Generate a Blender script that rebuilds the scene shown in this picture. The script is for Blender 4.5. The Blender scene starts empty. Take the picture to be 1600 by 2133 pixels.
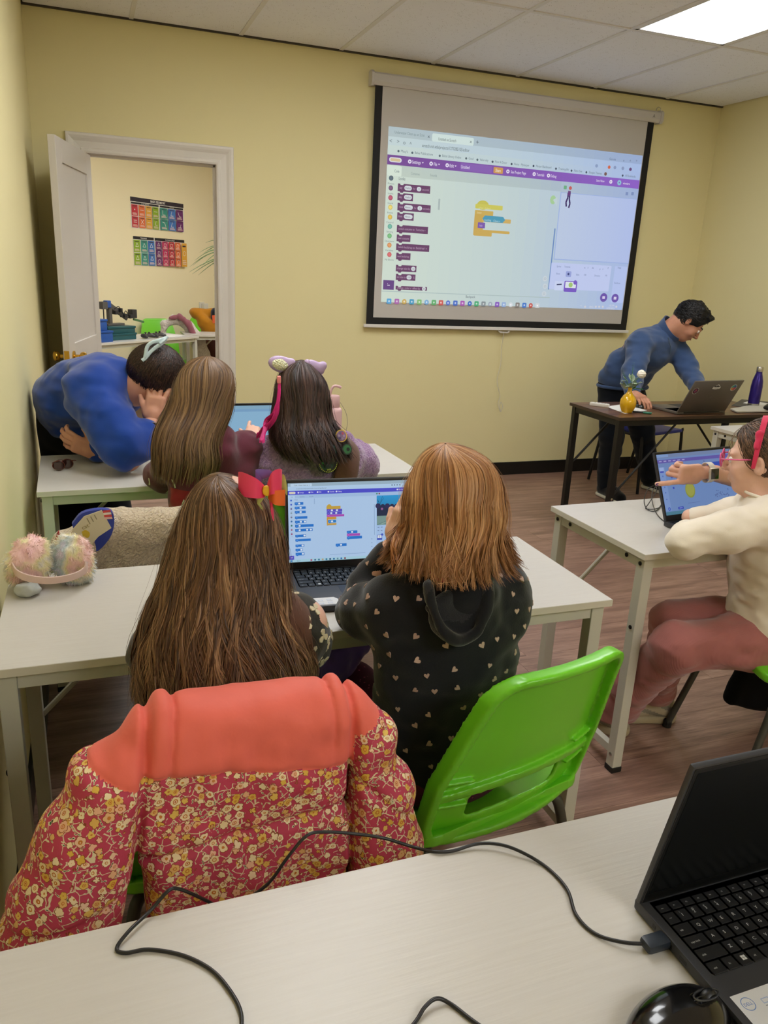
import bpy, bmesh, math, random
import numpy as np
from mathutils import Vector, Matrix
PI = math.pi
random.seed(7); rng = np.random.default_rng(7)
scene = bpy.context.scene
C = scene.collection

# ------------------------------------------------------------------ camera
FPX = 1618.86
YAW, PITCH, ROLL = 0.366, 0.3028, 0.0494
CAM = np.array([0.2364, 0.0, 1.482])
FW = np.array([math.sin(YAW)*math.cos(PITCH), math.cos(YAW)*math.cos(PITCH), -math.sin(PITCH)])
_rt = np.array([math.cos(YAW), -math.sin(YAW), 0.0]); _up = np.cross(_rt, FW)
RT = _rt*math.cos(ROLL)+_up*math.sin(ROLL); UP = -_rt*math.sin(ROLL)+_up*math.cos(ROLL)
cd = bpy.data.cameras.new('camera'); cam = bpy.data.objects.new('camera', cd); C.objects.link(cam)
cd.sensor_fit = 'HORIZONTAL'; cd.sensor_width = 36; cd.lens = FPX/1600*36; cd.clip_start = 0.02
cam.matrix_world = Matrix(((RT[0], UP[0], -FW[0], CAM[0]), (RT[1], UP[1], -FW[1], CAM[1]), (RT[2], UP[2], -FW[2], CAM[2]), (0, 0, 0, 1)))
scene.camera = cam
scene.view_settings.view_transform = 'Standard'; scene.view_settings.look = 'None'
scene.view_settings.exposure = 0.0; scene.view_settings.gamma = 1.0
scene.view_settings.use_curve_mapping = False
w = bpy.data.worlds.new('world'); scene.world = w; w.use_nodes = True
w.node_tree.nodes['Background'].inputs[0].default_value = (0.9, 0.9, 1, 1)
w.node_tree.nodes['Background'].inputs[1].default_value = 0.15
LIGHT = 11.3         # emission of the ceiling troffers

def ray(u, v): return FW*FPX + RT*(u-800) - UP*(v-1066.5)
def at(u, v, y): r = ray(u, v); return CAM + r*(y-CAM[1])/r[1]
def atz(u, v, z): r = ray(u, v); return CAM + r*(z-CAM[2])/r[2]
def atx(u, v, x): r = ray(u, v); return CAM + r*(x-CAM[0])/r[0]

# ------------------------------------------------------------------ helpers
def lin(h):
    h = h.lstrip('#'); o = []
    for i in (0, 2, 4):
        c = int(h[i:i+2], 16)/255; o.append(c/12.92 if c <= .04045 else ((c+.055)/1.055)**2.4)
    return tuple(o)
def L4(h): return lin(h)+(1,)

class NT:
    def __init__(s, m): s.t = m.node_tree; s.b = s.t.nodes['Principled BSDF']; s.out = s.t.nodes['Material Output']
    def n(s, typ, **k):
        nd = s.t.nodes.new(typ)
        for a, b in k.items():
            if a.startswith('i_'):
                key = a[2:]; key = int(key) if key.isdigit() else key.replace('_', ' ')
                if hasattr(b, 'bl_idname') or isinstance(b, bpy.types.NodeSocket): s.t.links.new(b, nd.inputs[key])
                else: nd.inputs[key].default_value = b
            else: setattr(nd, a, b)
        return nd
    def l(s, a, b): s.t.links.new(a, b)
    def math(s, op, a, b=None, c=None):
        nd = s.t.nodes.new('ShaderNodeMath'); nd.operation = op
        for i, x in enumerate((a, b, c)):
            if x is None: continue
            if isinstance(x, bpy.types.NodeSocket): s.t.links.new(x, nd.inputs[i])
            else: nd.inputs[i].default_value = x
        return nd.outputs[0]
    def mix(s, f, a, b, blend='MIX'):
        nd = s.t.nodes.new('ShaderNodeMix'); nd.data_type = 'RGBA'; nd.blend_type = blend
        for i, x in zip((0, 6, 7), (f, a, b)):
            if isinstance(x, bpy.types.NodeSocket): s.t.links.new(x, nd.inputs[i])
            elif isinstance(x, str): nd.inputs[i].default_value = L4(x)
            else: nd.inputs[i].default_value = x
        return nd.outputs[2]
    def coord(s, kind='Object', scale=(1, 1, 1), rot=(0, 0, 0)):
        t = s.n('ShaderNodeTexCoord'); m = s.n('ShaderNodeMapping'); s.l(t.outputs[kind], m.inputs[0])
        m.inputs['Scale'].default_value = scale; m.inputs['Rotation'].default_value = rot; return m.outputs[0]
    def noise(s, vec, scale, detail=3, rough=.5):
        nd = s.n('ShaderNodeTexNoise'); s.l(vec, nd.inputs['Vector']); nd.inputs['Scale'].default_value = scale
        nd.inputs['Detail'].default_value = detail; nd.inputs['Roughness'].default_value = rough; return nd.outputs[0]
    def vor(s, vec, scale, feature='F1', out='Distance', rnd=1):
        nd = s.n('ShaderNodeTexVoronoi'); nd.feature = feature; s.l(vec, nd.inputs['Vector']); nd.inputs['Scale'].default_value = scale
        nd.inputs['Randomness'].default_value = rnd; return nd.outputs[out]
    def ramp(s, f, stops):
        nd = s.t.nodes.new('ShaderNodeValToRGB'); s.l(f, nd.inputs[0]); e = nd.color_ramp.elements
        while len(e) < len(stops): e.new(.5)
        for i, (p, c) in enumerate(stops): e[i].position = p; e[i].color = L4(c) if isinstance(c, str) else c
        return nd.outputs[0]
    def bump(s, h, strength=.3, dist=.002, chain=None):
        nd = s.n('ShaderNodeBump'); s.l(h, nd.inputs['Height']); nd.inputs['Strength'].default_value = strength; nd.inputs['Distance'].default_value = dist
        if chain is not None: s.l(chain, nd.inputs['Normal'])
        s.l(nd.outputs[0], s.b.inputs['Normal']); return nd.outputs[0]
    def base(s, c): s.l(c, s.b.inputs['Base Color'])

MATS = {}
def mat(name, col='#808080', rough=.5, metal=0, **k):
    if name in MATS: return MATS[name]
    m = bpy.data.materials.new(name); m.use_nodes = True; b = m.node_tree.nodes['Principled BSDF']
    b.inputs['Base Color'].default_value = L4(col); b.inputs['Roughness'].default_value = rough; b.inputs['Metallic'].default_value = metal
    if 'spec' in k: b.inputs['Specular IOR Level'].default_value = k['spec']
    if 'sheen' in k: b.inputs['Sheen Weight'].default_value = k['sheen']
    if 'coat' in k: b.inputs['Coat Weight'].default_value = k['coat']
    if 'trans' in k: b.inputs['Transmission Weight'].default_value = k['trans']
    if 'sss' in k:
        b.inputs['Subsurface Weight'].default_value = k['sss']; b.inputs['Subsurface Scale'].default_value = .01
    nt = NT(m)
    nz = k.get('noise')       # (scale, amount) slight colour mottling
    if nz:
        v = nt.coord(); f = nt.noise(v, nz[0], 4); a = nz[1]
        c = np.array(lin(col)); nt.base(nt.ramp(f, [(.3, tuple(c*(1-a))+(1,)), (.7, tuple(np.minimum(c*(1+a), 1))+(1,))]))
    bp = k.get('bump')        # (kind, scale, strength, dist)
    if bp:
        v = nt.coord(); h = nt.noise(v, bp[1], 4) if bp[0] == 'noise' else nt.vor(v, bp[1])
        nt.bump(h, bp[2], bp[3])
    MATS[name] = m; return m
def vmat(name, rough=.5, attr='Col', emis=0, **k):     # colour from a colour attribute
    if name in MATS: return MATS[name]
    m = mat(name, '#ffffff', rough, **k); nt = NT(m); a = nt.n('ShaderNodeAttribute', attribute_name=attr)
    if emis:
        nt.l(a.outputs[0], nt.b.inputs['Emission Color']); nt.b.inputs['Emission Strength'].default_value = emis
        nt.b.inputs['Base Color'].default_value = (.02, .02, .02, 1); nt.b.inputs['Specular IOR Level'].default_value = .1
    else: nt.base(a.outputs[0])
    return m

def link(name, me, parent=None, m=None):
    o = bpy.data.objects.new(name, me); C.objects.link(o)
    if m is not None:
        for x in (m if isinstance(m, (list, tuple)) else [m]): me.materials.append(x)
    if parent is not None: o.parent = parent
    return o
def tag(o, label, cat, group=None):
    o['label'] = label; o['category'] = cat
    if group: o['group'] = group
    return o
def thing(name, label, cat, loc=(0, 0, 0), rz=0, group=None):
    o = bpy.data.objects.new(name, None); C.objects.link(o); o.location = loc; o.rotation_euler = (0, 0, rz)
    o.empty_display_size = .05
    return tag(o, label, cat, group)
def to_local(parent, o):      # o built in world coordinates, child of a moved Empty
    o.matrix_parent_inverse = Matrix.Translation(-Vector(parent.location)) if parent.rotation_euler.z == 0 else parent.matrix_basis.inverted()
    return o

class MB:
    """collects geometry of one mesh"""
    def __init__(s): s.v = []; s.f = []; s.c = []; s.mi = []; s.col = None; s.m = 0
    def add(s, vs, fs):
        b = len(s.v); s.v += [tuple(map(float, x)) for x in vs]
        for f in fs: s.f.append(tuple(b+i for i in f)); s.c.append(s.col); s.mi.append(s.m)
        return s
    def box(s, lo, hi, bev=0):
        x0, y0, z0 = lo; x1, y1, z1 = hi
        if bev <= 0:
            return s.add([(x0, y0, z0), (x1, y0, z0), (x1, y1, z0), (x0, y1, z0), (x0, y0, z1), (x1, y0, z1), (x1, y1, z1), (x0, y1, z1)],
                         [(0, 3, 2, 1), (4, 5, 6, 7), (0, 1, 5, 4), (1, 2, 6, 5), (2, 3, 7, 6), (3, 0, 4, 7)])
        bm = bmesh.new(); r = bmesh.ops.create_cube(bm, size=1)
        for v in bm.verts: v.co = Vector(((x0+x1)/2+v.co.x*(x1-x0), (y0+y1)/2+v.co.y*(y1-y0), (z0+z1)/2+v.co.z*(z1-z0)))
        bmesh.ops.bevel(bm, geom=bm.edges[:], offset=bev, segments=2, affect='EDGES', profile=.6)
        s.add([v.co[:] for v in bm.verts], [[v.index for v in f.verts] for f in bm.faces]) if not bm.verts.index_update() else 0
        bm.free(); return s
    def obox(s, c, half, R, bev=0):        # oriented box, R columns = axes
        b = MB().box([-h for h in half], half, bev); R = np.array(R); c = np.array(c)
        return s.add([tuple(c+R@np.array(p)) for p in b.v], b.f)
    def tube(s, pts, r, n=8, cap=True):
        P = [np.array(p, float) for p in pts]; rr = r if isinstance(r, (list, tuple, np.ndarray)) else [r]*len(P)
        up = np.array([0.0, 0, 1]); vs = []; prev = None
        for i, p in enumerate(P):
            t = P[min(i+1, len(P)-1)]-P[max(i-1, 0)]; t = t/(np.linalg.norm(t)+1e-12)
            if prev is None:
                a = np.cross(t, up); 
                if np.linalg.norm(a) < 1e-3: a = np.cross(t, [1, 0, 0])
            else: a = prev-t*(prev@t)
            a = a/(np.linalg.norm(a)+1e-12); prev = a; b = np.cross(t, a)
            for k in range(n):
                th = 2*PI*k/n; vs.append(p+rr[i]*(a*math.cos(th)+b*math.sin(th)))
        fs = [(i*n+k, i*n+(k+1) % n, (i+1)*n+(k+1) % n, (i+1)*n+k) for i in range(len(P)-1) for k in range(n)]
        if cap: fs += [tuple(range(n))[::-1], tuple((len(P)-1)*n+k for k in range(n))]
        return s.add(vs, fs)
    def sweep(s, pts, prof, up=(0, 0, 1), closed=True):   # prof: 2D points swept (a=side,b=up)
        P = [np.array(p, float) for p in pts]; vs = []; n = len(prof); up = np.array(up, float)
        for i, p in enumerate(P):
            t = P[min(i+1, len(P)-1)]-P[max(i-1, 0)]; t /= np.linalg.norm(t); a = np.cross(t, up); a /= np.linalg.norm(a); b = np.cross(a, t)
            for q in prof: vs.append(p+a*q[0]+b*q[1])
        fs = [(i*n+k, i*n+(k+1) % n, (i+1)*n+(k+1) % n, (i+1)*n+k) for i in range(len(P)-1) for k in range(n)]
        fs += [tuple(range(n))[::-1], tuple((len(P)-1)*n+k for k in range(n))]
        return s.add(vs, fs)
    def lathe(s, prof, n=28, c=(0, 0, 0), R=None):
        vs = []; m = len(prof); R = np.eye(3) if R is None else np.array(R); c = np.array(c)
        for r, z in prof:
            for k in range(n): th = 2*PI*k/n; vs.append(c+R@np.array([r*math.cos(th), r*math.sin(th), z]))
        fs = [(i*n+k, i*n+(k+1) % n, (i+1)*n+(k+1) % n, (i+1)*n+k) for i in range(m-1) for k in range(n)]
        fs += [tuple(range(n))[::-1], tuple((m-1)*n+k for k in range(n))]
        return s.add(vs, fs)
    def prism(s, poly, z0, z1):
        n = len(poly)
        return s.add([(x, y, z0) for x, y in poly]+[(x, y, z1) for x, y in poly],
                     [tuple(range(n))[::-1], tuple(range(n, 2*n))]+[(i, (i+1) % n, n+(i+1) % n, n+i) for i in range(n)])
    def build(s, name, m=None, parent=None, smooth=None, bevel=0):
        me = bpy.data.meshes.new(name); me.from_pydata(s.v, [], s.f); me.validate(clean_customdata=False)
        if any(c is not None for c in s.c) and len(me.polygons) == len(s.c):
            ca = me.color_attributes.new('Col', 'FLOAT_COLOR', 'CORNER'); arr = []
            for p, c in zip(me.polygons, s.c):
                c = lin(c) if isinstance(c, str) else (c or (1, 1, 1)); arr += (list(c[:3])+[1])*p.loop_total
            ca.data.foreach_set('color', arr)
        if len(me.polygons) == len(s.mi): me.polygons.foreach_set('material_index', s.mi)
        if smooth is not None:
            me.polygons.foreach_set('use_smooth', [True]*len(me.polygons))
            if smooth: me.set_sharp_from_angle(angle=math.radians(smooth))
        me.update(); o = link(name, me, parent, m)
        if bevel:
            md = o.modifiers.new('b', 'BEVEL'); md.width = bevel; md.segments = 2; md.limit_method = 'ANGLE'
        return o
def rrect(w, h, r, n=5, cx=0, cy=0):
    o = []
    for (sx, sy, a0) in ((1, 1, 0), (-1, 1, 90), (-1, -1, 180), (1, -1, 270)):
        for k in range(n+1):
            a = math.radians(a0+90*k/n); o.append((cx+sx*(w/2-r)+r*math.cos(a), cy+sy*(h/2-r)+r*math.sin(a)))
    return o
def bez(pts, n=12):           # Catmull-Rom through points
    P = [np.array(p, float) for p in pts]; P = [2*P[0]-P[1]]+P+[2*P[-1]-P[-2]]; o = []
    for i in range(1, len(P)-2):
        for k in range(n):
            t = k/n; a, b, c, d = P[i-1:i+3]
            o.append(.5*((2*b)+(c-a)*t+(2*a-5*b+4*c-d)*t*t+(3*b-a-3*c+d)*t**3))
    o.append(P[-2]); return o
def copy_tree(o, parent=None):
    c = o.copy(); C.objects.link(c); c.parent = parent
    if parent is not None: c.matrix_parent_inverse = o.matrix_parent_inverse.copy()
    for ch in list(o.children): copy_tree(ch, c)
    return c

# ---- text to polygons
_tc = {}
def text_poly(s, bold=0):
    if (s, bold) in _tc: return _tc[(s, bold)]
    cu = bpy.data.curves.new('t', 'FONT'); cu.body = s; cu.size = 1; cu.resolution_u = 2; cu.offset = bold
    o = bpy.data.objects.new('t', cu); C.objects.link(o); dg = bpy.context.evaluated_depsgraph_get(); dg.update()
    me = o.evaluated_get(dg).to_mesh(); vs = [(v.co.x, v.co.y) for v in me.vertices]; fs = [tuple(p.vertices) for p in me.polygons]
    bpy.data.objects.remove(o); bpy.data.curves.remove(cu)
    w = max([v[0] for v in vs], default=1); _tc[(s, bold)] = (vs, fs, w); return _tc[(s, bold)]
class Print:
    """flat print laid out on a plane: origin o, axes ux, uy (unit metres), normal n"""
    def __init__(s, o, ux, uy, n, step=.00006): s.o, s.ux, s.uy, s.n = map(lambda q: np.array(q, float), (o, ux, uy, n)); s.mb = MB(); s.z = 0; s.step = step
    def p(s, x, y): return s.o+s.ux*x+s.uy*y+s.n*s.z
    def poly(s, pts, col): s.z += s.step; s.mb.col = col; s.mb.add([s.p(x, y) for x, y in pts], [tuple(range(len(pts)))]); return s
    def rect(s, x0, y0, x1, y1, col, r=0):
        if r: return s.poly(rrect(abs(x1-x0), abs(y1-y0), min(r, abs(x1-x0)/2.01, abs(y1-y0)/2.01), 3, (x0+x1)/2, (y0+y1)/2), col)
        return s.poly([(x0, y0), (x1, y0), (x1, y1), (x0, y1)], col)
    def circ(s, x, y, r, col, n=14, ry=None): return s.poly([(x+r*math.cos(2*PI*k/n), y+(ry or r)*math.sin(2*PI*k/n)) for k in range(n)], col)
    def line(s, x0, y0, x1, y1, w, col):
        d = np.array([x1-x0, y1-y0]); d = d/np.linalg.norm(d)*w/2; return s.poly([(x0-d[1], y0+d[0]), (x1-d[1], y1+d[0]), (x1+d[1], y1-d[0]), (x0+d[1], y0-d[0])][::-1], col)
    def text(s, t, x, y, h, col, width=None, bold=0.0, center=False):
        vs, fs, w = text_poly(t, bold); k = h/.7; kx = k if width is None else width/w
        if center: x -= w*kx/2
        s.z += s.step; s.mb.col = col; s.mb.add([s.p(x+a*kx, y+b*k) for a, b in vs], fs); return s
    def build(s, name, m, parent=None): return s.mb.build(name, m, parent)

# ------------------------------------------------------------------ signed distance sculpting -> quad mesh
class Sdf:
    def __init__(s, lo, hi, h):
        s.lo = np.array(lo, float); s.h = h; s.n = np.maximum(np.ceil((np.array(hi)-s.lo)/h).astype(int)+1, 4)
        s.F = np.full(s.n, 10.0, np.float32)
        s.ax = [(s.lo[i]+h*np.arange(s.n[i])).astype(np.float32) for i in range(3)]
    def sl(s, lo, hi):
        a = np.clip(np.floor((np.array(lo)-s.lo)/s.h).astype(int), 0, s.n-1); b = np.clip(np.ceil((np.array(hi)-s.lo)/s.h).astype(int)+1, 1, s.n)
        return tuple(slice(int(x), int(max(y, x+1))) for x, y in zip(a, b))
    def grid(s, q): return s.ax[0][q[0]][:, None, None], s.ax[1][q[1]][None, :, None], s.ax[2][q[2]][None, None, :]
    def comb(s, q, d, k, op):
        F = s.F[q]
        if op == '+': 
            if k <= 0: F = np.minimum(F, d)
            else: hh = np.clip(.5+.5*(F-d)/k, 0, 1); F = F*(1-hh)+d*hh-k*hh*(1-hh)
        elif op == '-':
            if k <= 0: F = np.maximum(F, -d)
            else: hh = np.clip(.5-.5*(F+d)/k, 0, 1); F = F*(1-hh)+(-d)*hh+k*hh*(1-hh)
        s.F[q] = F
    def cap(s, a, b, ra, rb=None, k=.02, op='+'):
        a = np.array(a, float); b = np.array(b, float); rb = ra if rb is None else rb; m = max(ra, rb)+k+3*s.h
        q = s.sl(np.minimum(a, b)-m, np.maximum(a, b)+m); X, Y, Z = s.grid(q); d = b-a; L = max(d@d, 1e-9)
        t = np.clip(((X-a[0])*d[0]+(Y-a[1])*d[1]+(Z-a[2])*d[2])/L, 0, 1)
        D = np.sqrt((X-a[0]-t*d[0])**2+(Y-a[1]-t*d[1])**2+(Z-a[2]-t*d[2])**2)-(ra+(rb-ra)*t); s.comb(q, D, k, op); return s
    def chain(s, pts, rs, k=.02, op='+'):
        for i in range(len(pts)-1): s.cap(pts[i], pts[i+1], rs[i], rs[i+1], k, op)
        return s
    def ell(s, c, r, R=None, k=.02, op='+'):
        c = np.array(c, float); r = np.array(r, float); m = max(r)+k+3*s.h; q = s.sl(c-m, c+m); X, Y, Z = s.grid(q)
        R = np.eye(3) if R is None else np.array(R); X = X-c[0]; Y = Y-c[1]; Z = Z-c[2]
        l = [X*R[0, i]+Y*R[1, i]+Z*R[2, i] for i in range(3)]
        k0 = np.sqrt(sum((l[i]/r[i])**2 for i in range(3))); k1 = np.sqrt(sum((l[i]/r[i]**2)**2 for i in range(3)))+1e-9
        s.comb(q, k0*(k0-1)/k1, k, op); return s
    def rbox(s, c, half, R=None, rad=.01, k=.01, op='+'):
        c = np.array(c, float); hf = np.array(half, float)-rad; m = np.linalg.norm(half)+k+3*s.h; q = s.sl(c-m, c+m); X, Y, Z = s.grid(q)
        R = np.eye(3) if R is None else np.array(R); X = X-c[0]; Y = Y-c[1]; Z = Z-c[2]
        l = [np.abs(X*R[0, i]+Y*R[1, i]+Z*R[2, i])-hf[i] for i in range(3)]
        D = np.sqrt(sum(np.maximum(v, 0)**2 for v in l))+np.minimum(np.maximum(np.maximum(l[0], l[1]), l[2]), 0)-rad; s.comb(q, D, k, op); return s
    def fn(s, lo, hi, f, k=0, op='+'):
        q = s.sl(lo, hi); X, Y, Z = s.grid(q); s.comb(q, f(X, Y, Z), k, op); return s
    def cut(s, p, n, lo=None, hi=None):   # keep the side the normal points away from
        p = np.array(p, float); n = np.array(n, float); n /= np.linalg.norm(n)
        q = s.sl(s.lo if lo is None else lo, s.lo+s.n*s.h if hi is None else hi); X, Y, Z = s.grid(q)
        s.F[q] = np.maximum(s.F[q], (X-p[0])*n[0]+(Y-p[1])*n[1]+(Z-p[2])*n[2]); return s
    def noise(s, amp, size, seed=0):      # size scalar or 3-vector of feature lengths
        r = np.random.default_rng(seed); size = np.ones(3)*size; W = []
        dims = []
        for i in range(3):
            t = s.h*np.arange(s.n[i])/size[i]; n = int(t[-1])+3; dims.append(n); k = t.astype(int); f = t-k; f = f*f*(3-2*f)
            M = np.zeros((s.n[i], n), np.float32); M[np.arange(s.n[i]), k] = 1-f; M[np.arange(s.n[i]), k+1] += f; W.append(M)
        Lt = r.uniform(-1, 1, dims).astype(np.float32)
        T = np.tensordot(W[0], Lt, (1, 0)); T = np.tensordot(T, W[1], (1, 1)); T = np.tensordot(T, W[2], (1, 1))
        s.F += amp*T; return s
    def mesh(s):
        F = s.F; n = s.n
        pad = np.full(n+2, .5, np.float32); pad[1:-1, 1:-1, 1:-1] = F; F = pad; n = n+2; lo = s.lo-s.h
        I = F < 0; cnt = np.zeros(n-1, np.int8); A = (slice(0, -1), slice(1, None))
        for a in (0, 1):
            for b in (0, 1):
                for c in (0, 1): cnt += I[A[a], A[b], A[c]]
        act = (cnt > 0) & (cnt < 8); idx = np.argwhere(act); N = len(idx); ids = np.full(n-1, -1, np.int32); ids[act] = np.arange(N)
        S = np.zeros((N, 3)); W = np.zeros(N)
        for axis in range(3):
            o1, o2 = [x for x in range(3) if x != axis]
            for p in (0, 1):
                for q in (0, 1):
                    a = idx.copy(); a[:, o1] += p; a[:, o2] += q; b = a.copy(); b[:, axis] += 1
                    fa = F[a[:, 0], a[:, 1], a[:, 2]]; fb = F[b[:, 0], b[:, 1], b[:, 2]]; m = (fa < 0) != (fb < 0)
                    t = np.where(m, fa/(fa-fb+1e-12), 0); P = a.astype(float); P[:, axis] += t; S[m] += P[m]; W[m] += 1
        V = lo+s.h*(S/W[:, None]); Q = []
        for axis in range(3):
            o1, o2 = [(1, 2), (2, 0), (0, 1)][axis]
            sa = [slice(None)]*3; sb = [slice(None)]*3; sa[axis] = slice(0, -1); sb[axis] = slice(1, None)
            ch = I[tuple(sa)] != I[tuple(sb)]; e = np.argwhere(ch); e = e[(e[:, o1] > 0) & (e[:, o2] > 0) & (e[:, o1] < n[o1]-1) & (e[:, o2] < n[o2]-1)]
            ins = I[e[:, 0], e[:, 1], e[:, 2]]
            def g(d1, d2):
                a = e.copy(); a[:, o1] -= d1; a[:, o2] -= d2; return ids[a[:, 0], a[:, 1], a[:, 2]]
            q = np.stack([g(1, 1), g(0, 1), g(0, 0), g(1, 0)], 1); q[~ins] = q[~ins][:, ::-1]; Q.append(q)
        Q = np.concatenate(Q); Q = Q[(Q >= 0).all(1)]
        return V, Q
def relax(V, Q, it=1, lam=.5):
    E = np.concatenate([Q[:, [0, 1]], Q[:, [1, 2]], Q[:, [2, 3]], Q[:, [3, 0]]]); n = len(V)
    for _ in range(it):
        S = np.zeros_like(V); c = np.zeros(n)
        for a, b in ((0, 1), (1, 0)):
            for i in range(3): S[:, i] += np.bincount(E[:, a], V[E[:, b], i], n)
            c += np.bincount(E[:, a], minlength=n)
        V = V+lam*(S/np.maximum(c, 1)[:, None]-V)
    return V
def build_vq(name, V, Q, m, parent=None, matfn=None, colfn=None):
    me = bpy.data.meshes.new(name); me.vertices.add(len(V)); me.vertices.foreach_set('co', V.astype(np.float32).ravel())
    me.loops.add(Q.size); me.loops.foreach_set('vertex_index', Q.ravel().astype(np.int32)); me.polygons.add(len(Q))
    me.polygons.foreach_set('loop_start', np.arange(0, Q.size, 4, dtype=np.int32)); me.polygons.foreach_set('use_smooth', np.ones(len(Q), bool))
    if matfn is not None: me.polygons.foreach_set('material_index', matfn(V[Q].mean(1)).astype(np.int32))
    if colfn is not None:
        c = np.ones((len(V), 4), np.float32); c[:, :3] = colfn(V); a = me.color_attributes.new('Col', 'FLOAT_COLOR', 'POINT'); a.data.foreach_set('color', c.ravel())
    me.update(); me.validate(); o = link(name, me, parent, m)
    if parent is not None: to_local(parent, o)
    return o
def sculpt(name, sdfs, m, parent=None, matfn=None, colfn=None, it=2):
    if not isinstance(sdfs, (list, tuple)): sdfs = [sdfs]
    Vs, Qs, b = [], [], 0
    for s in sdfs:
        V, Q = s.mesh(); V = relax(V, Q, it, .5); Vs.append(V); Qs.append(Q+b); b += len(V)
    return build_vq(name, np.concatenate(Vs), np.concatenate(Qs), m, parent, matfn, colfn)
# ================================================================== MATERIALS OF THE ROOM
D, H, W = 5.16, 2.74, 4.73
YB = -2.6
def m_wall(name, col):
    m = mat(name, col, .75, spec=.2); nt = NT(m); v = nt.coord(); nt.bump(nt.noise(v, 140, 3), .12, .001); return m
WALL = m_wall('wall_paint', '#e6dba9'); WALL2 = m_wall('wall_paint_far', '#f4e6c0')
TRIM = mat('trim_paint', '#dcd6ce', .4); DOORP = mat('door_paint', '#d3cdc6', .42)
BLACKB = mat('baseboard_black', '#0c0c0d', .4)
BRASS = mat('brass', '#c9a045', .22, 1)
mt = mat('ceiling_tile', '#d7d4d2', .9, spec=.1); nt = NT(mt); v = nt.coord()
p1_ = nt.vor(v, 130); s1 = nt.math('LESS_THAN', p1_, .22); n1 = nt.math('GREATER_THAN', nt.noise(v, 45, 2), .56); sp = nt.math('MULTIPLY', s1, n1)
nt.base(nt.mix(sp, '#f2f3fb', '#a8a5a4')); nt.bump(nt.noise(v, 220, 2), .25, .001); TILE = mt
TEE = mat('ceiling_grid', '#e2e0e0', .5)
EMI = bpy.data.materials.new('troffer_glow'); EMI.use_nodes = True; b_ = EMI.node_tree.nodes['Principled BSDF']
b_.inputs['Emission Color'].default_value = (.97, .985, 1, 1); b_.inputs['Emission Strength'].default_value = LIGHT
# floor planks: wood colour per plank
mf = mat('plank_wood', '#6a4a3a', .38); nt = NT(mf); v = nt.coord('Object', (1, 1, 1)); oi = nt.n('ShaderNodeObjectInfo'); geo = nt.n('ShaderNodeNewGeometry')
vm = nt.n('ShaderNodeVectorMath', operation='ADD'); nt.l(geo.outputs['Position'], vm.inputs[0]); cx_ = nt.n('ShaderNodeCombineXYZ'); nt.l(nt.math('MULTIPLY', oi.outputs['Random'], 37.0), cx_.inputs[0]); nt.l(nt.math('MULTIPLY', oi.outputs['Random'], 11.0), cx_.inputs[2]); nt.l(cx_.outputs[0], vm.inputs[1])
mp = nt.n('ShaderNodeMapping'); nt.l(vm.outputs[0], mp.inputs[0]); mp.inputs['Scale'].default_value = (1.6, 12, 6)
g1 = nt.noise(mp.outputs[0], 2.0, 6, .6); mp2 = nt.n('ShaderNodeMapping'); nt.l(vm.outputs[0], mp2.inputs[0]); mp2.inputs['Scale'].default_value = (4, 90, 10)
g2 = nt.noise(mp2.outputs[0], 2.5, 3, .6)
c1 = nt.ramp(g1, [(.3, '#7a5c4e'), (.47, '#9c7a6a'), (.6, '#b38f7d'), (.75, '#c2a28e')]); c2 = nt.ramp(g2, [(.3, '#8a8078'), (.7, '#ffffff')])
c3 = nt.mix(.55, c1, c2, 'MULTIPLY'); c4 = nt.mix(nt.math('MULTIPLY', oi.outputs['Random'], .45), c3, '#8a6a5e'); nt.base(c4)
nt.bump(g2, .15, .001); PLANK = mf
GAP = mat('floor_gap', '#3a2a24', .8)

def structure(o): o['kind'] = 'structure'; return o
def bw(mb, name, m, parent, **k):
    o = mb.build(name, m, parent, **k)
    if parent is not None: to_local(parent, o)
    return o
# ================================================================== ROOM SHELL
DX0, DX1, DZ = 0.277, 1.016, 2.035
mb = MB()
mb.box((-.12, D, 0), (DX0-.012, D+.12, H+.1)); mb.box((DX0-.012, D, DZ+.012), (DX1+.012, D+.12, H+.1)); mb.box((DX1+.012, D, 0), (W+.12, D+.12, H+.1))
structure(mb.build('wall_front', WALL))
structure(MB().box((-.12, YB, 0), (0, D, H+.1)).build('wall_left', WALL))
structure(MB().box((W, YB, 0), (W+.12, D, H+.1)).build('wall_right', WALL))
structure(MB().box((-.12, YB-.12, 0), (W+.12, YB, H+.1)).build('wall_back', WALL))
fl = structure(MB().box((-.12, YB, -.06), (W+.12, D+.12, -.012)).build('floor', GAP))
# planks, each its own part
rows = int((D-YB)/.18)+1; pcache = {}
for r in range(rows):
    y1 = D-.18*r; y0 = max(y1-.18, YB); x = -rng.uniform(0, 1.2)
    while x < W:
        xa, xb = max(x, 0), min(x+1.22, W); x += 1.22
        if xb-xa < .02 or y1-y0 < .02: continue
        key = (round(xb-xa, 3), round(y1-y0, 3))
        if key not in pcache:
            o = MB().box((0, 0, -.012), (key[0]-.0010, key[1]-.0010, 0), 0).build('plank', PLANK, fl); pcache[key] = o.data
        else: o = link('plank', pcache[key], fl)
        o.location = (xa, y0, 0)
bb = lambda a, b: MB().box(a, b, .003)
structure(bb((DX1+.11, D-.012, 0), (W, D, .10)).build('baseboard_front', BLACKB)); structure(bb((0, D-.012, 0), (DX0-.15, D, .10)).build('baseboard_front_short', BLACKB))
structure(bb((0, YB, 0), (.012, D-.012, .10)).build('baseboard_left', BLACKB)); structure(bb((W-.012, YB, 0), (W, D-.012, .10)).build('baseboard_right', BLACKB))
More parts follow.
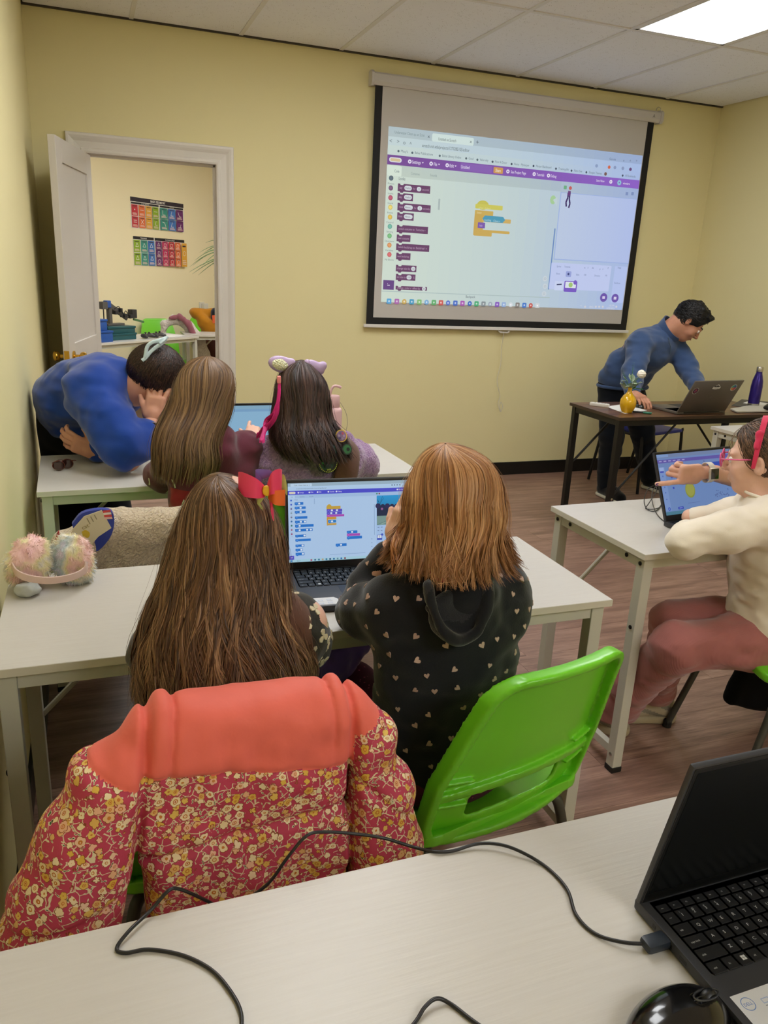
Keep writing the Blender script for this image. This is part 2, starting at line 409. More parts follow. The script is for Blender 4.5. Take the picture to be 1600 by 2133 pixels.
# ceiling
ce = structure(MB().box((-.12, YB, H+.05), (W+.12, D+.12, H+.1)).build('ceiling', TEE))
xs = [0]+[.559+.61*k for k in range(7)]+[W]; ys = [D-1.2206*k for k in range(7)]+[YB]; ys = [y for y in ys if y >= YB]
LIT = {(5, 1), (2, 1), (1, 2), (2, 5), (5, 5), (3, 5)}      # (column, row) cells with a troffer; most are unseen, added to balance the light
for i in range(len(xs)-1):
    for j in range(len(ys)-1):
        xa, xb, yb, ya = xs[i], xs[i+1], ys[j], ys[j+1]
        if (i+1, j) in {(a+1, b) for a, b in LIT}:
            t = thing('ceiling_light', '', 'ceiling light', ((xa+xb)/2, (ya+yb)/2, H), 0, 'ceiling light panels'); hx, hy = (xb-xa)/2-.012, (yb-ya)/2-.012
            f = MB(); 
            for lo, hi in (((-hx, -hy, 0), (-hx+.02, hy, .012)), ((hx-.02, -hy, 0), (hx, hy, .012)), ((-hx, -hy, 0), (hx, -hy+.02, .012)), ((-hx, hy-.02, 0), (hx, hy, .012))): f.box(lo, hi)
            f.build('frame', TEE, t)
            MB().box((-hx+.02, -hy+.02, .004), (hx-.02, hy-.02, .01)).build('diffuser', EMI, t)
            t['label'] = 'bright white rectangular light panel set in the ceiling near the right wall' if (i, j) == (5, 1) else 'rectangular ceiling light panel, added out of view to balance the light'
            continue
        m_ = MB().box((xa+.008, ya+.008, H+.004), (xb-.008, yb-.008, H+.02), .006); m_.build('ceiling_tile', TILE, ce)
for x in xs[1:-1]: MB().box((x-.012, YB, H-.001), (x+.012, D, H+.012)).build('grid_bar', TEE, ce)
for y in ys[1:-1]: MB().box((0, y-.012, H-.0012), (W, y+.012, H+.0118)).build('grid_bar', TEE, ce)
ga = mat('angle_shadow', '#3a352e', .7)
MB().box((0, D-.02, H-.004), (W, D, H+.004)).build('edge_angle_shade', ga, ce)  # ceiling edge strip, with its shadow line put into the dark colour

# ================================================================== DOOR
dr = bpy.data.objects.new('door_1', None); C.objects.link(dr); dr['kind'] = 'structure'; dr.location = (DX0, D, 0)
prof = [(0, 0), (0, .012), (.010, .016), (.022, .016), (.027, .010), (.060, .014), (.075, .022), (.088, .026), (.100, .026), (.104, .018), (.104, 0)]
vs, fs = [], []
for (cx, cz, sx, sz) in ((DX0, 0, -1, 0), (DX0, DZ, -1, 1), (DX1, DZ, 1, 1), (DX1, 0, 1, 0)):
    for o_, p_ in prof: vs.append((cx+sx*o_, D-p_, cz+sz*o_))
n_ = len(prof)
for s_ in range(3):
    for k in range(n_-1): fs.append((s_*n_+k, s_*n_+k+1, (s_+1)*n_+k+1, (s_+1)*n_+k))
bw(MB().add(vs, fs), 'casing', TRIM, dr)
j = MB(); j.box((DX0-.015, D-.002, 0), (DX0, D+.125, DZ)); j.box((DX1, D-.002, 0), (DX1+.015, D+.125, DZ)); j.box((DX0-.015, D-.002, DZ), (DX1+.015, D+.125, DZ+.015))
j.box((DX0, D+.045, 0), (DX0+.011, D+.08, DZ)); j.box((DX1-.011, D+.045, 0), (DX1, D+.08, DZ)); j.box((DX0, D+.045, DZ-.011), (DX1, D+.08, DZ))
bw(j, 'jamb', TRIM, dr)
# leaf: hinge at left jamb, swung into this room. local x = width, y = thickness, z up
ang = math.atan2(4.39-5.145, .118-.285); LW = .765
leaf = MB(); T_ = .0175
leaf.box((0, -T_, .012), (.115, T_, 2.022)); leaf.box((LW-.115, -T_, .012), (LW, T_, 2.022))
for za, zb in ((.012, .22), (.90, 1.03), (1.91, 2.022)): leaf.box((.115, -T_, za), (LW-.115, T_, zb))
lf = leaf.build('door_leaf', DOORP, dr, bevel=.002)
lf.location = (.285-DX0, -.022, 0); lf.rotation_euler = (0, 0, ang)
for za, zb in ((.22, .90), (1.03, 1.91)):
    pm = MB(); pm.box((.115, -T_+.009, za), (LW-.115, T_-.009, zb)); pm.build('door_panel', DOORP, lf)
for sgn in (1, -1):
    k_ = MB(); k_.lathe([(.03, 0), (.03, .006), (.012, .01), (.011, .03), (.024, .04), (.027, .052), (.024, .062), (.012, .068), (.001, .069)], 20)
    o = k_.build('door_knob', BRASS, lf, smooth=40); o.location = (LW-.065, sgn*T_, .965); o.rotation_euler = (-sgn*PI/2, 0, 0)
MB().box((LW-.001, -.0125, .93), (LW+.0025, .0125, 1.0)).build('latch_plate', BRASS, lf)
for z_ in (.25, 1.8):
    MB().lathe([(.006, 0), (.006, .09)], 10).build('hinge', BRASS, lf).location = (-.004, -.02, z_)

# ================================================================== TABLES
def table_materials():
    m = mat('white_laminate', '#e2ded8', .35); nt = NT(m); v = nt.coord('Object', (3, 55, 8)); g = nt.noise(v, 3.2, 5, .6)
    nt.base(nt.mix(g, '#cbc8c3', '#c0bbb4')); nt.bump(g, .25, .0012)
    return m
LAM = table_materials(); EDGE = mat('laminate_edge', '#d2cdc0', .45); FRAME = mat('table_frame', '#c4c2b5', .42); BOLT = mat('bolt', '#2b2b2b', .35, .8); FOOT = mat('rubber_foot', '#0d0d0d', .6)
CHROME = mat('chrome', '#b8b8b8', .2, 1)
def make_table(label, loc, rz, L=1.37, Dp=.49, hz=.741, group=None, top=None, frame=None, name='desk', tcol=None, bolts=True):
    """origin: near-left corner on the floor; x along, y depth"""
    t = thing(name, label, 'table', loc, rz, group); fr = frame or FRAME
    b = MB().box((0, 0, hz-.018), (L, Dp, hz), .0012); b.build('tabletop', top or LAM, t)
    e = MB(); e.box((-.0006, -.0006, hz-.0175), (L+.0006, .0004, hz-.0008)); e.box((-.0006, 0, hz-.0175), (.0004, Dp, hz-.0008)); e.box((L-.0004, 0, hz-.0175), (L+.0006, Dp, hz-.0008)); e.build('edge_band', tcol or EDGE, t)
    q = .034; i = .012; zt = hz-.018
    for lx in (i, L-i-q):
        for ly in (i, Dp-i-q):
            l = MB().box((lx, ly, .012), (lx+q, ly+q, zt), .002).build('leg', fr, t)
            MB().box((lx-.002, ly-.002, 0), (lx+q+.002, ly+q+.002, .02), .003).build('foot_cap', FOOT, l)
            if bolts:
                for bz in (zt-.02, .50, .06):
                    bo = MB().lathe([(.0065, 0), (.0065, .002), (.004, .004), (.0005, .0042)], 12); o = bo.build('bolt', BOLT if bz > .1 else CHROME, l, smooth=40)
                    o.location = (lx if lx < .5 else lx+q, ly+q/2, bz); o.rotation_euler = (0, -PI/2 if lx < .5 else PI/2, 0)
    for lx in (i, L-i-q):
        MB().box((lx+.004, i+q, zt-.036), (lx+q-.004, Dp-i-q, zt), .0015).build('side_rail', fr, t)
        MB().box((lx+.006, i+q, .055), (lx+q-.006, Dp-i-q, .082), .0015).build('foot_rail', fr, t)
        if bolts:
            for ly in (i+q+.05, Dp-i-q-.05):
                bo = MB().lathe([(.007, 0), (.007, .002), (.004, .004), (.0005, .0042)], 12); o = bo.build('bolt', BOLT, t, smooth=40)
                o.location = (lx+.004 if lx < .5 else lx+q-.004, ly, zt-.018); o.rotation_euler = (0, -PI/2 if lx < .5 else PI/2, 0)
    for ly in (i, Dp-i-q):
        MB().box((i+q, ly+.004, zt-.034), (L-i-q, ly+q-.004, zt), .0015).build('long_rail', fr, t)
    for x0, x1 in ((i+q/2, .36), (L-i-q/2, L-.36)):
        MB().tube([(x0, Dp-i-q/2, .36), (x1, Dp-i-q/2, zt-.03)], .0075, 8).build('brace', fr, t)
    return t
TZ = .741
t_near = make_table('white laminate desk nearest the viewer, carrying the open laptop and mouse', (.055, .275, 0), 0, 1.37, .495)
t_mid = make_table('white desk where the long-haired and red-haired girls share a laptop', (.022, 1.44, 0), -.006, 1.37, .475)
t_right = make_table('white desk on the right, where the girl in the cream top sits', (1.683, 1.68, 0), .02, 1.37, .485)
t_back = make_table('white desk against the left wall that the woman in blue leans on', (.045, 2.645, 0), .02, 1.362, .51)
t_side = make_table('small white desk behind the brown desk, by the right wall', (3.43, 2.86, 0), .02, 1.2, .48)
# teacher desk: brown top, black frame
m = mat('rustic_wood', '#5b4030', .32); nt = NT(m); v = nt.coord('Object', (2, 16, 6)); g = nt.noise(v, 2.6, 6, .65)
nt.base(nt.ramp(g, [(.3, '#2e1d15'), (.48, '#5a3c2a'), (.6, '#7a563a'), (.75, '#9a7450')])); RUST = m
BLKM = mat('black_metal', '#121214', .42, .2)
DK = make_table('brown wood-topped desk with a black metal frame where the man stands', (2.985, 3.57, 0), .0, 1.25, .50, .752, top=RUST, frame=BLKM, tcol=mat('dark_edge', '#3a2a20', .5), bolts=False)
bz = MB().tube([(.03, .03, .27), (.42, .03, .70)], .0065, 8).build('brace', BLKM, DK)
MB().lathe([(.008, 0), (.008, .003), (.003, .005)], 12).build('bolt', CHROME, DK, smooth=40).matrix_local = Matrix.Translation((.03, .012, .27)) @ Matrix.Rotation(PI/2, 4, 'X')

# ================================================================== PROJECTION SCREEN
ps = thing('projection_screen', 'wall-mounted pull-down projection screen with black border showing a coding page', 'projection screen', (3.07, D, 1.1))
SILV = mat('screen_case', '#c9c4c0', .4); CLOTH = mat('screen_cloth', '#c4bfba', .8, spec=.1); BORD = mat('screen_border', '#08080a', .7)
h_ = MB(); cs = [(0, 0), (0, .062), (-.012, .072), (-.05, .072), (-.06, .062), (-.062, .02), (-.05, 0)]
h_.add([(x, D+q[0], 2.572+q[1]) for x in (1.985, 4.155) for q in cs], [tuple((k, (k+1) % 7, 7+(k+1) % 7, 7+k)) for k in range(7)]); bw(h_, 'housing', SILV, ps)
for xa, xb in ((1.968, 1.985), (4.155, 4.176)):
    e_ = MB(); cs2 = [(0, -.004), (0, .074), (-.018, .082), (-.05, .080), (-.068, .066), (-.07, .01), (-.055, -.006)]
    e_.add([(x, D+q[0], 2.572+q[1]) for x in (xa, xb) for q in cs2], [tuple(range(7)), tuple(range(7, 14))[::-1]]+[tuple((k, (k+1) % 7, 7+(k+1) % 7, 7+k)) for k in range(7)]); bw(e_, 'end_cap', SILV, ps)
YS = D-.035
bw(MB().box((2.003, YS, 1.118), (4.125, YS+.0015, 2.575)), 'border', BORD, ps)
bw(MB().box((2.052, YS-.0012, 1.165), (4.070, YS, 2.575)), 'screen_sheet', CLOTH, ps)
bw(MB().box((1.985, YS-.012, 1.098), (4.145, YS+.012, 1.120), .004), 'bottom_bar', mat('bar_white', '#dedad6', .35), ps)
bw(MB().sweep([(3.02, YS, 1.097), (3.035, YS, 1.083), (3.095, YS, 1.083), (3.11, YS, 1.097)], [(-.006, -.003), (.006, -.003), (.006, .003), (-.006, .003)], up=(0, 1, 0)), 'pull_handle', SILV, ps)
cordp = bez([(3.065, YS, 1.082), (3.062, YS+.01, .98), (3.068, YS+.012, .86), (3.05, YS+.01, .73), (3.085, YS+.01, .62), (3.075, YS+.008, .56), (3.1, YS+.008, .50)], 8)
bw(MB().tube(cordp, .0022, 6).tube(bez([(3.10, YS, .50), (3.11, YS, .54), (3.095, YS, .575), (3.085, YS, .54), (3.10, YS, .50)], 6), .002, 6), 'pull_cord', mat('cord_white', '#d8d2c4', .6), ps)
bw(MB().tube([(4.152+.02*math.cos(a), D-.03, 2.655+.022*math.sin(a)) for a in np.linspace(-.4, PI+.4, 12)], .002, 6), 'hanging_ring', CHROME, ps)
bw(Print((0, D-.0635, 0), (1, 0, 0), (0, 0, 1), (0, -1, 0)).text('A', 4.085, 2.598, .022, '#6a6668').mb, 'case_mark', vmat('print', .6), ps)

# projected picture: flat light on the sheet, laid out from the sheet's own plane
SX0, SX1, SZ0, SZ1 = 2.102, 4.064, 1.250, 2.350
pr = Print((0, YS-.002, 0), (1, 0, 0), (0, 0, 1), (0, -1, 0), 3e-5)
def S(X, Y_): q = at(790+X/2.909, 260+Y_/2.909, YS); return q[0], q[2]
def srect(X0, Y0, X1, Y1, col, r=0): a, b = S(X0, Y0), S(X1, Y1); pr.rect(a[0], b[1], b[0], a[1], col, r)
def lerp(a, b, t): return tuple(a[i]+(b[i]-a[i])*t for i in range(3))
def wash(x, z):     # the projector's own colour drift across the picture
    t = (x-SX0)/(SX1-SX0); s_ = (z-SZ0)/(SZ1-SZ0)
    l, c_, r_ = lin('#d2e0d2'), lin('#c3d4d6'), lin('#a9bce6'); k = lerp(l, c_, t/.5) if t < .5 else lerp(c_, r_, (t-.5)/.5)
    return lerp(k, lin('#a9c4ee'), .35*max(0, s_-.75)/.25)
def washrect(x0, z0, x1, z1, f=1.0, tint=None, nx=24, nz=10):
    pr.z += pr.step
    for i in range(nx):
        for k in range(nz):
            xa, xb = x0+(x1-x0)*i/nx, x0+(x1-x0)*(i+1)/nx; za, zb = z0+(z1-z0)*k/nz, z0+(z1-z0)*(k+1)/nz
            c = wash((xa+xb)/2, (za+zb)/2); c = tuple(f*q for q in c)
            if tint: c = lerp(c, lin(tint[0]), tint[1])
            pr.mb.col = c; pr.mb.add([pr.p(xa, za), pr.p(xb, za), pr.p(xb, zb), pr.p(xa, zb)], [(0, 1, 2, 3)])
washrect(SX0, S(0, 1075)[1] if False else 1.268, SX1, SZ1)
zt1 = 2.292; washrect(SX0, zt1, SX1, SZ1, .82)                      # tab strip
a = S(320, 70); b = S(570, 130); pr.rect(a[0], zt1-.002, b[0], SZ1-.012, '#d3e4e0', .01)
T1 = '#4b5560'
def stext(t, X, Y_, h, col, wX=None, bold=0.0):     # X,Y_: left baseline; wX: right end
    a = S(X, Y_); wd = None if wX is None else S(wX, Y_)[0]-a[0]; pr.text(t, a[0], a[1], h, col, wd, bold)
stext('Underwater Clean up on Scrat', 92, 52, .017, '#7d8f92', 275); stext('x', 293, 78, .02, T1); stext('Untitled on Scratch', 357, 94, .018, '#55605f', 466); stext('x', 548, 110, .02, T1); stext('+', 584, 118, .028, T1)
for t_, X_, Y_ in (('<', 60, 108), ('>', 104, 112), ('o', 143, 118), ('^', 182, 128)): stext(t_, X_, Y_, .024, '#66727a')
stext('scratch.mit.edu/projects/1273285105/editor', 258, 134, .020, '#5b6768', 548)
for t_, X_, Y_, X2 in (("Macy's", 130, 166, 174), ('Bahai Publications', 214, 176, 325), ('Bahai Library Online', 380, 194, 496), ('Gcool', 540, 210, 570), ('Value city', 608, 218, 660), ('Floor & Decor', 700, 230, 774), ('Home - Myharper', 815, 244, 908), ('Harper Blackboard', 948, 256, 1042), ('Training Bri', 1084, 272, 1148), ('Nitro See', 1178, 284, 1228), ('Sharpie Themes', 1268, 294, 1348), ('All Bookmarks', 1488, 314, 1552)):
    stext(t_, X_, Y_, .015, '#6b7a84', X2); a = S(X_-14, Y_-6); pr.circ(a[0], a[1], .008, '#5d6c74' if X_ < 700 else '#46505f', 6)
for X_, Y_, c_ in ((1392, 257, '#d4694a'), (1427, 259, '#8d9cc0'), (1475, 264, '#8d9cc0'), (1521, 270, '#6b4a7a'), (1316, 249, '#8ea0c4'), (1370, 298, '#7a5a55')): a = S(X_, Y_); pr.circ(a[0], a[1], .012, c_, 8)
for X_ in (1480, 1520, 1558): a = S(X_, 218); pr.circ(a[0], a[1], .007, '#8494b4', 4)
stext('Gemini', 1392, 212, .014, '#5a6a8a', 1432)
# purple menu bar
zb0, zb1 = S(38, 238)[1], S(38, 178)[1]
pr.z += pr.step
for i in range(24):
    xa, xb = SX0+(SX1-SX0)*i/24, SX0+(SX1-SX0)*(i+1)/24; c = lerp(lin('#7a4f96'), lin('#8f62c8'), i/23); pr.mb.col = c
    pr.mb.add([pr.p(xa, zb0), pr.p(xb, zb0), pr.p(xb, zb1), pr.p(xa, zb1)], [(0, 1, 2, 3)])
a = S(58, 232); b = S(136, 200); pr.rect(a[0], zb0+.016, b[0], zb1-.014, '#dfe3ea', .018); pr.rect(a[0]+.008, zb0+.021, b[0]-.008, zb1-.019, '#d9c49a', .014)
zm = (zb0+zb1)/2
def mtext(t, X, X2, col='#e4dcf2', h=.020, bold=.01): x = S(X, 240)[0]; pr.text(t, x, zm-h/2, h, col, S(X2, 240)[0]-x, bold)
mtext('Settings', 197, 250); mtext('File', 328, 350); mtext('Edit', 425, 452); mtext('See Project Page', 800, 893, h=.018); mtext('Tutorials', 958, 1005, h=.018); mtext('Debug', 1044, 1080, h=.018); mtext('Save Now', 1325, 1376, h=.015); mtext('winniere', 1490, 1532, h=.015)
for X_ in (183, 313, 411, 782, 943, 1031, 1415, 1467): x = S(X_, 240)[0]; pr.circ(x, zm, .013 if X_ < 1460 else .018, '#ece6f6' if X_ < 1460 else '#8fc4d8', 8); pr.circ(x, zm, .005, '#8058b0', 6)
for X_ in (262, 361, 462): x = S(X_, 240)[0]; pr.poly([(x-.007, zm+.004), (x, zm-.005), (x+.007, zm+.004)], '#e4dcf2')
x = S(495, 240)[0]; pr.rect(x-.004, zb0+.006, S(690, 240)[0]-.006, zb1-.006, '#8a63b4', .01); mtext('Untitled', 495, 547); x = S(693, 250)[0]; pr.rect(x, zb0+.010, S(751, 250)[0], zb1-.010, '#cf9a58', .006); mtext('Share', 706, 738, '#f4ead8')
# code area
zc1 = zb0; zt2 = S(38, 305)[1]
washrect(SX0, zt2, SX1, zc1, .86); a = S(40, 260); pr.rect(SX0, zt2, S(135, 270)[0], zc1-.004, '#dae8da', .008); stext('Code', 90, 288, .017, '#5e6d7a', 120); stext('Costumes', 190, 302, .016, '#8b9c9c', 244); stext('Sounds', 306, 312, .016, '#8b9c9c', 348)
stext('Looks', 116, 334, .019, '#55606c', 156)
for (X_, Y_, c_, t_) in ((71, 323, '#5c6a74', 'Motion'), (69, 383, '#7a5a78', 'Looks'), (67, 442, '#b4586e', 'Sound'), (66, 500, '#dcc870', 'Events'), (64, 559, '#d6b456', 'Control'), (63, 616, '#6fae9c', 'Sensing'), (61, 673, '#78b47c', 'Operators'), (60, 729, '#d49462', 'Variables'), (60, 786, '#cc6a6c', 'My Blocks')):
    a = S(X_, Y_); pr.circ(a[0], a[1], .016, c_, 12); pr.circ(a[0], a[1], .010, tuple(min(1, 1.25*q) for q in lin(c_)), 10); pr.text(t_, a[0], a[1]-.038, .011, '#7c8a8c', None, 0, True)
BC = '#6c4468'
def blk(X0, Y0, X1, Y1, parts, col=BC):
    a = S(X0, Y0); b = S(X1, Y1); zt_ = a[1]; zb_ = S(X0, Y1-(X1-X0)*.055)[1]; x0, x1 = a[0], b[0]
    pr.poly([(x0, zt_), (x0+.014, zt_), (x0+.02, zt_-.008), (x0+.036, zt_-.008), (x0+.042, zt_), (x1, zt_), (x1, zb_), (x0+.042, zb_), (x0+.036, zb_-.008), (x0+.02, zb_-.008), (x0+.014, zb_), (x0, zb_)][::-1], col)
    zc_ = (zt_+zb_)/2
    for kd, tx, fa, fb in parts:
        xa, xb = x0+(x1-x0)*fa, x0+(x1-x0)*fb
        if kd == 'o': pr.rect(xa, zc_-.014, xb, zc_+.014, '#d6dce0', .0139); pr.text(tx, (xa+xb)/2, zc_-.006, .012, '#6b6f78', None, 0, True)
        else: pr.text(tx, xa, zc_-.007, .014, '#b79cb4', xb-xa, .005)
for a_ in ((112, 355, 306, 413, [('t', 'say', .05, .14), ('o', 'Hello!', .2, .43), ('t', 'for', .47, .54), ('o', '2', .58, .72), ('t', 'seconds', .75, .96)]), (110, 412, 202, 462, [('t', 'say', .08, .3), ('o', 'Hello!', .42, .93)]),
           (110, 472, 308, 530, [('t', 'think', .05, .17), ('o', 'Hmm...', .2, .46), ('t', 'for', .5, .57), ('o', '2', .6, .74), ('t', 'seconds', .76, .97)]), (108, 530, 206, 580, [('t', 'think', .06, .32), ('o', 'Hmm...', .4, .93)]),
           (106, 606, 292, 660, [('t', 'switch costume to  Tentacles v', .05, .92)]), (105, 664, 186, 710, [('t', 'next costume', .08, .9)]), (102, 718, 300, 770, [('t', 'switch backdrop to  Backdrop1 v', .05, .92)]), (102, 774, 186, 820, [('t', 'next backdrop', .08, .9)]),
           (100, 848, 222, 894, [('t', 'change size by', .05, .7), ('o', '10', .74, .95)]), (100, 902, 216, 946, [('t', 'set size to', .05, .5), ('o', '100', .54, .8), ('t', '%', .88, .95)]), (98, 975, 286, 1008, [('t', 'change  color v  effect by', .05, .78), ('o', '25', .84, .96)])): blk(*a_)
a = S(23, 940); b = S(86, 1000); pr.rect(a[0], b[1], b[0], a[1], '#6a4a86'); pr.rect(a[0]+.03, (a[1]+b[1])/2-.004, b[0]-.03, (a[1]+b[1])/2+.001, '#e8e2f0'); pr.rect(a[0]+.03, (a[1]+b[1])/2+.006, b[0]-.045, (a[1]+b[1])/2+.011, '#e8e2f0')
a = S(357, 448); b = S(364, 516); pr.rect(a[0], b[1], b[0], a[1], '#aebcba', .003)
# script in the middle
a = S(583, 470); pr.circ(a[0]+.055, a[1]-.014, .045, '#c9c25a', 16, .03); srect(581, 478, 744, 520, '#cfc95e', .006); srect(578, 516, 686, 566, '#cdae5c', .005); srect(576, 540, 622, 672, '#cba957', .004); srect(622, 562, 793, 600, '#cfae66', .004); srect(574, 632, 786, 663, '#cdab5a', .005); srect(572, 640, 678, 678, '#cdab5a', .005)
a = S(622, 574); b = S(760, 582); z_ = (a[1]+b[1])/2+.006; pr.poly([(a[0], z_), (a[0]+.018, z_+.02), (b[0]-.018, z_+.02), (b[0], z_), (b[0]-.018, z_-.02), (a[0]+.018, z_-.02)][::-1], '#4f9cb8'); stext('touching', 634, 582, .014, '#bfdde6', 675); stext('Claws v', 688, 588, .014, '#bfdde6', 730)
srect(596, 590, 637, 628, '#7d5cae', .004); stext('hide', 604, 616, .014, '#c9b8e2', 622); stext('when clicked', 600, 508, .012, '#e2dfa0', 670); stext('forever', 590, 538, .014, '#e8d6a4', 618)
for Y_ in (932, 978, 1024): a = S(1002 if Y_ < 1000 else 996, Y_); pr.circ(a[0], a[1], .019, '#ccd6de', 14); pr.circ(a[0], a[1], .009, '#aab6c2', 8); pr.circ(a[0], a[1], .006, '#ccd6de', 8)
a = S(1050, 455); pr.circ(a[0], a[1], .024, '#a9cf9c', 10, .03); pr.poly([(a[0], a[1]), (a[0]+.035, a[1]+.02), (a[0]+.035, a[1]-.04)][::-1], '#c3d4d8')
# stage
stx = S(1101, 410)[0]; zs1 = S(1101, 412)[1]; zs0 = S(1070, 812)[1]
washrect(S(1075, 600)[0], zs1, SX1, zc1, .9, None, 12, 3)
pr.rect(stx-.006, zs0-.006, SX1-.002, zs1+.004, '#9fb4e4'); washrect(stx, zs0, SX1-.004, zs1, 1.06, ('#bcc4ee', .35), 16, 12)
a = S(1124, 380); pr.rect(a[0]-.012, a[1]-.012, a[0]+.012, a[1]+.012, '#6fae84', .004); a = S(1155, 384); pr.circ(a[0], a[1], .013, '#c8605c', 8)
for X_ in (1497, 1531): a = S(X_, 418); pr.rect(a[0]-.011, a[1]-.011, a[0]+.011, a[1]+.011, '#7f92c0', .003)
for P_ in ([(1142, 412), (1140, 440), (1128, 470), (1130, 496)], [(1153, 412), (1148, 450), (1152, 478), (1144, 504)]):
    for (a_, b_2) in zip(P_[:-1], P_[1:]): p, q = S(*a_), S(*b_2); pr.line(p[0], p[1], q[0], q[1], .012, '#3e2a64')
p, q = S(1140, 414), S(1156, 416); pr.line(p[0], p[1], q[0], q[1], .03, '#6b3f7c')
a = S(1064, 628); b = S(1073, 1000); pr.rect(a[0]-.008, b[1], a[0]+.002, a[1], '#6f8fc4', .003)
# sprite pane
zq = S(1068, 830)[1]; pr.rect(stx-.02, zq-.19, S(1404, 860)[0], zq-.006, '#c2cdf2', .006); pr.rect(S(1425, 860)[0], zq-.27, SX1-.006, zq-.006, '#b7c6f0', .006)
for t_, X_, Y_, X2 in (('Sprite', 1072, 862, 1098), ('Tentacles', 1118, 864, 1154), ('x  1', 1237, 870, 1262), ('36', 1284, 872, 1296), ('y  1', 1330, 878, 1352), ('7', 1378, 874, 1386), ('Show', 1068, 906, 1092), ('Size', 1188, 912, 1208), ('100', 1235, 914, 1250), ('Direction', 1300, 918, 1334), ('90', 1366, 918, 1376), ('Stage', 1440, 870, 1462), ('Backdrops', 1420, 962, 1456)): stext(t_, X_, Y_, .012, '#6a7aa0', X2)
srect(1129, 886, 1158, 922, '#9aa6dc', .006); a = S(1143, 904); pr.circ(a[0], a[1], .009, '#3f4a80', 8)
srect(1062, 946, 1108, 1004, '#ccd6f4', .006); p, q = S(1072, 968), S(1102, 966); pr.line(p[0], p[1], q[0], q[1], .008, '#30365c')
srect(1120, 944, 1190, 1014, '#7a5cc4', .008); srect(1126, 950, 1186, 990, '#dfe6ee', .004); a = S(1156, 970); pr.circ(a[0], a[1], .018, '#a4c878', 10); a = S(1184, 955); pr.circ(a[0], a[1], .016, '#7a5cc4', 12)
for X_, Y_ in ((1356, 1046), (1425, 1050)): a = S(X_, Y_); pr.circ(a[0], a[1], .032, '#6e56ac', 18); pr.rect(a[0]-.012, a[1]-.010, a[0]+.012, a[1]+.010, '#d8d0ee', .003)
zk = S(22, 1006)[1]; pr.rect(SX0, zk-.004, S(1030, 1040)[0], zk+.001, '#b0c2c2'); stext('Backpack', 520, 1047, .016, '#5e6a74', 578)
for k, (X_, c_) in enumerate(((57, '#5fa8d8'), (104, '#b06fb0'), (149, '#d0b060'), (194, '#4f9fc4'), (240, '#8bbf7a'), (284, '#7fb0d8'), (328, '#66b070'), (371, '#d0605a'), (414, '#5a78d0'), (458, '#4f74c8'), (501, '#b05fb8'), (545, '#3f6cc0'), (586, '#4fb07a'), (628, '#8a9498'), (669, '#a4aebc'), (711, '#8a5cc0'), (751, '#9ab4dc'), (793, '#d8dee4'), (834, '#8a8480'), (875, '#4f80cc'), (914, '#c8584e'), (954, '#d4d8dc'))):
    a = S(X_, 1068+k*1.3); g_ = .017; (pr.rect(a[0]-g_, a[1]-g_, a[0]+g_, a[1]+g_, c_, .006) if k % 3 != 2 else pr.circ(a[0], a[1], g_, c_, 10)); pr.circ(a[0], a[1], .007, tuple(min(1, .5+q*.6) for q in lin(c_)), 6)
for t_, X_, Y_, X2 in (('^', 1212, 1104, 1222), ('ENG', 1268, 1108, 1293), ('1:05 PM', 1384, 1100, 1420), ('6/20/2025', 1372, 1116, 1420)): stext(t_, X_, Y_, .014, '#dcdce4', X2)
for X_ in (1243, 1308, 1328, 1350, 1432): a = S(X_, 1102); pr.circ(a[0], a[1], .009, '#d4d4dc', 6)
o = pr.build('projected_picture', vmat('projection', .9, emis=.92), ps); to_local(ps, o); o['label'] = 'bright projected browser page with block code'
# ================================================================== LAPTOPS
LDARK = mat('laptop_dark', '#3c3d42', .45, .3); LKEY = mat('key_black', '#131417', .5); LBEZ = mat('bezel_black', '#0a0b0c', .4)
SCROFF = mat('screen_off', '#0b0d0d', .25, spec=.35); LSILV = mat('laptop_silver', '#77716b', .38, .55); PAPER = mat('paper', '#e4e2de', .7)
PRINT = vmat('print', .6); GLOW = vmat('screen_glow', .4, emis=.82)
ROWS = [('fn', .0105, [('esc', 1)]+[('F%d' % k, 1) for k in range(1, 13)]+[('del', 1)]+[('', 1)]*4), ('num', .0155, [('~', 1)]+[(c, 1) for c in '1234567890-=']+[('back', 1.6)]+[('', 1)]*4),
        ('q', .0155, [('tab', 1.4)]+[(c, 1) for c in 'QWERTYUIOP[]']+[('\\', 1.2)]+[('', 1)]*4), ('a', .0155, [('caps lock', 1.7)]+[(c, 1) for c in 'ASDFGHJKL;\'']+[('enter', 1.9)]+[('', 1)]*4),
        ('z', .0155, [('shift', 2.2)]+[(c, 1) for c in 'ZXCVBNM,./']+[('shift', 2.4)]+[('', 1)]*4), ('c', .0155, [('ctrl', 1.2), ('fn', 1), ('#', 1), ('alt', 1), (' ', 5.2), ('alt', 1), ('ctrl', 1.2)]+[('', .98)]*7)]
kcache = {}
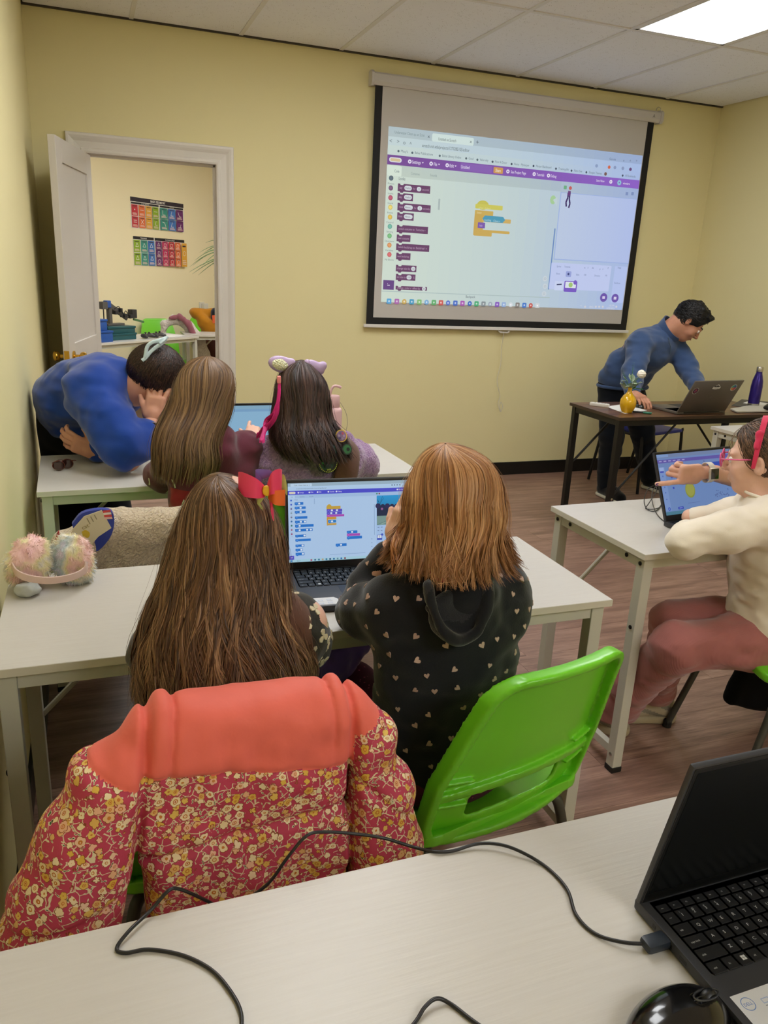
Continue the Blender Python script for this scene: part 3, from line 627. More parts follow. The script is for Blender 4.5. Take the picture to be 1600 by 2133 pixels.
def make_laptop(label, loc, rz, lidang, name='laptop', lidlen=.228, keys=True, glow=None, legends=True, body=None, Wd=.358, Dd=.235, sticker=True, group=None, sty=None):
    """origin: centre of the hinge line at table height; base reaches -y; lidang = tilt past vertical (rad)"""
    t = thing(name, label, 'laptop', loc, rz, group); bm_ = body or LDARK; hw = Wd/2
    b = MB().box((-hw, -Dd, .0015), (hw, 0, .0165), .003).build('base', bm_, t, smooth=30)
    deck = .0166
    MB().box((-hw+.012, -.105-.013, deck-.0015), (hw-.012, -.012, deck-.0001)).build('key_well', LKEY if body is None else LKEY, b)
    if keys:
        y = -.020
        for rn, kh, ks in ROWS:
            tot = sum(k[1] for k in ks); u = (Wd-.028)/tot; x = -hw+.014
            for t_, kw in ks:
                w_ = kw*u-.0028; key = (round(w_, 4), kh)
                if key not in kcache: o = MB().box((0, -kh, 0), (w_, 0, .0016), .0006).build('key', LKEY, b); kcache[key] = o.data
                else: o = link('key', kcache[key], b)
                o.location = (x, y, deck)
                x += kw*u
            y -= kh+.0026
        if legends:
            pl = Print((0, 0, deck+.00165), (1, 0, 0), (0, 1, 0), (0, 0, 1), 1e-6); y = -.020
            for rn, kh, ks in ROWS:
                tot = sum(k[1] for k in ks); u = (Wd-.028)/tot; x = -hw+.014
                for t_, kw in ks:
                    if t_ == '#':
                        for a in (0, 1):
                            for c in (0, 1): pl.rect(x+.006+a*.0032, y-kh*.65+c*.0032, x+.0088+a*.0032, y-kh*.65+.0028+c*.0032, '#cfd2d4')
                    elif t_.strip():
                        h = .0042 if len(t_) == 1 else (.0024 if rn != 'fn' else .0018)
                        pl.text(t_, x+.0045, y-kh*.62, h, '#c6c9cb')
                        if rn == 'num' and len(t_) == 1 and t_ in '1234567890': pl.text('!@#$%^&*()'[int('1234567890'.index(t_))], x+.0045, y-kh*.32, .0026, '#b0b3b5')
                    x += kw*u
                y -= kh+.0026
            pl.build('key_legends', PRINT, b)
    MB().box((-.055-.02, -Dd+.008, deck), (.055-.02, -.122, deck+.0003)).build('touchpad', mat('touchpad', '#33343a', .35, .3), b)
    if sticker:
        c_ = Print((0, 0, deck+.0002), (1, 0, 0), (0, 1, 0), (0, 0, 1), 2e-5); x0, x1, y0, y1 = -hw+.010, -hw+.087, -Dd+.006, -Dd+.045
        if sty is not None: y0, y1 = sty-.040, sty
        c_.poly([(x0, y0), (x1, y0), (x1, y1-.012), (x1-.008, y1), (x0, y1)], '#d4d6dc')
        c_.circ(x0+.013, y1-.013, .0078, '#4a78c0', 24); c_.circ(x0+.013, y1-.013, .0070, '#d4d6dc', 24); c_.text('DELL', x0+.013, y1-.0148, .0036, '#4a78c0', .011, .01, True)
        for k, (a, q) in enumerate(((.03, .012), (.05, .01), (.03, .028), (.05, .026))): c_.rect(x0+a, y1-q-.006, x0+a+.010, y1-q, '#9fb2d8'); c_.rect(x0+a+.001, y1-q-.005, x0+a+.009, y1-q-.001, '#d4d6dc'); c_.rect(x0+a, y1-q-.009, x0+a+.013, y1-q-.008, '#8f96a4')
        c_.build('label_card', PRINT, b)
    # ports on the left side
    for k, (a, l) in enumerate(((-.035, .006), (-.055, .015), (-.082, .012), (-.165, .012))): MB().box((-hw-.0003, a-l, .006), (-hw+.004, a, .0115), .0005).build('port', LBEZ, b)
    # lid
    lid = MB().box((-hw, -.004, 0), (hw, .0035, lidlen), .0025).build('lid', bm_, t, smooth=30); lid.location = (0, -.004, .012); lid.rotation_euler = (-lidang, 0, 0)
    MB().box((-hw+.003, -.0052, .004), (hw-.003, -.0038, lidlen-.003), .0006).build('bezel', LBEZ if body is None else LBEZ, lid)
    sx0, sx1, sz0, sz1 = -hw+.0075, hw-.0075, .022, lidlen-.009
    MB().lathe([(.006, -hw+.05), (.006, hw-.05)], 10, R=[[0, 0, 1], [0, 1, 0], [1, 0, 0]]).build('hinge', LBEZ, t, smooth=40).location = (0, -.002, .012)
    if glow is None: MB().box((sx0, -.0056, sz0), (sx1, -.0052, sz1)).build('screen', SCROFF, lid)
    else:
        P_ = Print((0, -.0054, 0), (1, 0, 0), (0, 0, 1), (0, -1, 0), 6e-6); glow(P_, sx0, sz0, sx1-sx0, sz1-sz0); P_.build('screen', GLOW, lid)
    MB().lathe([(.0018, 0), (.0018, .0006), (.0005, .0007)], 10, c=(0, -.0052, lidlen-.0055), R=[[1, 0, 0], [0, 0, -1], [0, 1, 0]]).build('camera_lens', LKEY, lid)
    return t
def scr_code(P, x0, z0, w, h):
    # u,v from the photograph's own crop of this screen (0..1, v down)
    def R(u0, v0, u1, v1, c, r=0): P.rect(x0+u0*w, z0+(1-v1)*h, x0+u1*w, z0+(1-v0)*h, c, r*w)
    def C(u, v, r, c): P.circ(x0+u*w, z0+(1-v)*h, r*w, c, 12)
    def T(t, u, v, hh, c, u1=None): P.text(t, x0+u*w, z0+(1-v)*h, hh*h, c, None if u1 is None else (u1-u)*w)
    R(0, 0, 1, 1, '#b3d0f2'); R(0, 0, 1, .042, '#9fb9cc'); R(.02, .006, .175, .042, '#c2dcf2', .004); T('Code - Ocean Clean-up  x', .045, .034, .014, '#4f5f74', .16)
    R(0, .042, 1, .09, '#b6d4f2'); T('scratch.mit.edu/projects/editor/tutorial=getStarted', .06, .077, .015, '#5a6b80', .28); [C(.78+.02*k, .06, .005, '#5a6b80') for k in range(4)]
    R(0, .095, 1, .145, '#4d4fd0'); R(.008, .106, .055, .135, '#e6ecfa', .008); R(.012, .112, .051, .130, '#e0d2b4', .006)
    for t, u, u1 in (('Settings', .085, .115), ('File', .165, .185), ('Edit', .225, .245), ('Tutorials', .305, .34), ('Debug', .365, .395), ('Save Now', .83, .865)): T(t, u, .127, .016, '#e8eaff', u1); C(u-.009, .12, .006, '#e8eaff')
    R(0, .145, 1, .19, '#a6c4ea'); R(0, .155, .05, .19, '#b9d6f6', .003); T('Code', .02, .178, .013, '#5060a0', .035); T('Costumes', .085, .178, .013, '#6a80a8', .12); T('Sounds', .155, .178, .013, '#6a80a8', .185); T('Motion', .047, .215, .014, '#4f5f80', .07)
    for k, c in enumerate(('#3a66d0', '#3e58d0', '#6a5688', '#8aa0b0', '#7a7c98', '#3a6ea8', '#2f7a70', '#a0587a', '#9a5080')): C(.022, .215+k*.053, .0065, c); T('o', .018, .25+k*.053, .007, '#7a90b4', .03)
    B = '#2a78d0'
    def bl(u0, v0, u1, v1, c=B, ov=()):
        R(u0, v0, u1, v1, c, .002); R(u0+.008, v1-.002, u0+.018, v1+.006, c)
        vm_ = (v0+v1)/2
        P.rect(x0+(u0+.006)*w, z0+(1-vm_-.003)*h, x0+(u0+.02)*w, z0+(1-vm_+.003)*h, tuple(min(1, q*1.5+.1) for q in lin(c)))
        for o_ in ov: R(o_-.008, vm_-.011, o_+.008, vm_+.011, '#e2eefc', .0065)
    for a in ((.047, .24, .11, .272, B, (.08,)), (.047, .295, .127, .325, B, (.09,)), (.047, .348, .127, .38, B, (.09,)), (.047, .418, .138, .45, B, ()), (.047, .472, .13, .504, B, (.09, .12)), (.047, .522, .183, .556, B, (.08,)), (.047, .577, .175, .61, B, (.08, .135, .162)),
              (.047, .65, .125, .68, B, (.115,)), (.047, .705, .16, .735, B, ()), (.047, .775, .112, .805, B, (.10,)), (.047, .83, .10, .86, B, (.09,)), (.047, .88, .112, .915, B, (.10,))): bl(*a)
    R(.19, .2, .193, .27, '#7a98c8'); C(.30, .31, .018, '#c8a840'); R(.28, .305, .385, .342, '#c9a545'); bl(.281, .342, .397, .375, '#5a4fc8', (.32, .358)); bl(.281, .377, .395, .41, '#5a4fc8', (.315, .352)); bl(.281, .412, .412, .44, '#b050b8'); R(.281, .442, .352, .475, '#d09a40'); R(.281, .442, .29, .55, '#d09a40'); bl(.29, .48, .35, .515, '#2f80c8', (.32,)); R(.281, .522, .352, .548, '#c8a050')
    bl(.43, .63, .51, .664, B, (.47,)); bl(.43, .667, .53, .70, '#b050b8'); bl(.43, .703, .545, .738, B); bl(.345, .79, .427, .825, B, (.385,))
    R(.3, .925, .57, .929, '#7f9cc8'); R(.64, .30, .643, .70, '#7f9cc8', .001); [C(.62, q, .004, '#8aa4cc') for q in (.75, .8, .85)]
    R(.655, .2, 1, .965, '#a9c8f0'); C(.662, .165, .006, '#3f8a60'); C(.68, .165, .006, '#8a4048')
    for k in range(14): P.rect(x0+.66*w, z0+(1-.19-.30*(k+1)/14)*h, x0+.99*w, z0+(1-.19-.30*k/14)*h, lerp(lin('#2a9bd8'), lin('#1c6a90'), k/13))
    rr = random.Random(3)
    R(.66, .33, .99, .47, '#1e2a48'); 
    for k in range(9): C(.67+k*.036, .335+rr.uniform(-.02, .02), .02, '#222a4e' if k % 2 else '#2c2a58')
    for k in range(16): C(.80+rr.uniform(0, .18), .37+rr.uniform(-.06, .06), .008, rr.choice(['#8a4a90', '#5a4a90', '#3a6aa0', '#7a3a6a']))
    C(.70, .365, .009, '#9a6098')
    R(.66, .455, .99, .575, '#7d9c96')
    for k in range(7): P.line(x0+(.66+k*.03)*w, z0+(1-.57+k*.006)*h, x0+(.80+k*.03)*w, z0+(1-.48)*h, .003*w, '#9db8ac' if k % 2 else '#587c80')
    for a, b, c, d in ((.68, .35, .695, .24), (.685, .31, .67, .25), (.69, .28, .715, .22), (.692, .26, .705, .20), (.675, .28, .664, .24)): P.line(x0+a*w, z0+(1-b)*h, x0+c*w, z0+(1-d)*h, .002*w, '#1c2c4a')
    for k, u in enumerate((.665, .69, .75, .8, .85)): R(u, .60, u+.014, .606, '#5a6a90'); R(u, .645, u+.012, .651, '#5a6a90')
    R(.66, .70, .70, .77, '#4458c0', .004); R(.664, .705, .696, .745, '#dfe8f4'); R(.679, .71, .682, .74, '#444455'); C(.70, .70, .009, '#4458c0')
    R(0, .915, .035, .965, '#5a50c8'); R(.012, .935, .024, .945, '#d8dcff'); R(0, .965, 1, 1, '#a9d4e4'); R(.01, .972, .022, .994, '#3a86c8'); T('Search', .055, .99, .013, '#5f7486', .08)
    for k, c in enumerate(('#b0406a', '#2f5a90', '#30709a', '#c0a080', '#2f78a8', '#24407a', '#2468a8', '#6a90a8', '#2a6ac0', '#8a3a4a')): R(.155+k*.028, .972, .168+k*.028, .993, c, .003)
def scr_right(P, x0, z0, w, h):
    def R(u0, v0, u1, v1, c, r=0): P.rect(x0+u0*w, z0+(1-v1)*h, x0+u1*w, z0+(1-v0)*h, c, r*w)
    def C(u, v, r, c, ry=None): P.circ(x0+u*w, z0+(1-v)*h, r*w, c, 24, None if ry is None else ry*w)
    R(0, 0, 1, 1, '#6f8cc0'); R(0, 0, 1, .06, '#7486ac'); R(0, 0, .15, .05, '#7f9ccc'); R(0, .09, 1, .145, '#6157a8')
    for k in range(6): R(.02+k*.06, .108, .055+k*.06, .124, '#a9a4d8')
    R(0, .145, 1, .21, '#6f88bc'); R(0, .21, .075, .93, '#7b97cc'); R(.01, .215, .065, .27, '#9aaede', .004); R(.012, .275, .06, .30, '#3f4cb4')
    for q in (.36, .45, .54, .63, .74): C(.038, q, .007, '#4a68b8')
    for a, b in ((.12, .27), (.14, .37), (.14, .46), (.14, .55)): R(a, b, a+.02, b+.035, '#3048b0')
    for a, b in ((.12, .23), (.19, .24)): R(a, b, a+.04, b+.008, '#566ca0')
    C(.36, .63, .065, '#8c9440', .075); C(.36, .62, .055, '#9da04c', .063)
    R(.60, .20, .98, .40, '#2f4cae', .003); R(.66, .22, .675, .38, '#5a4038'); R(.60, .36, .98, .40, '#56408c'); C(.61, .175, .006, '#46507a')
    for k in range(26): rr = random.Random(k); C(.66+rr.uniform(0, .22), .68+rr.uniform(0, .12), .006, '#56689c')
    R(.30, .84, .46, .846, '#5c70a4'); R(.165, .885, .235, .925, '#2c40b0', .003); R(.18, .90, .222, .91, '#a0aae8'); C(.05, .90, .016, '#3450b4'); C(.05, .90, .007, '#8ca4e0')
    R(0, .945, 1, 1, '#4c7e94'); [R(.3+k*.03, .957, .315+k*.03, .985, '#2f5878') for k in range(9)]
def scr_back(P, x0, z0, w, h):
    def R(u0, v0, u1, v1, c, r=0): P.rect(x0+u0*w, z0+(1-v1)*h, x0+u1*w, z0+(1-v0)*h, c, r*w)
    R(0, 0, 1, 1, '#8db9d8'); R(0, 0, 1, .07, '#86aec8'); R(0, .07, 1, .12, '#7ba6cc'); R(.22, .56, .36, .62, '#c0924c'); R(.22, .60, .30, .64, '#c09a50'); R(.24, .66, .42, .76, '#3f7cd0'); R(.26, .70, .31, .73, '#cfe0f4', .01); R(.34, .70, .38, .73, '#cfe0f4', .01); R(.24, .78, .36, .85, '#8f6ac0'); R(.6, .2, 1, .6, '#6f9fc8'); R(0, .95, 1, 1, '#7fc0c0')
lap_mid = make_laptop('open dark laptop showing code blocks, between the brown-haired and red-haired girls', (.839, 1.757, TZ), -.07, .19, glow=scr_code)
lap_near = make_laptop('open dark laptop with a black screen, on the desk nearest the viewer', (.825+.179, .607, TZ), 0, -.19, lidlen=.232, sty=-.147)
lap_right = make_laptop('open dark laptop with a yellow egg shape on its screen, being pointed at', (1.918+.177, 1.892+.022, TZ), .125, .42, glow=scr_right, legends=False, sticker=False)
lap_back = make_laptop('open laptop on the back desk, glimpsed between the two girls there', (.845, 2.90, TZ), .02, .12, glow=scr_back, keys=False, sticker=False, lidlen=.222)
lap_man = make_laptop('silver laptop with three stickers on its lid, on the brown desk', (3.61, 3.632, .752), PI+.07, .47, body=LSILV, keys=False, sticker=False, lidlen=.222, Wd=.38, Dd=.25, glow=scr_back)
lm = [c for c in lap_man.children if c.name.startswith('lid')][0]
st = Print((0, .0037, 0), (-1, 0, 0), (0, 0, 1), (0, 1, 0), 5e-5)   # seen from outside: +x runs to the lid's own left
def sx(u, v): return (-.19+u*.38, (1-v)*.222)
x, y = sx(.11, .30); st.circ(x, y, .0215, '#d8d4d0', 24); st.circ(x, y, .0195, '#3a2338', 24); [st.circ(x+.007*math.cos(k*1.05), y+.007*math.sin(k*1.05), .005, c, 8) for k, c in enumerate(('#a03c50', '#8c4a6e', '#b05a3c', '#5a4a8a', '#a03c50', '#6e3c6e'))]
x, y = sx(.50, .19); st.poly([(x+a*.030, y+b*.016) for a, b in ((-1, -.8), (-.9, .1), (-.4, .5), (.05, 1.2), (.45, .9), (.6, .3), (1, .1), (.95, -.7), (.2, -1), (-.3, -1))], '#dcdad6'); st.rect(x-.022, y-.001, x+.02, y+.007, '#23252a', .003); st.rect(x-.005, y+.006, x+.010, y+.011, '#23252a', .002)
x1_, _ = sx(.50, .19); st.text('camp', x1_-.016, y-.010, .006, '#7a7674', .03)
x, y = sx(.86, .22); st.circ(x, y, .0225, '#d0d2cc', 24)
for a0, c in ((0, '#3f5f96'), (90, '#3f9a86'), (180, '#cf8c46'), (270, '#b24a5c')): st.poly([(x, y)]+[(x+.0195*math.cos(math.radians(a0+d)), y+.0195*math.sin(math.radians(a0+d))) for d in range(0, 91, 15)], c)
x, y = sx(.5, .52); st.circ(x, y, .012, '#6d6761', 20); st.circ(x, y, .0105, '#77716b', 20)
st.build('sticker', PRINT, lm)
# ------------------------------------------------------------------ near desk: mouse and cable
BLKG = mat('gloss_black', '#0b0b0d', .16, coat=.4); BLK = mat('plastic_black', '#101113', .42); CABLE = mat('cable_black', '#141316', .4)
ms = thing('computer_mouse', 'glossy black computer mouse beside the laptop on the nearest desk', 'mouse', (.762, .452, TZ), -1.35); ms.scale = (1.16, 1.16, 1.1)
s = Sdf((-.05, -.075, -.005), (.05, .075, .05), .0016); s.ell((0, 0, .004), (.036, .058, .031), k=0); s.cut((0, 0, .001), (0, 0, -1)); s.rbox((0, .036, .036), (.0045, .020, .012), rad=.004, k=0, op='-')
V, Q = s.mesh(); V = relax(V, Q, 3); build_vq('body', V, Q, BLKG).parent = ms
wv = MB().lathe([(.0005, -.004), (.009, -.004), (.0105, -.002), (.0105, .002), (.009, .004), (.0005, .004)], 24, c=(0, .038, .0205), R=[[0, 0, 1], [0, 1, 0], [1, 0, 0]]).build('scroll_wheel', BLK, ms, smooth=40)
bt = MB().tube([(0, .052*math.cos(a), .0045+.0313*math.sin(a)) for a in np.linspace(.2, 1.25, 14)], .0006, 6).build('button_seam', BLK, ms)
ring = MB().tube([(.0055*math.cos(a), .035+.018*math.sin(a), .0282-.0062*math.sin(a)) for a in np.linspace(0, 2*PI, 30)], .001, 6, cap=False).build('wheel_trim', mat('grey_gloss', '#55565a', .12, .6), ms, smooth=60)
zc = TZ+.0028
def deskpt(u, v, dz=0): q = atz(u, v, zc+dz); q[2] = zc+dz; return q
pts = [deskpt(1358, 1966, .006), deskpt(1300, 1963, .004), deskpt(1240, 1945), deskpt(1200, 1905), deskpt(1180, 1850), deskpt(1130, 1800), deskpt(1060, 1764, .006), deskpt(1000, 1757, .004), deskpt(945, 1772), deskpt(905, 1774)]
pts += [at(u, v, y) for u, v, y in ((860, 1764, .792), (800, 1746, .80), (740, 1737, .81), (680, 1733, .81), (640, 1740, .805), (600, 1785, .80), (568, 1830, .80), (540, 1856, .80), (500, 1882, .80), (462, 1890, .80), (430, 1876, .80), (400, 1862, .79), (370, 1851, .785), (350, 1856, .78), (315, 1895, .772))]
pts += [deskpt(270, 1938, .004), deskpt(243, 1975), deskpt(262, 1985), deskpt(310, 1978), deskpt(380, 1990), deskpt(440, 2020), deskpt(480, 2065), deskpt(502, 2110), deskpt(500, 2160), deskpt(485, 2230)]
cb = thing('usb_cable', 'long thin black cable snaking across the nearest desk from the laptop', 'cable', tuple(pts[0]))
bw(MB().tube(bez(pts, 6), .0022, 8), 'cord', CABLE, cb, smooth=60)
pq = deskpt(1358, 1966, .006); plug = MB(); plug.box((.795, pq[1]-.010, TZ+.003), (.828, pq[1]+.010, TZ+.0155), .005); bw(plug, 'plug', mat('plug_slate', '#1f2630', .4), cb, smooth=40)
pc2 = [deskpt(800, 2200, .002), deskpt(862, 2133), deskpt(885, 2098, .003), deskpt(910, 2080, .004), deskpt(940, 2092), deskpt(990, 2130), deskpt(1080, 2190)]
c2 = thing('mouse_cable', 'short loop of black cable at the near edge beside the mouse', 'cable', tuple(pc2[0])); bw(MB().tube(bez(pc2, 6), .0022, 8), 'cord', CABLE, c2, smooth=60)
# right desk: coiled cable
c3 = thing('tangled_cable', 'tangled black cable beside the laptop on the right desk', 'cable', tuple(atz(1355, 1060, TZ)))
P3 = [atz(u, v, TZ+.004+z) for u, v, z in ((1410, 1092, 0), (1390, 1090, 0), (1368, 1070, 0), (1358, 1040, .01), (1362, 1018, .02), (1378, 1014, .02), (1386, 1030, .0), (1370, 1062, 0), (1350, 1062, 0), (1342, 1045, .01), (1348, 1022, .03), (1362, 1012, .04), (1368, 1022, .03), (1352, 1048, .01), (1346, 1060, 0), (1372, 1058, 0), (1384, 1040, 0))]
bw(MB().tube(bez(P3, 6), .0017, 6), 'cord', CABLE, c3, smooth=60)
# ------------------------------------------------------------------ teacher's desk things
DZT = .752
YEL = mat('vase_yellow', '#e0ad14', .12, coat=.5); GRN = mat('leaf_green', '#3f7d3c', .5); SAGE = mat('leaf_sage', '#a3b59c', .6); WHT = mat('rose_white', '#efe8da', .7)
va = thing('bud_vase', 'round yellow ceramic bud vase standing on the brown desk', 'vase', (3.14, 3.715, DZT))
MB().lathe([(.012, 0), (.028, .001), (.034, .012), (.044, .035), (.047, .055), (.044, .076), (.034, .096), (.020, .110), (.013, .122), (.0115, .136), (.0125, .146), (.0095, .146), (.0085, .13), (.003, .10)], 36).build('body', YEL, va, smooth=60)
fw_ = thing('flower_stems', 'white rose with grey-green leaves standing in the yellow vase', 'flowers', (3.14, 3.715, DZT+.13))
rr = random.Random(5)
def leaf(mb, base, d, L, wd, bend=.2):
    d = np.array(d, float); d /= np.linalg.norm(d); a = np.cross(d, [0, .3, 1.0]); a /= np.linalg.norm(a); n = np.cross(a, d); vs = []
    for i in range(5):
        t = i/4; wv_ = wd*math.sin(PI*min(.97, t*.9+.06)); c = np.array(base)+d*L*t+n*bend*L*(-t*t)
        vs += [c-a*wv_, c+n*wd*.25, c+a*wv_]
    mb.add(vs, [(3*i+k, 3*i+k+1, 3*i+k+4, 3*i+k+3) for i in range(4) for k in (0, 1)])
rt_w = RT/np.linalg.norm(RT)
stems = MB()
def fp(du, dv): return rt_w*du*1.0+np.array([0, 0, 1])*dv          # metres right / up of the vase mouth
for e in ((-.055, .10), (.0, .13), (.045, .075), (-.03, .05), (.05, .0)): stems.tube(bez([(0, 0, 0), fp(e[0]*.4, e[1]*.5), fp(*e)], 5), .0014, 5)
stems.build('stem', GRN, fw_)
for k in range(22):
    l = MB(); a = rr.uniform(-1, 1); b_ = rr.uniform(.0, .085); leaf(l, fp(a*.03, b_*.75), np.array(fp(a, rr.uniform(.1, 1)))+np.array([0, rr.uniform(-.5, .5), 0]), rr.uniform(.034, .050), rr.uniform(.012, .018), rr.uniform(-.2, .4)); l.build('leaf', SAGE, fw_, smooth=60)
l = MB(); leaf(l, fp(.006, .012), fp(1, .05), .066, .016, .2); l.build('leaf', mat('leaf_bright', '#2f9a3a', .5), fw_, smooth=60)
for (ex, ez, sx_) in ((-.058, .115, -.5), (.0, .155, .0)):
    l = MB()
    for k in range(12):
        t = k/11; c = fp(ex*(.45+.55*t), ez*(.45+.55*t))
        for sd in (-1, 1): leaf(l, c, fp(sd, .35), .012*(1-.4*t), .0022, .1)
    l.build('fern_sprig', GRN, fw_, smooth=60)
rc = fp(.054, .092); ro = Sdf(rc-.045, rc+.045, .0018)
def rosef(X, Y, Z):
    x, y, z = X-rc[0], Y-rc[1], Z-rc[2]; r = np.sqrt(x*x+y*y+z*z*1.25)+1e-6; th = np.arctan2(y, x); el = z/r
    F = r-.027
    for k, (n_, e0) in enumerate(((5, -.5), (5, -.05), (4, .35), (3, .7))): F = F+.0026*np.abs(np.sin(n_*th/2+k*1.1+el*3))*np.exp(-((el-e0)/.28)**2)-.002*np.exp(-((el-e0-.2)/.07)**2)
    return F+.010*np.exp(-((1-el)/.05)**1.0)*0
ro.fn(rc-.045, rc+.045, rosef); V, Q = ro.mesh(); build_vq('rose_bloom', relax(V, Q, 1), Q, WHT).parent = fw_
cal = MB(); [leaf(cal, rc+np.array([0, -.004, -.014]), (math.cos(k*1.26)*.7, math.sin(k*1.26)*.7, .8), .034, .010, -.3) for k in range(5)]; cal.build('sepal', GRN, fw_, smooth=60)
rm = thing('remote_control', 'white remote control at the left end of the brown desk', 'remote', (3.075, 3.955, DZT), -.85)
MB().box((-.02, -.018, 0), (.095, .018, .020), .006).build('body', mat('white_plastic', '#dcd8cf', .35), rm, smooth=40)
for k in range(4): MB().lathe([(.004, 0), (.004, .0012), (.0005, .0014)], 10, c=(.01+k*.02, 0, .0198)).build('button', mat('button_grey', '#8d8a86', .5), rm)
pp = thing('paper_sheet', 'white sheet of paper lying under the yellow vase', 'paper', (3.2, 3.80, DZT))
bw(MB().prism([tuple(atz(u, v, DZT)[:2]) for u, v in ((1263, 847), (1302, 862), (1348, 855), (1300, 842))], DZT+.0002, DZT+.0010), 'sheet', PAPER, pp)
pn = thing('marker_pen', 'dark marker pen with a green cap beside the yellow vase', 'pen', (3.2, 3.69, DZT+.007))
a, b = atz(1318, 857, DZT+.007), atz(1358, 861, DZT+.007); m_ = a+(b-a)*.55
bw(MB().tube([a, m_], .0055, 12), 'barrel', BLK, pn, smooth=40); bw(MB().tube([m_, b-(b-a)*.06, b], [.0068, .0068, .004], 12), 'cap', mat('cap_green', '#1f6a50', .35), pn, smooth=40)
mm = thing('computer_mouse', 'small black computer mouse under the hand of the man', 'mouse', (3.345, 3.868, DZT), -.3)
s = Sdf((-.04, -.06, -.004), (.04, .06, .04), .003); s.ell((0, 0, .004), (.029, .048, .024), k=0); s.cut((0, 0, .001), (0, 0, -1)); V, Q = s.mesh(); build_vq('body', relax(V, Q, 2), Q, BLKG).parent = mm
MB().lathe([(.0005, -.003), (.007, -.003), (.007, .003), (.0005, .003)], 14, c=(0, .026, .021), R=[[0, 0, 1], [0, 1, 0], [1, 0, 0]]).build('scroll_wheel', BLK, mm)
bo = thing('water_bottle', 'purple metal water bottle with a steel cap on the brown desk', 'bottle', (4.20, 3.83, DZT))
PUR = mat('bottle_purple', '#33247a', .22, .5); STL = mat('steel', '#b9b4ac', .25, .9)
MB().lathe([(.034, .022), (.0355, .03), (.0355, .13), (.032, .165), (.024, .195), (.0185, .215), (.0185, .222)], 32).build('body', PUR, bo, smooth=50)
MB().lathe([(.001, 0), (.032, 0), (.0345, .004), (.0345, .022)], 32).build('base_band', STL, bo, smooth=40); MB().lathe([(.0195, .222), (.0205, .225), (.0205, .248), (.018, .252), (.001, .252)], 32).build('cap', STL, bo, smooth=40)
def flat(name, label, cat, uv, z0, th, m, parts=None):
    t = thing(name, label, cat, (float(atz(*uv[0], DZT)[0]), float(atz(*uv[0], DZT)[1]), DZT)); bw(MB().prism([tuple(atz(u, v, DZT)[:2]) for u, v in uv], DZT+z0, DZT+z0+th), 'sheet' if th < .003 else 'cover', m, t); return t
flat('folder', 'grey folder lying on the brown desk behind the laptop', 'folder', [(1524, 846), (1600, 852), (1600, 838), (1545, 833)], .0003, .004, mat('folder_grey', '#4a4743', .6))
flat('notebook', 'light notebook with a dark spine at the near edge of the brown desk', 'notebook', [(1521, 855), (1535, 861), (1640, 859), (1640, 850), (1560, 848)], .0046, .007, mat('note_cream', '#b9b4a6', .6))
flat('paper_sheet', 'white paper at the foot of the purple bottle', 'paper', [(1548, 841), (1588, 848), (1600, 842), (1562, 836)], .0045, .0008, PAPER)
ec = thing('eyeglass_case', 'black glasses case at the right edge beside the purple bottle', 'case', tuple(atz(1600, 845, DZT+.02)))
bw(MB().tube([atz(1592, 849, DZT+.028), atz(1600, 849, DZT+.028), atz(1650, 850, DZT+.028)], [.008, .018, .016], 12), 'body', BLK, ec, smooth=50)
# sunglasses on the back desk
sg = thing('sunglasses', 'brown tinted sunglasses lying folded on the desk by the left wall', 'sunglasses', (.125, 2.95, TZ+.02)); LENS = mat('lens_brown', '#3a1f1c', .12, spec=.8); TORT = mat('tortoise', '#5a2f24', .25)
def sgp(u, v, z): q = atz(u, v, z); return q
for cu, cv in ((122, 970), (140, 966)):
    l = MB(); n_ = 18; c = atz(cu, cv, TZ+.020)
    l.add([c+np.array([.019*math.cos(2*PI*k/n_), .004*math.cos(4*PI*k/n_), .016*math.sin(2*PI*k/n_)]) for k in range(n_)]+[c+np.array([.019*math.cos(2*PI*k/n_), .0035+.004*math.cos(4*PI*k/n_), .016*math.sin(2*PI*k/n_)]) for k in range(n_)], [tuple(range(n_)), tuple(range(n_, 2*n_))[::-1]]+[(k, (k+1) % n_, n_+(k+1) % n_, n_+k) for k in range(n_)]); bw(l, 'lens', LENS, sg)
    bw(MB().tube([c+np.array([.020*math.cos(a), .0017, .017*math.sin(a)]) for a in np.linspace(0, 2*PI, 20)], .0016, 6), 'rim', TORT, sg, smooth=60)
c0, c1 = atz(122, 970, TZ+.02), atz(140, 966, TZ+.02)
bw(MB().tube([c0+np.array([-.02, 0, .01]), c0+np.array([.0, .035, .012]), c1+np.array([.03, .03, .004])], .0018, 6), 'temple_arm', TORT, sg); bw(MB().tube([c1+np.array([.02, 0, .01]), c0+np.array([.01, .04, .005]), c0+np.array([-.01, .045, -.008])], .0018, 6), 'temple_arm', TORT, sg)
# pink tumbler behind the dark-haired girl
pb = thing('water_bottle', 'tall pale pink water bottle with a loop lid on the back desk', 'bottle', (1.105, 2.875, TZ)); PNK = mat('bottle_pink', '#cfa9ab', .5)
MB().lathe([(.001, 0), (.034, 0), (.036, .004), (.036, .205), (.033, .215), (.025, .222)], 32).build('body', PNK, pb, smooth=50)
MB().lathe([(.025, .222), (.0262, .224), (.0262, .262), (.024, .266), (.001, .266)], 28).build('lid', PNK, pb, smooth=40)
MB().tube(bez([(-.014, 0, .262), (-.010, 0, .285), (.002, 0, .302), (.022, 0, .300), (.03, 0, .296)], 5), .0052, 8).build('straw_spout', PNK, pb, smooth=60)
MB().tube(bez([(.026, -.01, .24), (.05, -.01, .20), (.058, -.01, .16), (.055, -.005, .13)], 5), .0009, 5).build('cord_loop', mat('string', '#8a7f74', .6), pb)

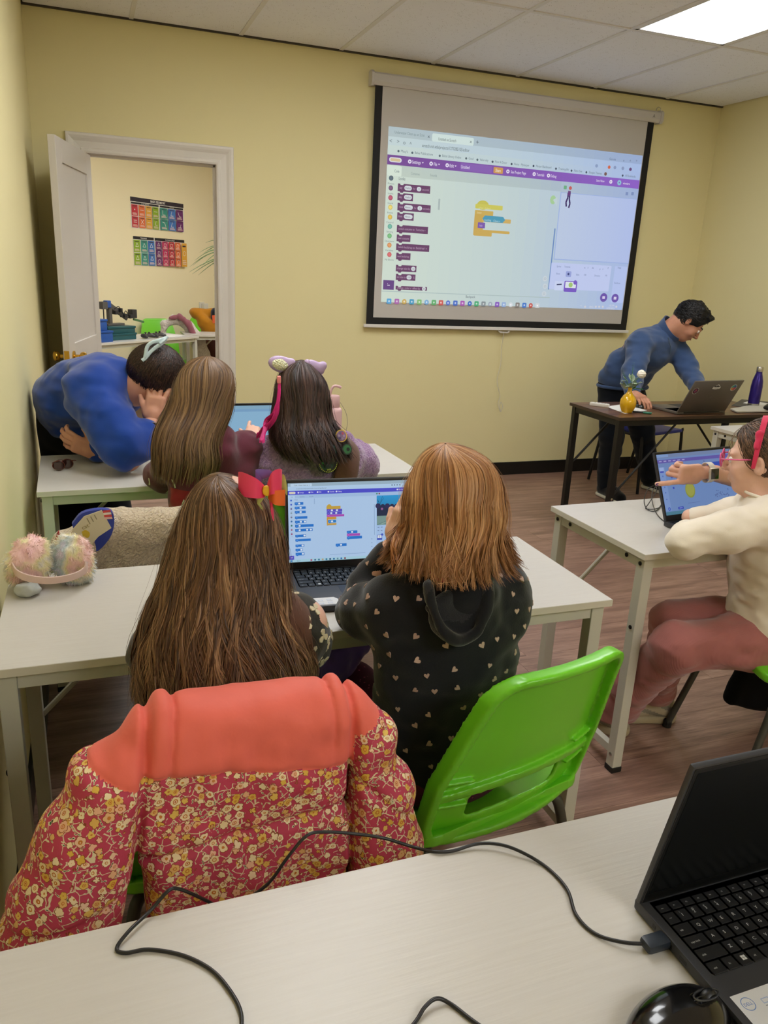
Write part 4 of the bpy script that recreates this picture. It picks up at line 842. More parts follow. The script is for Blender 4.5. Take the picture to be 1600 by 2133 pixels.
# ================================================================== EARMUFFS
FUR = mat('rainbow_fur', '#e8d8c8', .95, spec=.1, sheen=.6); nt = NT(FUR); v = nt.coord(); n_ = nt.noise(v, 17, 2, .5)
nt.base(nt.ramp(n_, [(.30, '#e4d4ea'), (.40, '#c4d2d6'), (.47, '#ece6d8'), (.53, '#f0e8b8'), (.60, '#f6d4ca'), (.72, '#f6ccd0')])); nt.bump(nt.noise(v, 160, 3), .4, .003)
em = thing('earmuffs', 'fluffy pastel rainbow earmuffs with a pink band on the desk corner by the wall', 'earmuffs', (.13, 1.72, TZ))
cent = [at(61, 1170, 1.835), at(151, 1167, 1.845)]
for i, (c, r) in enumerate(zip(cent, ((.049, .040, .062), (.046, .038, .066)))):
    A_ = Matrix.Rotation(.35 if i == 0 else -.12, 3, 'Y') @ Matrix.Rotation(.3 if i == 0 else -.35, 3, 'Z')
    s = Sdf(c-.09, c+.09, .0035); s.ell(c, r, np.array(A_), k=0); s.noise(.005, .014, i); s.noise(.003, .006, 5+i); V, Q = s.mesh(); Nn = (V-c)/np.array(r)**2; Nn /= np.linalg.norm(Nn, axis=1)[:, None]
    mu = build_vq('ear_pad', V, Q, FUR, em)
    # fur tufts
    fm = MB(); idx = rng.choice(len(V), 2600, replace=False)
    for k in idx:
        d = Nn[k]+rng.normal(0, .35, 3)-np.array([0, 0, .25]); d /= np.linalg.norm(d); L = rng.uniform(.006, .013); a = np.cross(d, rng.normal(0, 1, 3)); a /= np.linalg.norm(a)
        p = V[k]-d*.001; fm.add([p-a*.0009, p+a*.0009, p+d*L*.6+a*.0006+np.array([0, 0, -.001]), p+d*L+np.array([0, 0, -.003])], [(0, 1, 2, 3)])
    o = fm.build('fur', FUR, mu); o['kind'] = 'stuff'
hb = bez([at(25, 1177, 1.80), at(36, 1194, 1.775), at(62, 1205, 1.765), at(105, 1209, 1.76), at(150, 1202, 1.77), at(176, 1188, 1.79), at(180, 1170, 1.80)], 6)
bw(MB().sweep(hb, rrect(.004, .017, .0018, 3)), 'head_band', mat('band_pink', '#d9bdb4', .6), em, smooth=60)
tf = Sdf((.02, 1.72, TZ-.01), (.13, 1.86, TZ+.06), .004); tf.ell((.070, 1.785, TZ+.016), (.028, .024, .017), k=0); tf.noise(.004, .01, 9); V, Q = tf.mesh(); V[:, 2] = np.maximum(V[:, 2], TZ+.001); build_vq('fur_tuft', V, Q, mat('fur_grey', '#b4b8b4', .95), em)

# ================================================================== THE ROOM BEYOND THE DOOR
A0 = np.array([.31, 7.35]); th = math.radians(41.5); E1 = np.array([math.cos(th), math.sin(th)]); E2 = np.array([-math.sin(th), math.cos(th)])
WC = np.array([.73, 9.1]); wd_ = np.array([math.cos(PI/4), math.sin(PI/4)]); wn = np.array([wd_[1], -wd_[0]])
a = WC-wd_*3.2; b = WC+wd_*4.0; back = -wn*.1
structure(MB().add([(*a, 0), (*b, 0), (*b, 2.8), (*a, 2.8), (*(a+back), 0), (*(b+back), 0), (*(b+back), 2.8), (*(a+back), 2.8)], [(0, 1, 2, 3), (7, 6, 5, 4), (0, 4, 5, 1), (3, 2, 6, 7)]).build('wall_far', WALL2))
structure(MB().box((-2.4, D+.12, -.06), (4.2, 12.3, 0)).build('floor_far', mat('floor_far', '#5f4436', .5))); structure(MB().box((-2.4, D+.12, 2.74), (4.2, 12.3, 2.8)).build('ceiling_far', TEE))
structure(MB().box((3.6, D+.12, 0), (3.7, 12.3, 2.8)).build('wall_far_right', WALL2)); structure(MB().box((-1.9, D+.12, 0), (-1.8, 7.0, 2.8)).build('wall_far_left', WALL2))
for px, py in ((.9, 6.6), (2.5, 8.0), (1.7, 6.4)):  # unseen panels; the last one is added to brighten the far wall
    t = thing('ceiling_light', 'rectangular light panel in the ceiling of the room beyond the door', 'ceiling light', (px, py, 2.735), 0, 'light panels beyond the door'); MB().box((-.3, -.6, -.004), (.3, .6, 0)).build('diffuser', EMI, t)
# posters
def poster(label, u0, v0, u1, v1, draw):
    def onwall(u, v):
        r_ = ray(u, v); k = ((WC-CAM[:2])@wn)/(r_[:2]@wn); return CAM+r_*k
    p0, p1 = onwall(u0, (v0)), onwall(u1, v0); x0 = (p0[:2]-WC)@wd_; x1 = (p1[:2]-WC)@wd_; zt = onwall(u0, v0)[2]; zb = onwall(u0, v1)[2]
    t = thing('poster', label, 'poster', (*(WC+wd_*x0), zb)); o = np.array([*(WC+wn*.003), 0.0]); P = Print(o, (*wd_, 0), (0, 0, 1), (*wn, 0), 2e-4)
    P.rect(x0, zb, x1, zt, '#e8e4dc'); draw(P, x0, zb, x1-x0, zt-zb); bb_ = P.build('sheet', vmat('poster_print', .5), t); to_local(t, bb_); return t
RED, ORA, YLW, GRE, TEA, BLU, PRP, MAG = '#c22f3c', '#e2703c', '#e2a63c', '#8fae2c', '#3c9284', '#3f74bc', '#6c2a6c', '#c22f62'
def cell(P, x, y, w, h, c, ic):
    P.rect(x, y, x+w, y+h, c); P.rect(x+.18*w, y+h*.84, x+.82*w, y+h*.90, '#3a2c38'); 
    for q in (.10, .17, .24): P.rect(x+.14*w, y+h*q, x+(.86-.1*(q > .2))*w, y+h*(q+.035), '#eecfc4')
    cx, cy, r = x+w/2, y+h*.56, min(w, h)*.22; W_ = '#f2eee8'; L = lambda a, b, c_, d: P.line(cx+a*r, cy+b*r, cx+c_*r, cy+d*r, r*.22, W_)
    if ic == '.': P.circ(cx, cy, r*.35, W_)
    elif ic == '-': L(-1.3, 0, 1.3, 0)
    elif ic == '=': L(-1.2, .5, 1.2, .5); L(-1.2, -.4, 1.2, -.4)
    elif ic == 'x': L(-1, -1, 1, 1); L(-1, 1, 1, -1)
    elif ic == 'L': L(-.8, -.9, 1, -.9); L(-.8, -.9, -.8, 1.1)
    elif ic == 'V': L(-.8, -.9, 1, -.9); L(-.8, -.9, .1, 1.1)
    elif ic == 'O': L(-.1, -.9, 1.2, -.9); L(-.1, -.9, -1.1, 1)
    elif ic == 'k': L(-1.2, .8, .1, .6); L(.1, .6, .9, -1)
    elif ic == 'T': L(-1.2, -.9, 1.2, -.9); L(.2, -.9, .7, .6)
    else:
        n_ = int(ic); pts = [(cx+r*1.2*math.cos(PI/2+2*PI*k/n_+(.6 if n_ == 4 else 0)), cy+r*1.2*math.sin(PI/2+2*PI*k/n_+(.6 if n_ == 4 else 0))) for k in range(n_)]
        for p, q in zip(pts, pts[1:]+pts[:1]): P.line(*p, *q, r*.2, W_)
def dr1(P, x, y, w, h):
    P.rect(x, y+h*.86, x+w, y+h, '#2a2030'); P.text('BASIC GEOMETRY', x+w*.5, y+h*.895, h*.07, '#f0ece8', w*.28, .02, True); P.rect(x+.01*w, y+h*.78, x+.51*w, y+h*.84, '#1c1820'); P.rect(x+.53*w, y+h*.78, x+.99*w, y+h*.84, '#1c1820')
    P.text('LINES & RAYS', x+w*.26, y+h*.795, h*.03, '#f0ece8', w*.14, .01, True); P.text('ANGLES', x+w*.76, y+h*.795, h*.03, '#f0ece8', w*.08, .01, True)
    ws = [.123]*4+[.15]*3; xx = x+.012*w
    for k, (c, i1, i2) in enumerate(((RED, '.', '='), (ORA, '-', 'x'), (YLW, '-', '-'), (GRE, '-', 'V'), (TEA, 'L', 'k'), (BLU, 'V', 'V'), (PRP, 'O', 'T'))):
        cw = ws[k]*w; cell(P, xx, y+h*.40, cw-.012*w, h*.36, c, i1); cell(P, xx, y+h*.02, cw-.012*w, h*.36, c, i2); xx += cw+(.018*w if k == 3 else 0)
def dr2(P, x, y, w, h):
    P.rect(x, y+h*.90, x+.385*w, y+h, '#1c1820'); P.rect(x+.40*w, y+h*.90, x+w, y+h, '#1c1820'); P.text('TRIANGLES', x+w*.19, y+h*.93, h*.04, '#f0ece8', w*.12, .01, True); P.text('POLYGONS & CIRCLES', x+w*.7, y+h*.93, h*.04, '#f0ece8', w*.19, .01, True)
    for k, c in enumerate((GRE, TEA, BLU)):
        for j_ in (0, 1): cell(P, x+w*(.005+.13*k), y+h*(.02+.44*(1-j_)), w*.118, h*.42, c, '3')
    for k, c in enumerate((PRP, MAG, RED, ORA)):
        for j_ in range(3): cell(P, x+w*(.405+.12*k), y+h*(.02+.293*(2-j_)), w*.11, h*.28, c, str([3, 4, 4, 4, 4, 4, 5, 6, 6, 6, 8, 8][j_*4+k]))
    cell(P, x+w*.888, y+h*.02, w*.108, h*.86, YLW, '8')
poster('upper colourful geometry poster headed BASIC GEOMETRY seen through the doorway', 270.4, 409, 381, 474, dr1)
poster('lower colourful poster of triangles and polygons seen through the doorway', 276.5, 491.5, 383, 553, dr2)
# far tables, boxes, kit
ft = make_table('white desk in the next room carrying the blue and teal boxes', (*(A0-E1*.55), 0), th, 1.84, .5, group=None, bolts=False)
ft2 = make_table('white desk in the next room at the right edge of the doorway', (1.155, 8.36, 0), 0, .95, .42, .741, bolts=False)
def farbox(label, x, y2, z, w, d, h, col, lid=.012):
    c = A0+E1*x+E2*y2; t = thing('storage_box', label, 'box', (*c, z), th, 'plastic storage boxes in the next room'); m = mat('box_'+col[1:], col, .4)
    MB().box((0, 0, 0), (w, d, h-.018), .008).build('body', m, t, smooth=30); MB().box((-.005, -.005, h-.02), (w+.005, d+.005, h), .006).build('lid', mat('lid_'+col[1:], col, .3), t, smooth=30); return t
FZ = TZ
farbox('lower blue storage box on the desk in the next room', -.10, .05, FZ, .31, .25, .10, '#1a4e9e'); farbox('upper blue storage box stacked on the other blue one', -.14, .06, FZ+.10, .30, .24, .10, '#1a4e9e')
farbox('lower teal storage box on the desk in the next room', .23, .12, FZ, .33, .25, .062, '#0f4d55'); farbox('upper teal storage box stacked on the other teal one', .22, .12, FZ+.062, .33, .25, .062, '#0f4d55')
ra = thing('robot_arm_kit', 'grey robot arm kit with servo motors standing on the teal boxes', 'robot kit', (*(A0+E1*.30+E2*.2), FZ+.124), th); GR = mat('kit_grey', '#5f5c5a', .5, .4); DGR = mat('kit_dark', '#2a2a2e', .5); BL_ = mat('kit_blue', '#1f4d9a', .4)
MB().box((0, 0, 0), (.20, .07, .02), .003).build('base_plate', GR, ra); MB().box((.03, .01, .02), (.065, .05, .20), .003).build('upright', GR, ra)
MB().box((-.05, .0, .15), (.01, .05, .215), .003).build('motor', GR, ra); MB().box((.0, .0, .16), (.05, .05, .225), .008).build('servo', BL_, ra); MB().box((-.035, .01, 0), (-.03, .02, .16)).build('rod', DGR, ra)
MB().sweep([(.06, .03, .18), (.26, .03, .06)], rrect(.02, .045, .004, 2), up=(0, 0, 1)).build('arm_link', GR, ra)
for k, (x, z) in enumerate(((.09, .10), (.15, .12), (.20, .07), (.27, .06))): MB().box((x, -.005, z), (x+.03, .06, z+.035), .004).build('servo', DGR, ra)
MB().box((.30, 0, .06), (.36, .06, .14), .004).build('gripper_motor', DGR, ra); MB().tube(bez([(.08, .0, .15), (.12, -.02, .17), (.17, -.02, .10), (.22, 0, .13), (.27, 0, .06)], 5), .004, 6).build('wire', BLK, ra); MB().sweep([(.33, .02, .05), (.46, .02, .02)], rrect(.012, .02, .003, 2)).build('claw', mat('claw_green', '#4f7a4a', .5), ra)
for k, (x, lab) in enumerate(((.70, 'grey game controller nearer the teal boxes in the next room'), (.84, 'grey game controller nearer the papers in the next room'))):
    g = thing('game_controller', lab, 'controller', (*(A0+E1*x+E2*.12), FZ), th+.2, 'game controllers'); s = Sdf((-.1, -.07, -.01), (.1, .07, .07), .005); s.rbox((0, .01, .028), (.06, .03, .014), rad=.012, k=.01); s.cap((-.05, .01, .028), (-.065, -.035, .02), .02, .015, .015); s.cap((.05, .01, .028), (.065, -.035, .02), .02, .015, .015)
    V, Q = s.mesh(); V[:, 2] = np.maximum(V[:, 2], .001); build_vq('body', relax(V, Q, 1), Q, mat('pad_grey', '#3d3b3c', .4)).parent = g
    for sx_ in (-.03, .03): MB().lathe([(.006, .04), (.006, .05), (.011, .054), (.009, .06), (.001, .06)], 12, c=(sx_, 0, 0)).build('thumb_stick', DGR, g)
for k, lab in enumerate(('white sheet of paper on the desk in the next room', 'second white sheet partly over the first in the next room')):
    t = thing('paper_sheet', lab, 'paper', (*(A0+E1*(.95+.09*k)+E2*.08), FZ+.0008+.001*k), th+.3*k); MB().box((0, 0, 0), (.21, .28, .0006)).build('sheet', PAPER, t)
# outlet with adapter on the far wall
oc = at(420, 637, 8.9); k = ((WC-CAM[:2])@wn)/(ray(420, 637)[:2]@wn); oc = CAM+ray(420, 637)*k
ot = thing('power_adapter', 'white plug adapter in the wall outlet beyond the doorway', 'adapter', tuple(oc), PI/4); MB().box((-.05, -.012, -.035), (.04, 0, .045), .003).build('outlet_plate', mat('outlet_white', '#ded8cc', .4), ot); MB().box((-.02, -.06, -.035), (.06, -.012, .03), .012).build('plug', mat('outlet_white'), ot)
# palm-like plant just past the jamb
pl = thing('potted_palm', 'leafy green palm fronds reaching in from behind the right door jamb', 'plant', (1.75, 8.1, 0)); MB().lathe([(.001, 0), (.14, 0), (.18, .30), (.17, .31), (.15, .29), (.001, .28)], 24).build('pot', mat('pot_white', '#cfc8bc', .5), pl, smooth=40)
bw(MB().tube([(1.75, 8.1, .28), (1.74, 8.1, .9), (1.74, 8.1, 1.52)], [.022, .018, .012], 8), 'stem', mat('stem_brown', '#6a5a3c', .7), pl)
top = np.array([1.62, 8.1, 1.55]); PG = mat('palm_green', '#6d8a5a', .5)
bw(MB().tube([(1.74, 8.1, 1.5), top], .01, 8), 'stem', mat('stem_brown'), pl)
for (u, v, y) in ((428, 506, 8.0), (432, 524, 8.1), (416, 526, 7.9), (424, 528, 8.3), (408, 541, 8.1), (405, 543, 8.0), (402, 553, 8.2), (420, 556, 7.9), (395, 556, 8.1), (394, 567, 8.0), (400, 571, 8.2), (413, 573, 8.1), (445, 574, 8.0), (470, 510, 8.2), (480, 560, 8.0), (500, 530, 8.1)):
    e = at(u, v, y); d = e-top; L = np.linalg.norm(d); side = np.cross(d/L, [0, 1, 0]); vs = []; n_ = 8
    for i in range(n_+1):
        t = i/n_; c = top+d*t+np.array([0, 0, 1])*.07*math.sin(PI*t)*(1 if v < 560 else .4); wv_ = .006*(1-t)**.6*(.4+min(1, t*4)*.6)+.0006; vs += [c-side/np.linalg.norm(side)*wv_, c+np.array([0, -.003, 0]), c+side/np.linalg.norm(side)*wv_]
    bw(MB().add(vs, [(3*i+k, 3*i+k+1, 3*i+k+4, 3*i+k+3) for i in range(n_) for k in (0, 1)]), 'frond', PG, pl, smooth=60)
# ================================================================== CHAIRS
LIME = mat('lime_plastic', '#74d028', .3, coat=.15); TUBE = mat('chair_tube', '#4d4f4a', .4, .4)
def chair_meshes():
    s = Sdf((-.26, -.36, .40), (.26, -.08, .90), .0042)
    ys = lambda X, Z: -.205-.27*(Z-.47)+.9*X*X-.4*np.maximum(Z-.72, 0)**2
    def outline(X, Z, hx=.208, z0=.445, z1=.845, r=.055):
        hx = hx-.055*np.clip((Z-.60)/.25, 0, 1); zc, hz = (z0+z1)/2+.03*X/.2*0, (z1-z0)/2
        qx = np.abs(X)-(hx-r); qz = np.abs(Z-zc)-(hz-r); return np.sqrt(np.maximum(qx, 0)**2+np.maximum(qz, 0)**2)+np.minimum(np.maximum(qx, qz), 0)-r
    def f(X, Y, Z):
        o = outline(X, Z); d = Y-ys(X, Z); plate = np.maximum(o, np.abs(d)-.0045)
        rim = np.maximum(np.abs(o+.009)-.009, np.abs(d+.011)-.0165)                    # rolled edge turned backwards
        bar = np.maximum(np.maximum(np.abs(Z-.585+.6*X*X)-.011, o), np.abs(d+.007)-.011)  # bar over the hand slot
        slot = np.sqrt(np.maximum(np.abs(X)-.095, 0)**2+np.maximum(np.abs(Z-.535+.8*X*X)-.014, 0)**2)-.02
        body = np.minimum(plate, np.minimum(rim, bar))
        for zz in (.545, .575, .605):                                                   # small fins beside the slot
            body = np.minimum(body, np.maximum(np.maximum(np.abs(Z-zz)-.0035, np.abs(np.abs(X)-.160)-.034), np.abs(d+.008)-.011))
        return np.maximum(body, -slot)
    s.fn((-.26, -.36, .40), (.26, -.08, .90), f); V, Q = s.mesh(); V = relax(V, Q, 2)
    s2 = Sdf((-.25, -.26, .38), (.25, .26, .50), .005)
    def g(X, Y, Z):
        qx = np.abs(X)-.165; qy = np.abs(Y-.01)-.17; o = np.sqrt(np.maximum(qx, 0)**2+np.maximum(qy, 0)**2)+np.minimum(np.maximum(qx, qy), 0)-.05
        zs = .438-.010*np.exp(-((X*X)/.012+(Y+.03)**2/.02))-.25*np.maximum(Y-.12, 0)**1.5+.35*np.maximum(-.10-Y, 0)
        return np.minimum(np.maximum(o, np.abs(Z-zs)-.0045), np.maximum(np.abs(o+.005)-.005, np.abs(Z-zs+.010)-.012))
    s2.fn((-.25, -.26, .38), (.25, .26, .50), g); V2, Q2 = s2.mesh(); V2 = relax(V2, Q2, 2)
    return (V, Q), (V2, Q2)
(cbV, cbQ), (csV, csQ) = chair_meshes()
def make_chair(label, loc, rz, group='green plastic chairs', m=LIME, tube=TUBE):
    t = thing('chair', label, 'chair', loc, rz, group)
    build_vq('backrest', cbV, cbQ, m).parent = t; build_vq('seat', csV, csQ, m).parent = t
    for sx_ in (-1, 1):
        for (y0, y1) in ((.15, .27), (-.16, -.24)):
            l = MB().tube(bez([(sx_*.10, y0*.6, .418), (sx_*.165, y0, .412), (sx_*.185, y0+(y1-y0)*.25, .375), (sx_*.20, y0+(y1-y0)*.5, .25), (sx_*.225, y1, .012)], 4), .0115, 10).build('leg', tube, t, smooth=60)
            MB().lathe([(.012, 0), (.0145, .002), (.0145, .022), (.0125, .028)], 12, c=(sx_*.225, y1, 0)).build('foot_cap', FOOT, l)
        MB().tube([(sx_*.10, -.17, .416), (sx_*.10, .15, .416)], .009, 8).build('seat_rail', tube, t)
    return t
def dup_chair(src, label, loc, rz):
    c = copy_tree(src); c.location = loc; c.rotation_euler = (0, 0, rz); c['label'] = label; return c
ch5 = make_chair('lime green plastic chair with an empty slotted back, under the red-haired girl', (.915, 1.32, 0), .227)
ch4 = dup_chair(ch5, 'lime green plastic chair hidden under the coral puffer jacket', (.425, 1.335, 0), .03)
ch2 = dup_chair(ch5, 'green plastic chair under the girl in the maroon hoodie', (.60, 2.42, 0), .02)
ch3 = dup_chair(ch5, 'green plastic chair under the girl in the lilac fleece', (.93, 2.46, 0), -.03)
ch7_ = None
ch6 = dup_chair(ch5, 'green plastic chair at the right edge under the girl in the cream top', (2.25, 1.575, 0), 1.30)
ch7 = dup_chair(ch5, 'green plastic chair carrying the cream fleece coat', (.24, 2.415, 0), .03); ch7.scale = (1, 1, .87)
chH = dup_chair(ch5, 'green plastic chair off the right edge under the person with the white watch', (2.74, 1.44, 0), .6)
q0 = A0+E1*.05+E2*.95-np.array([.36, 0]); chF = dup_chair(ch5, 'green plastic chair behind the blue boxes in the next room', (*q0, 0), th+PI)
q0 = (1.0, 8.80); chG = dup_chair(ch5, 'green plastic chair in the next room with a white fleece over it', (*q0, 0), th+PI-.5)
chJ = dup_chair(ch5, 'green plastic chair in the next room under the mustard jacket', (1.62, 9.25, 0), PI+.5)
# blue chair behind the man
BLUC = mat('chair_blue', '#22309c', .4); bc = thing('chair', 'blue plastic chair with a black tube frame behind the man', 'chair', (4.06, 4.70, 0), PI+.25, None)
s = Sdf((-.25, -.28, .40), (.25, -.02, .90), .007)
def fb(X, Y, Z):
    qx = np.abs(X)-.17; qz = np.abs(Z-.66)-.10; o = np.sqrt(np.maximum(qx, 0)**2+np.maximum(qz, 0)**2)-.05; return np.maximum(o, np.abs(Y+.20+.12*(Z-.5)-.7*X*X)-.006)
s.fn((-.25, -.28, .4), (.25, -.02, .9), fb); V, Q = s.mesh(); build_vq('backrest', relax(V, Q, 1), Q, BLUC).parent = bc
MB().box((-.21, -.18, .43), (.21, .21, .455), .01).build('seat', BLUC, bc, smooth=40); MB().sweep([(-.21, -.215, .50), (-.05, -.225, .50), (.05, -.225, .50), (.21, -.215, .50)], rrect(.012, .12, .004, 3)).build('lower_back_panel', BLUC, bc)
for sx_ in (-1, 1):
    MB().tube(bez([(sx_*.23, .22, .012), (sx_*.23, .19, .42), (sx_*.23, .16, .43), (sx_*.23, -.16, .43)], 5), .011, 8).build('leg', BLKM, bc, smooth=60)
    MB().tube(bez([(sx_*.23, -.24, .012), (sx_*.23, -.17, .44), (sx_*.22, -.22, .70)], 5), .011, 8).build('leg', BLKM, bc, smooth=60)
for sx_ in (-.05, .05): MB().lathe([(.006, 0), (.006, .003), (.001, .005)], 10, c=(sx_, -.234, .51), R=[[1, 0, 0], [0, 0, 1], [0, -1, 0]]).build('bolt', CHROME, bc)

# ================================================================== CLOTH MATERIALS
def cloth(name, col, scale=220, st=.25, dist=.0015, rough=.85, sheen=.25, mott=.08):
    m = mat(name, col, rough, spec=.15, sheen=sheen); nt = NT(m); v = nt.coord(); c = np.array(lin(col)); f = nt.noise(v, 18, 4)
    nt.base(nt.ramp(f, [(.3, tuple(c*(1-mott))+(1,)), (.7, tuple(np.minimum(c*(1+mott), 1))+(1,))])); b1 = nt.bump(nt.noise(v, scale, 3), st, dist); return m
def sherpa(name, c1, c2, sc=150):
    m = mat(name, c1, .95, spec=.05, sheen=.5); nt = NT(m); v = nt.coord(); w_ = nt.noise(v, sc*.5, 2); vm = nt.n('ShaderNodeVectorMath', operation='MULTIPLY_ADD'); nt.l(v, vm.inputs[0]); vm.inputs[1].default_value = (1, 1, 1)
    cw = nt.n('ShaderNodeCombineXYZ'); k = nt.math('MULTIPLY', w_, .02); nt.l(k, cw.inputs[0]); nt.l(k, cw.inputs[2]); nt.l(cw.outputs[0], vm.inputs[2])
    d = nt.vor(vm.outputs[0], sc, 'SMOOTH_F1'); nt.base(nt.ramp(d, [(.15, c1), (.75, c2)])); inv = nt.math('SUBTRACT', 1.0, d); nt.bump(inv, .9, .006); return m
CORAL = cloth('coral_nylon', '#e87062', 60, .3, .002, .55, .1, .03)
def floral():
    m = mat('floral_print', '#b8404f', .6, spec=.2); nt = NT(m); tc = nt.n('ShaderNodeTexCoord'); v = tc.outputs['Object']
    wob = nt.n('ShaderNodeTexNoise'); nt.l(v, wob.inputs['Vector']); wob.inputs['Scale'].default_value = 90; wob.inputs['Detail'].default_value = 1
    sub = nt.n('ShaderNodeVectorMath', operation='MULTIPLY_ADD'); nt.l(wob.outputs['Color'], sub.inputs[0]); sub.inputs[1].default_value = (.004, .004, .004); nt.l(v, sub.inputs[2]); vv = sub.outputs[0]
    # stems: thin dark green / cream veins
    col = 'BASE'
    f1 = nt.vor(vv, 62, 'DISTANCE_TO_EDGE'); g = nt.math('GREATER_THAN', nt.noise(v, 60, 1), .47); st = nt.math('MULTIPLY', nt.math('LESS_THAN', f1, .035), g)
    base = nt.mix(nt.noise(v, 14, 2), '#b23a55', '#c04c62'); c = nt.mix(st, base, '#d9cba8')
    def vorcell(scale, off):
        mp = nt.n('ShaderNodeMapping'); nt.l(vv, mp.inputs[0]); mp.inputs['Location'].default_value = off; n_ = nt.n('ShaderNodeTexVoronoi'); nt.l(mp.outputs[0], n_.inputs['Vector']); n_.inputs['Scale'].default_value = scale
        s_ = nt.n('ShaderNodeVectorMath', operation='SUBTRACT'); sc_ = nt.n('ShaderNodeVectorMath', operation='SCALE'); nt.l(mp.outputs[0], sc_.inputs[0]); sc_.inputs['Scale'].default_value = 1; nt.l(sc_.outputs[0], s_.inputs[0]); nt.l(n_.outputs['Position'], s_.inputs[1])
        sp = nt.n('ShaderNodeSeparateXYZ'); nt.l(s_.outputs[0], sp.inputs[0]); ang = nt.math('ARCTAN2', sp.outputs[2], sp.outputs[0]); sep = nt.n('ShaderNodeSeparateColor'); nt.l(n_.outputs['Color'], sep.inputs[0]); return n_.outputs['Distance'], ang, sep.outputs[0], sep.outputs[1]
    # leaves
    d, a, r1, r2 = vorcell(85, (.3, .2, .7)); lf_ = nt.math('LESS_THAN', nt.math('ADD', d, nt.math('MULTIPLY', nt.math('ABSOLUTE', nt.math('SINE', nt.math('ADD', a, nt.math('MULTIPLY', r2, 6.28)))), .42)), .46); lf2 = nt.math('LESS_THAN', nt.math('ADD', d, nt.math('MULTIPLY', nt.math('ABSOLUTE', nt.math('SINE', nt.math('ADD', a, nt.math('MULTIPLY', r2, 6.28)))), .55)), .34)
    on = nt.math('GREATER_THAN', r1, .12); c = nt.mix(nt.math('MULTIPLY', lf_, on), c, '#d8cfae'); c = nt.mix(nt.math('MULTIPLY', lf2, on), c, nt.mix(r2, '#1f4030', '#4d6038'))
    # blossoms, two sizes
    for scale, off, thr, R_ in ((82, (.1, .9, .4), .36, .38), (58, (.6, .1, .2), .42, .34)):
        d, a, r1, r2 = vorcell(scale, off); pet = nt.math('MULTIPLY_ADD', nt.math('ABSOLUTE', nt.math('SINE', nt.math('MULTIPLY', a, 2.5))), -.09, nt.math('ADD', d, 0.0)); on = nt.math('GREATER_THAN', r1, thr)
        c = nt.mix(nt.math('MULTIPLY', on, nt.math('LESS_THAN', pet, R_+.05)), c, '#8a4a2c')
        pc = nt.ramp(r2, [(.0, '#e8d3a4'), (.35, '#ecdcb8'), (.55, '#e6b49a'), (.8, '#d9b048'), (.9, '#e0bb62')]); c = nt.mix(nt.math('MULTIPLY', on, nt.math('LESS_THAN', pet, R_)), c, pc)
        rg = nt.math('MULTIPLY', nt.math('LESS_THAN', d, .20), nt.math('GREATER_THAN', d, .13)); c = nt.mix(nt.math('MULTIPLY', on, rg), c, '#c47a34'); c = nt.mix(nt.math('MULTIPLY', on, nt.math('LESS_THAN', d, .07)), c, '#b8502c')
    nt.base(c); nt.bump(nt.noise(v, 70, 3), .35, .002); return m
FLOR = floral()

def groove(s, f, depth=.008, w=.007): s.F += depth*np.exp(-(f/w)**2); return s
def G(s): return s.ax[0][:, None, None], s.ax[1][None, :, None], s.ax[2][None, None, :]
# ------------------------------------------------------------------ coral puffer jacket over the chair
jk = thing('puffer_jacket', 'coral and floral puffer jacket hung over the chair in front', 'jacket', (.43, 1.02, .60))
s = Sdf((.0, .84, .22), (.80, 1.12, .96), .0045)
s.rbox((.420, .985, .575), (.158, .052, .315), rad=.040, k=.02)
s.cap((.297, .99, .850), (.55, .99, .850), .043, .043, k=.03)
s.chain([(.275, .985, .836), (.235, .975, .785), (.190, .965, .700), (.155, .955, .600), (.135, .95, .48), (.125, .95, .3)], [.042, .060, .072, .080, .088, .085], k=.015)
s.chain([(.560, .985, .838), (.597, .975, .780), (.618, .965, .700), (.625, .955, .600), (.625, .95, .48), (.62, .95, .3)], [.045, .050, .058, .064, .068, .065], k=.015)
X, Y, Z = G(s)
s.noise(.008, (.10, .3, .06), 3); s.noise(.0045, (.035, .1, .03), 4); s.noise(.0035, (.02, .1, .04), 8)
xl, xr = .275-.10*(.86-Z)*.35, .563+.03*(.86-Z); lb = .275-.13*(.86-Z)+0*Y; rb = .566+.02*(.86-Z)+0*Y
inz = 1/(1+np.exp(-(Z-.25)/.01))
groove(s, (X-lb), .015, .007); groove(s, (X-rb), .015, .007)
top_m = 1/(1+np.exp(-(Z-.80)/.006)); s.F += .007*np.exp(-((X-lb-.034)/.004)**2)*top_m; s.F += .007*np.exp(-((X-rb+.030)/.004)**2)*top_m
s.F += .012*np.exp(-((Z-.690-.10*(X-.42)+.06*np.abs(X-.42)*0)/.007)**2)*((X > lb) & (X < rb)); s.F += .009*np.exp(-((Z-.635-.2*(X-.15))/.007)**2)*(X < lb); s.F += .009*np.exp(-((Z-.665-.9*np.abs(X-.665))/.006)**2)*(X > rb)
s.F += .012*np.exp(-((Z-.50)/.008)**2)
def yoke(P): return .800+np.where(P[:, 0] < .262, .045*(.262-P[:, 0])/.08, 0)+np.where(P[:, 0] > .57, .02+.05*(P[:, 0]-.57)/.1, 0)-.04*np.clip((P[:, 0]-.262)/.31, 0, 1)*(P[:, 0] < .57)-.018*(P[:, 0] < .57)*(P[:, 0] > .262)+.03*(P[:, 0] < .57)*(P[:, 0] > .262)
XX = X+0*Z; yk = np.where(X < .262, .800+.045*(.262-X)/.08, np.where(X > .57, .80+.05*(X-.57)/.1, .812-.04*(X-.262)/.31)); s.F += .006*np.exp(-((Z-yk)/.004)**2)
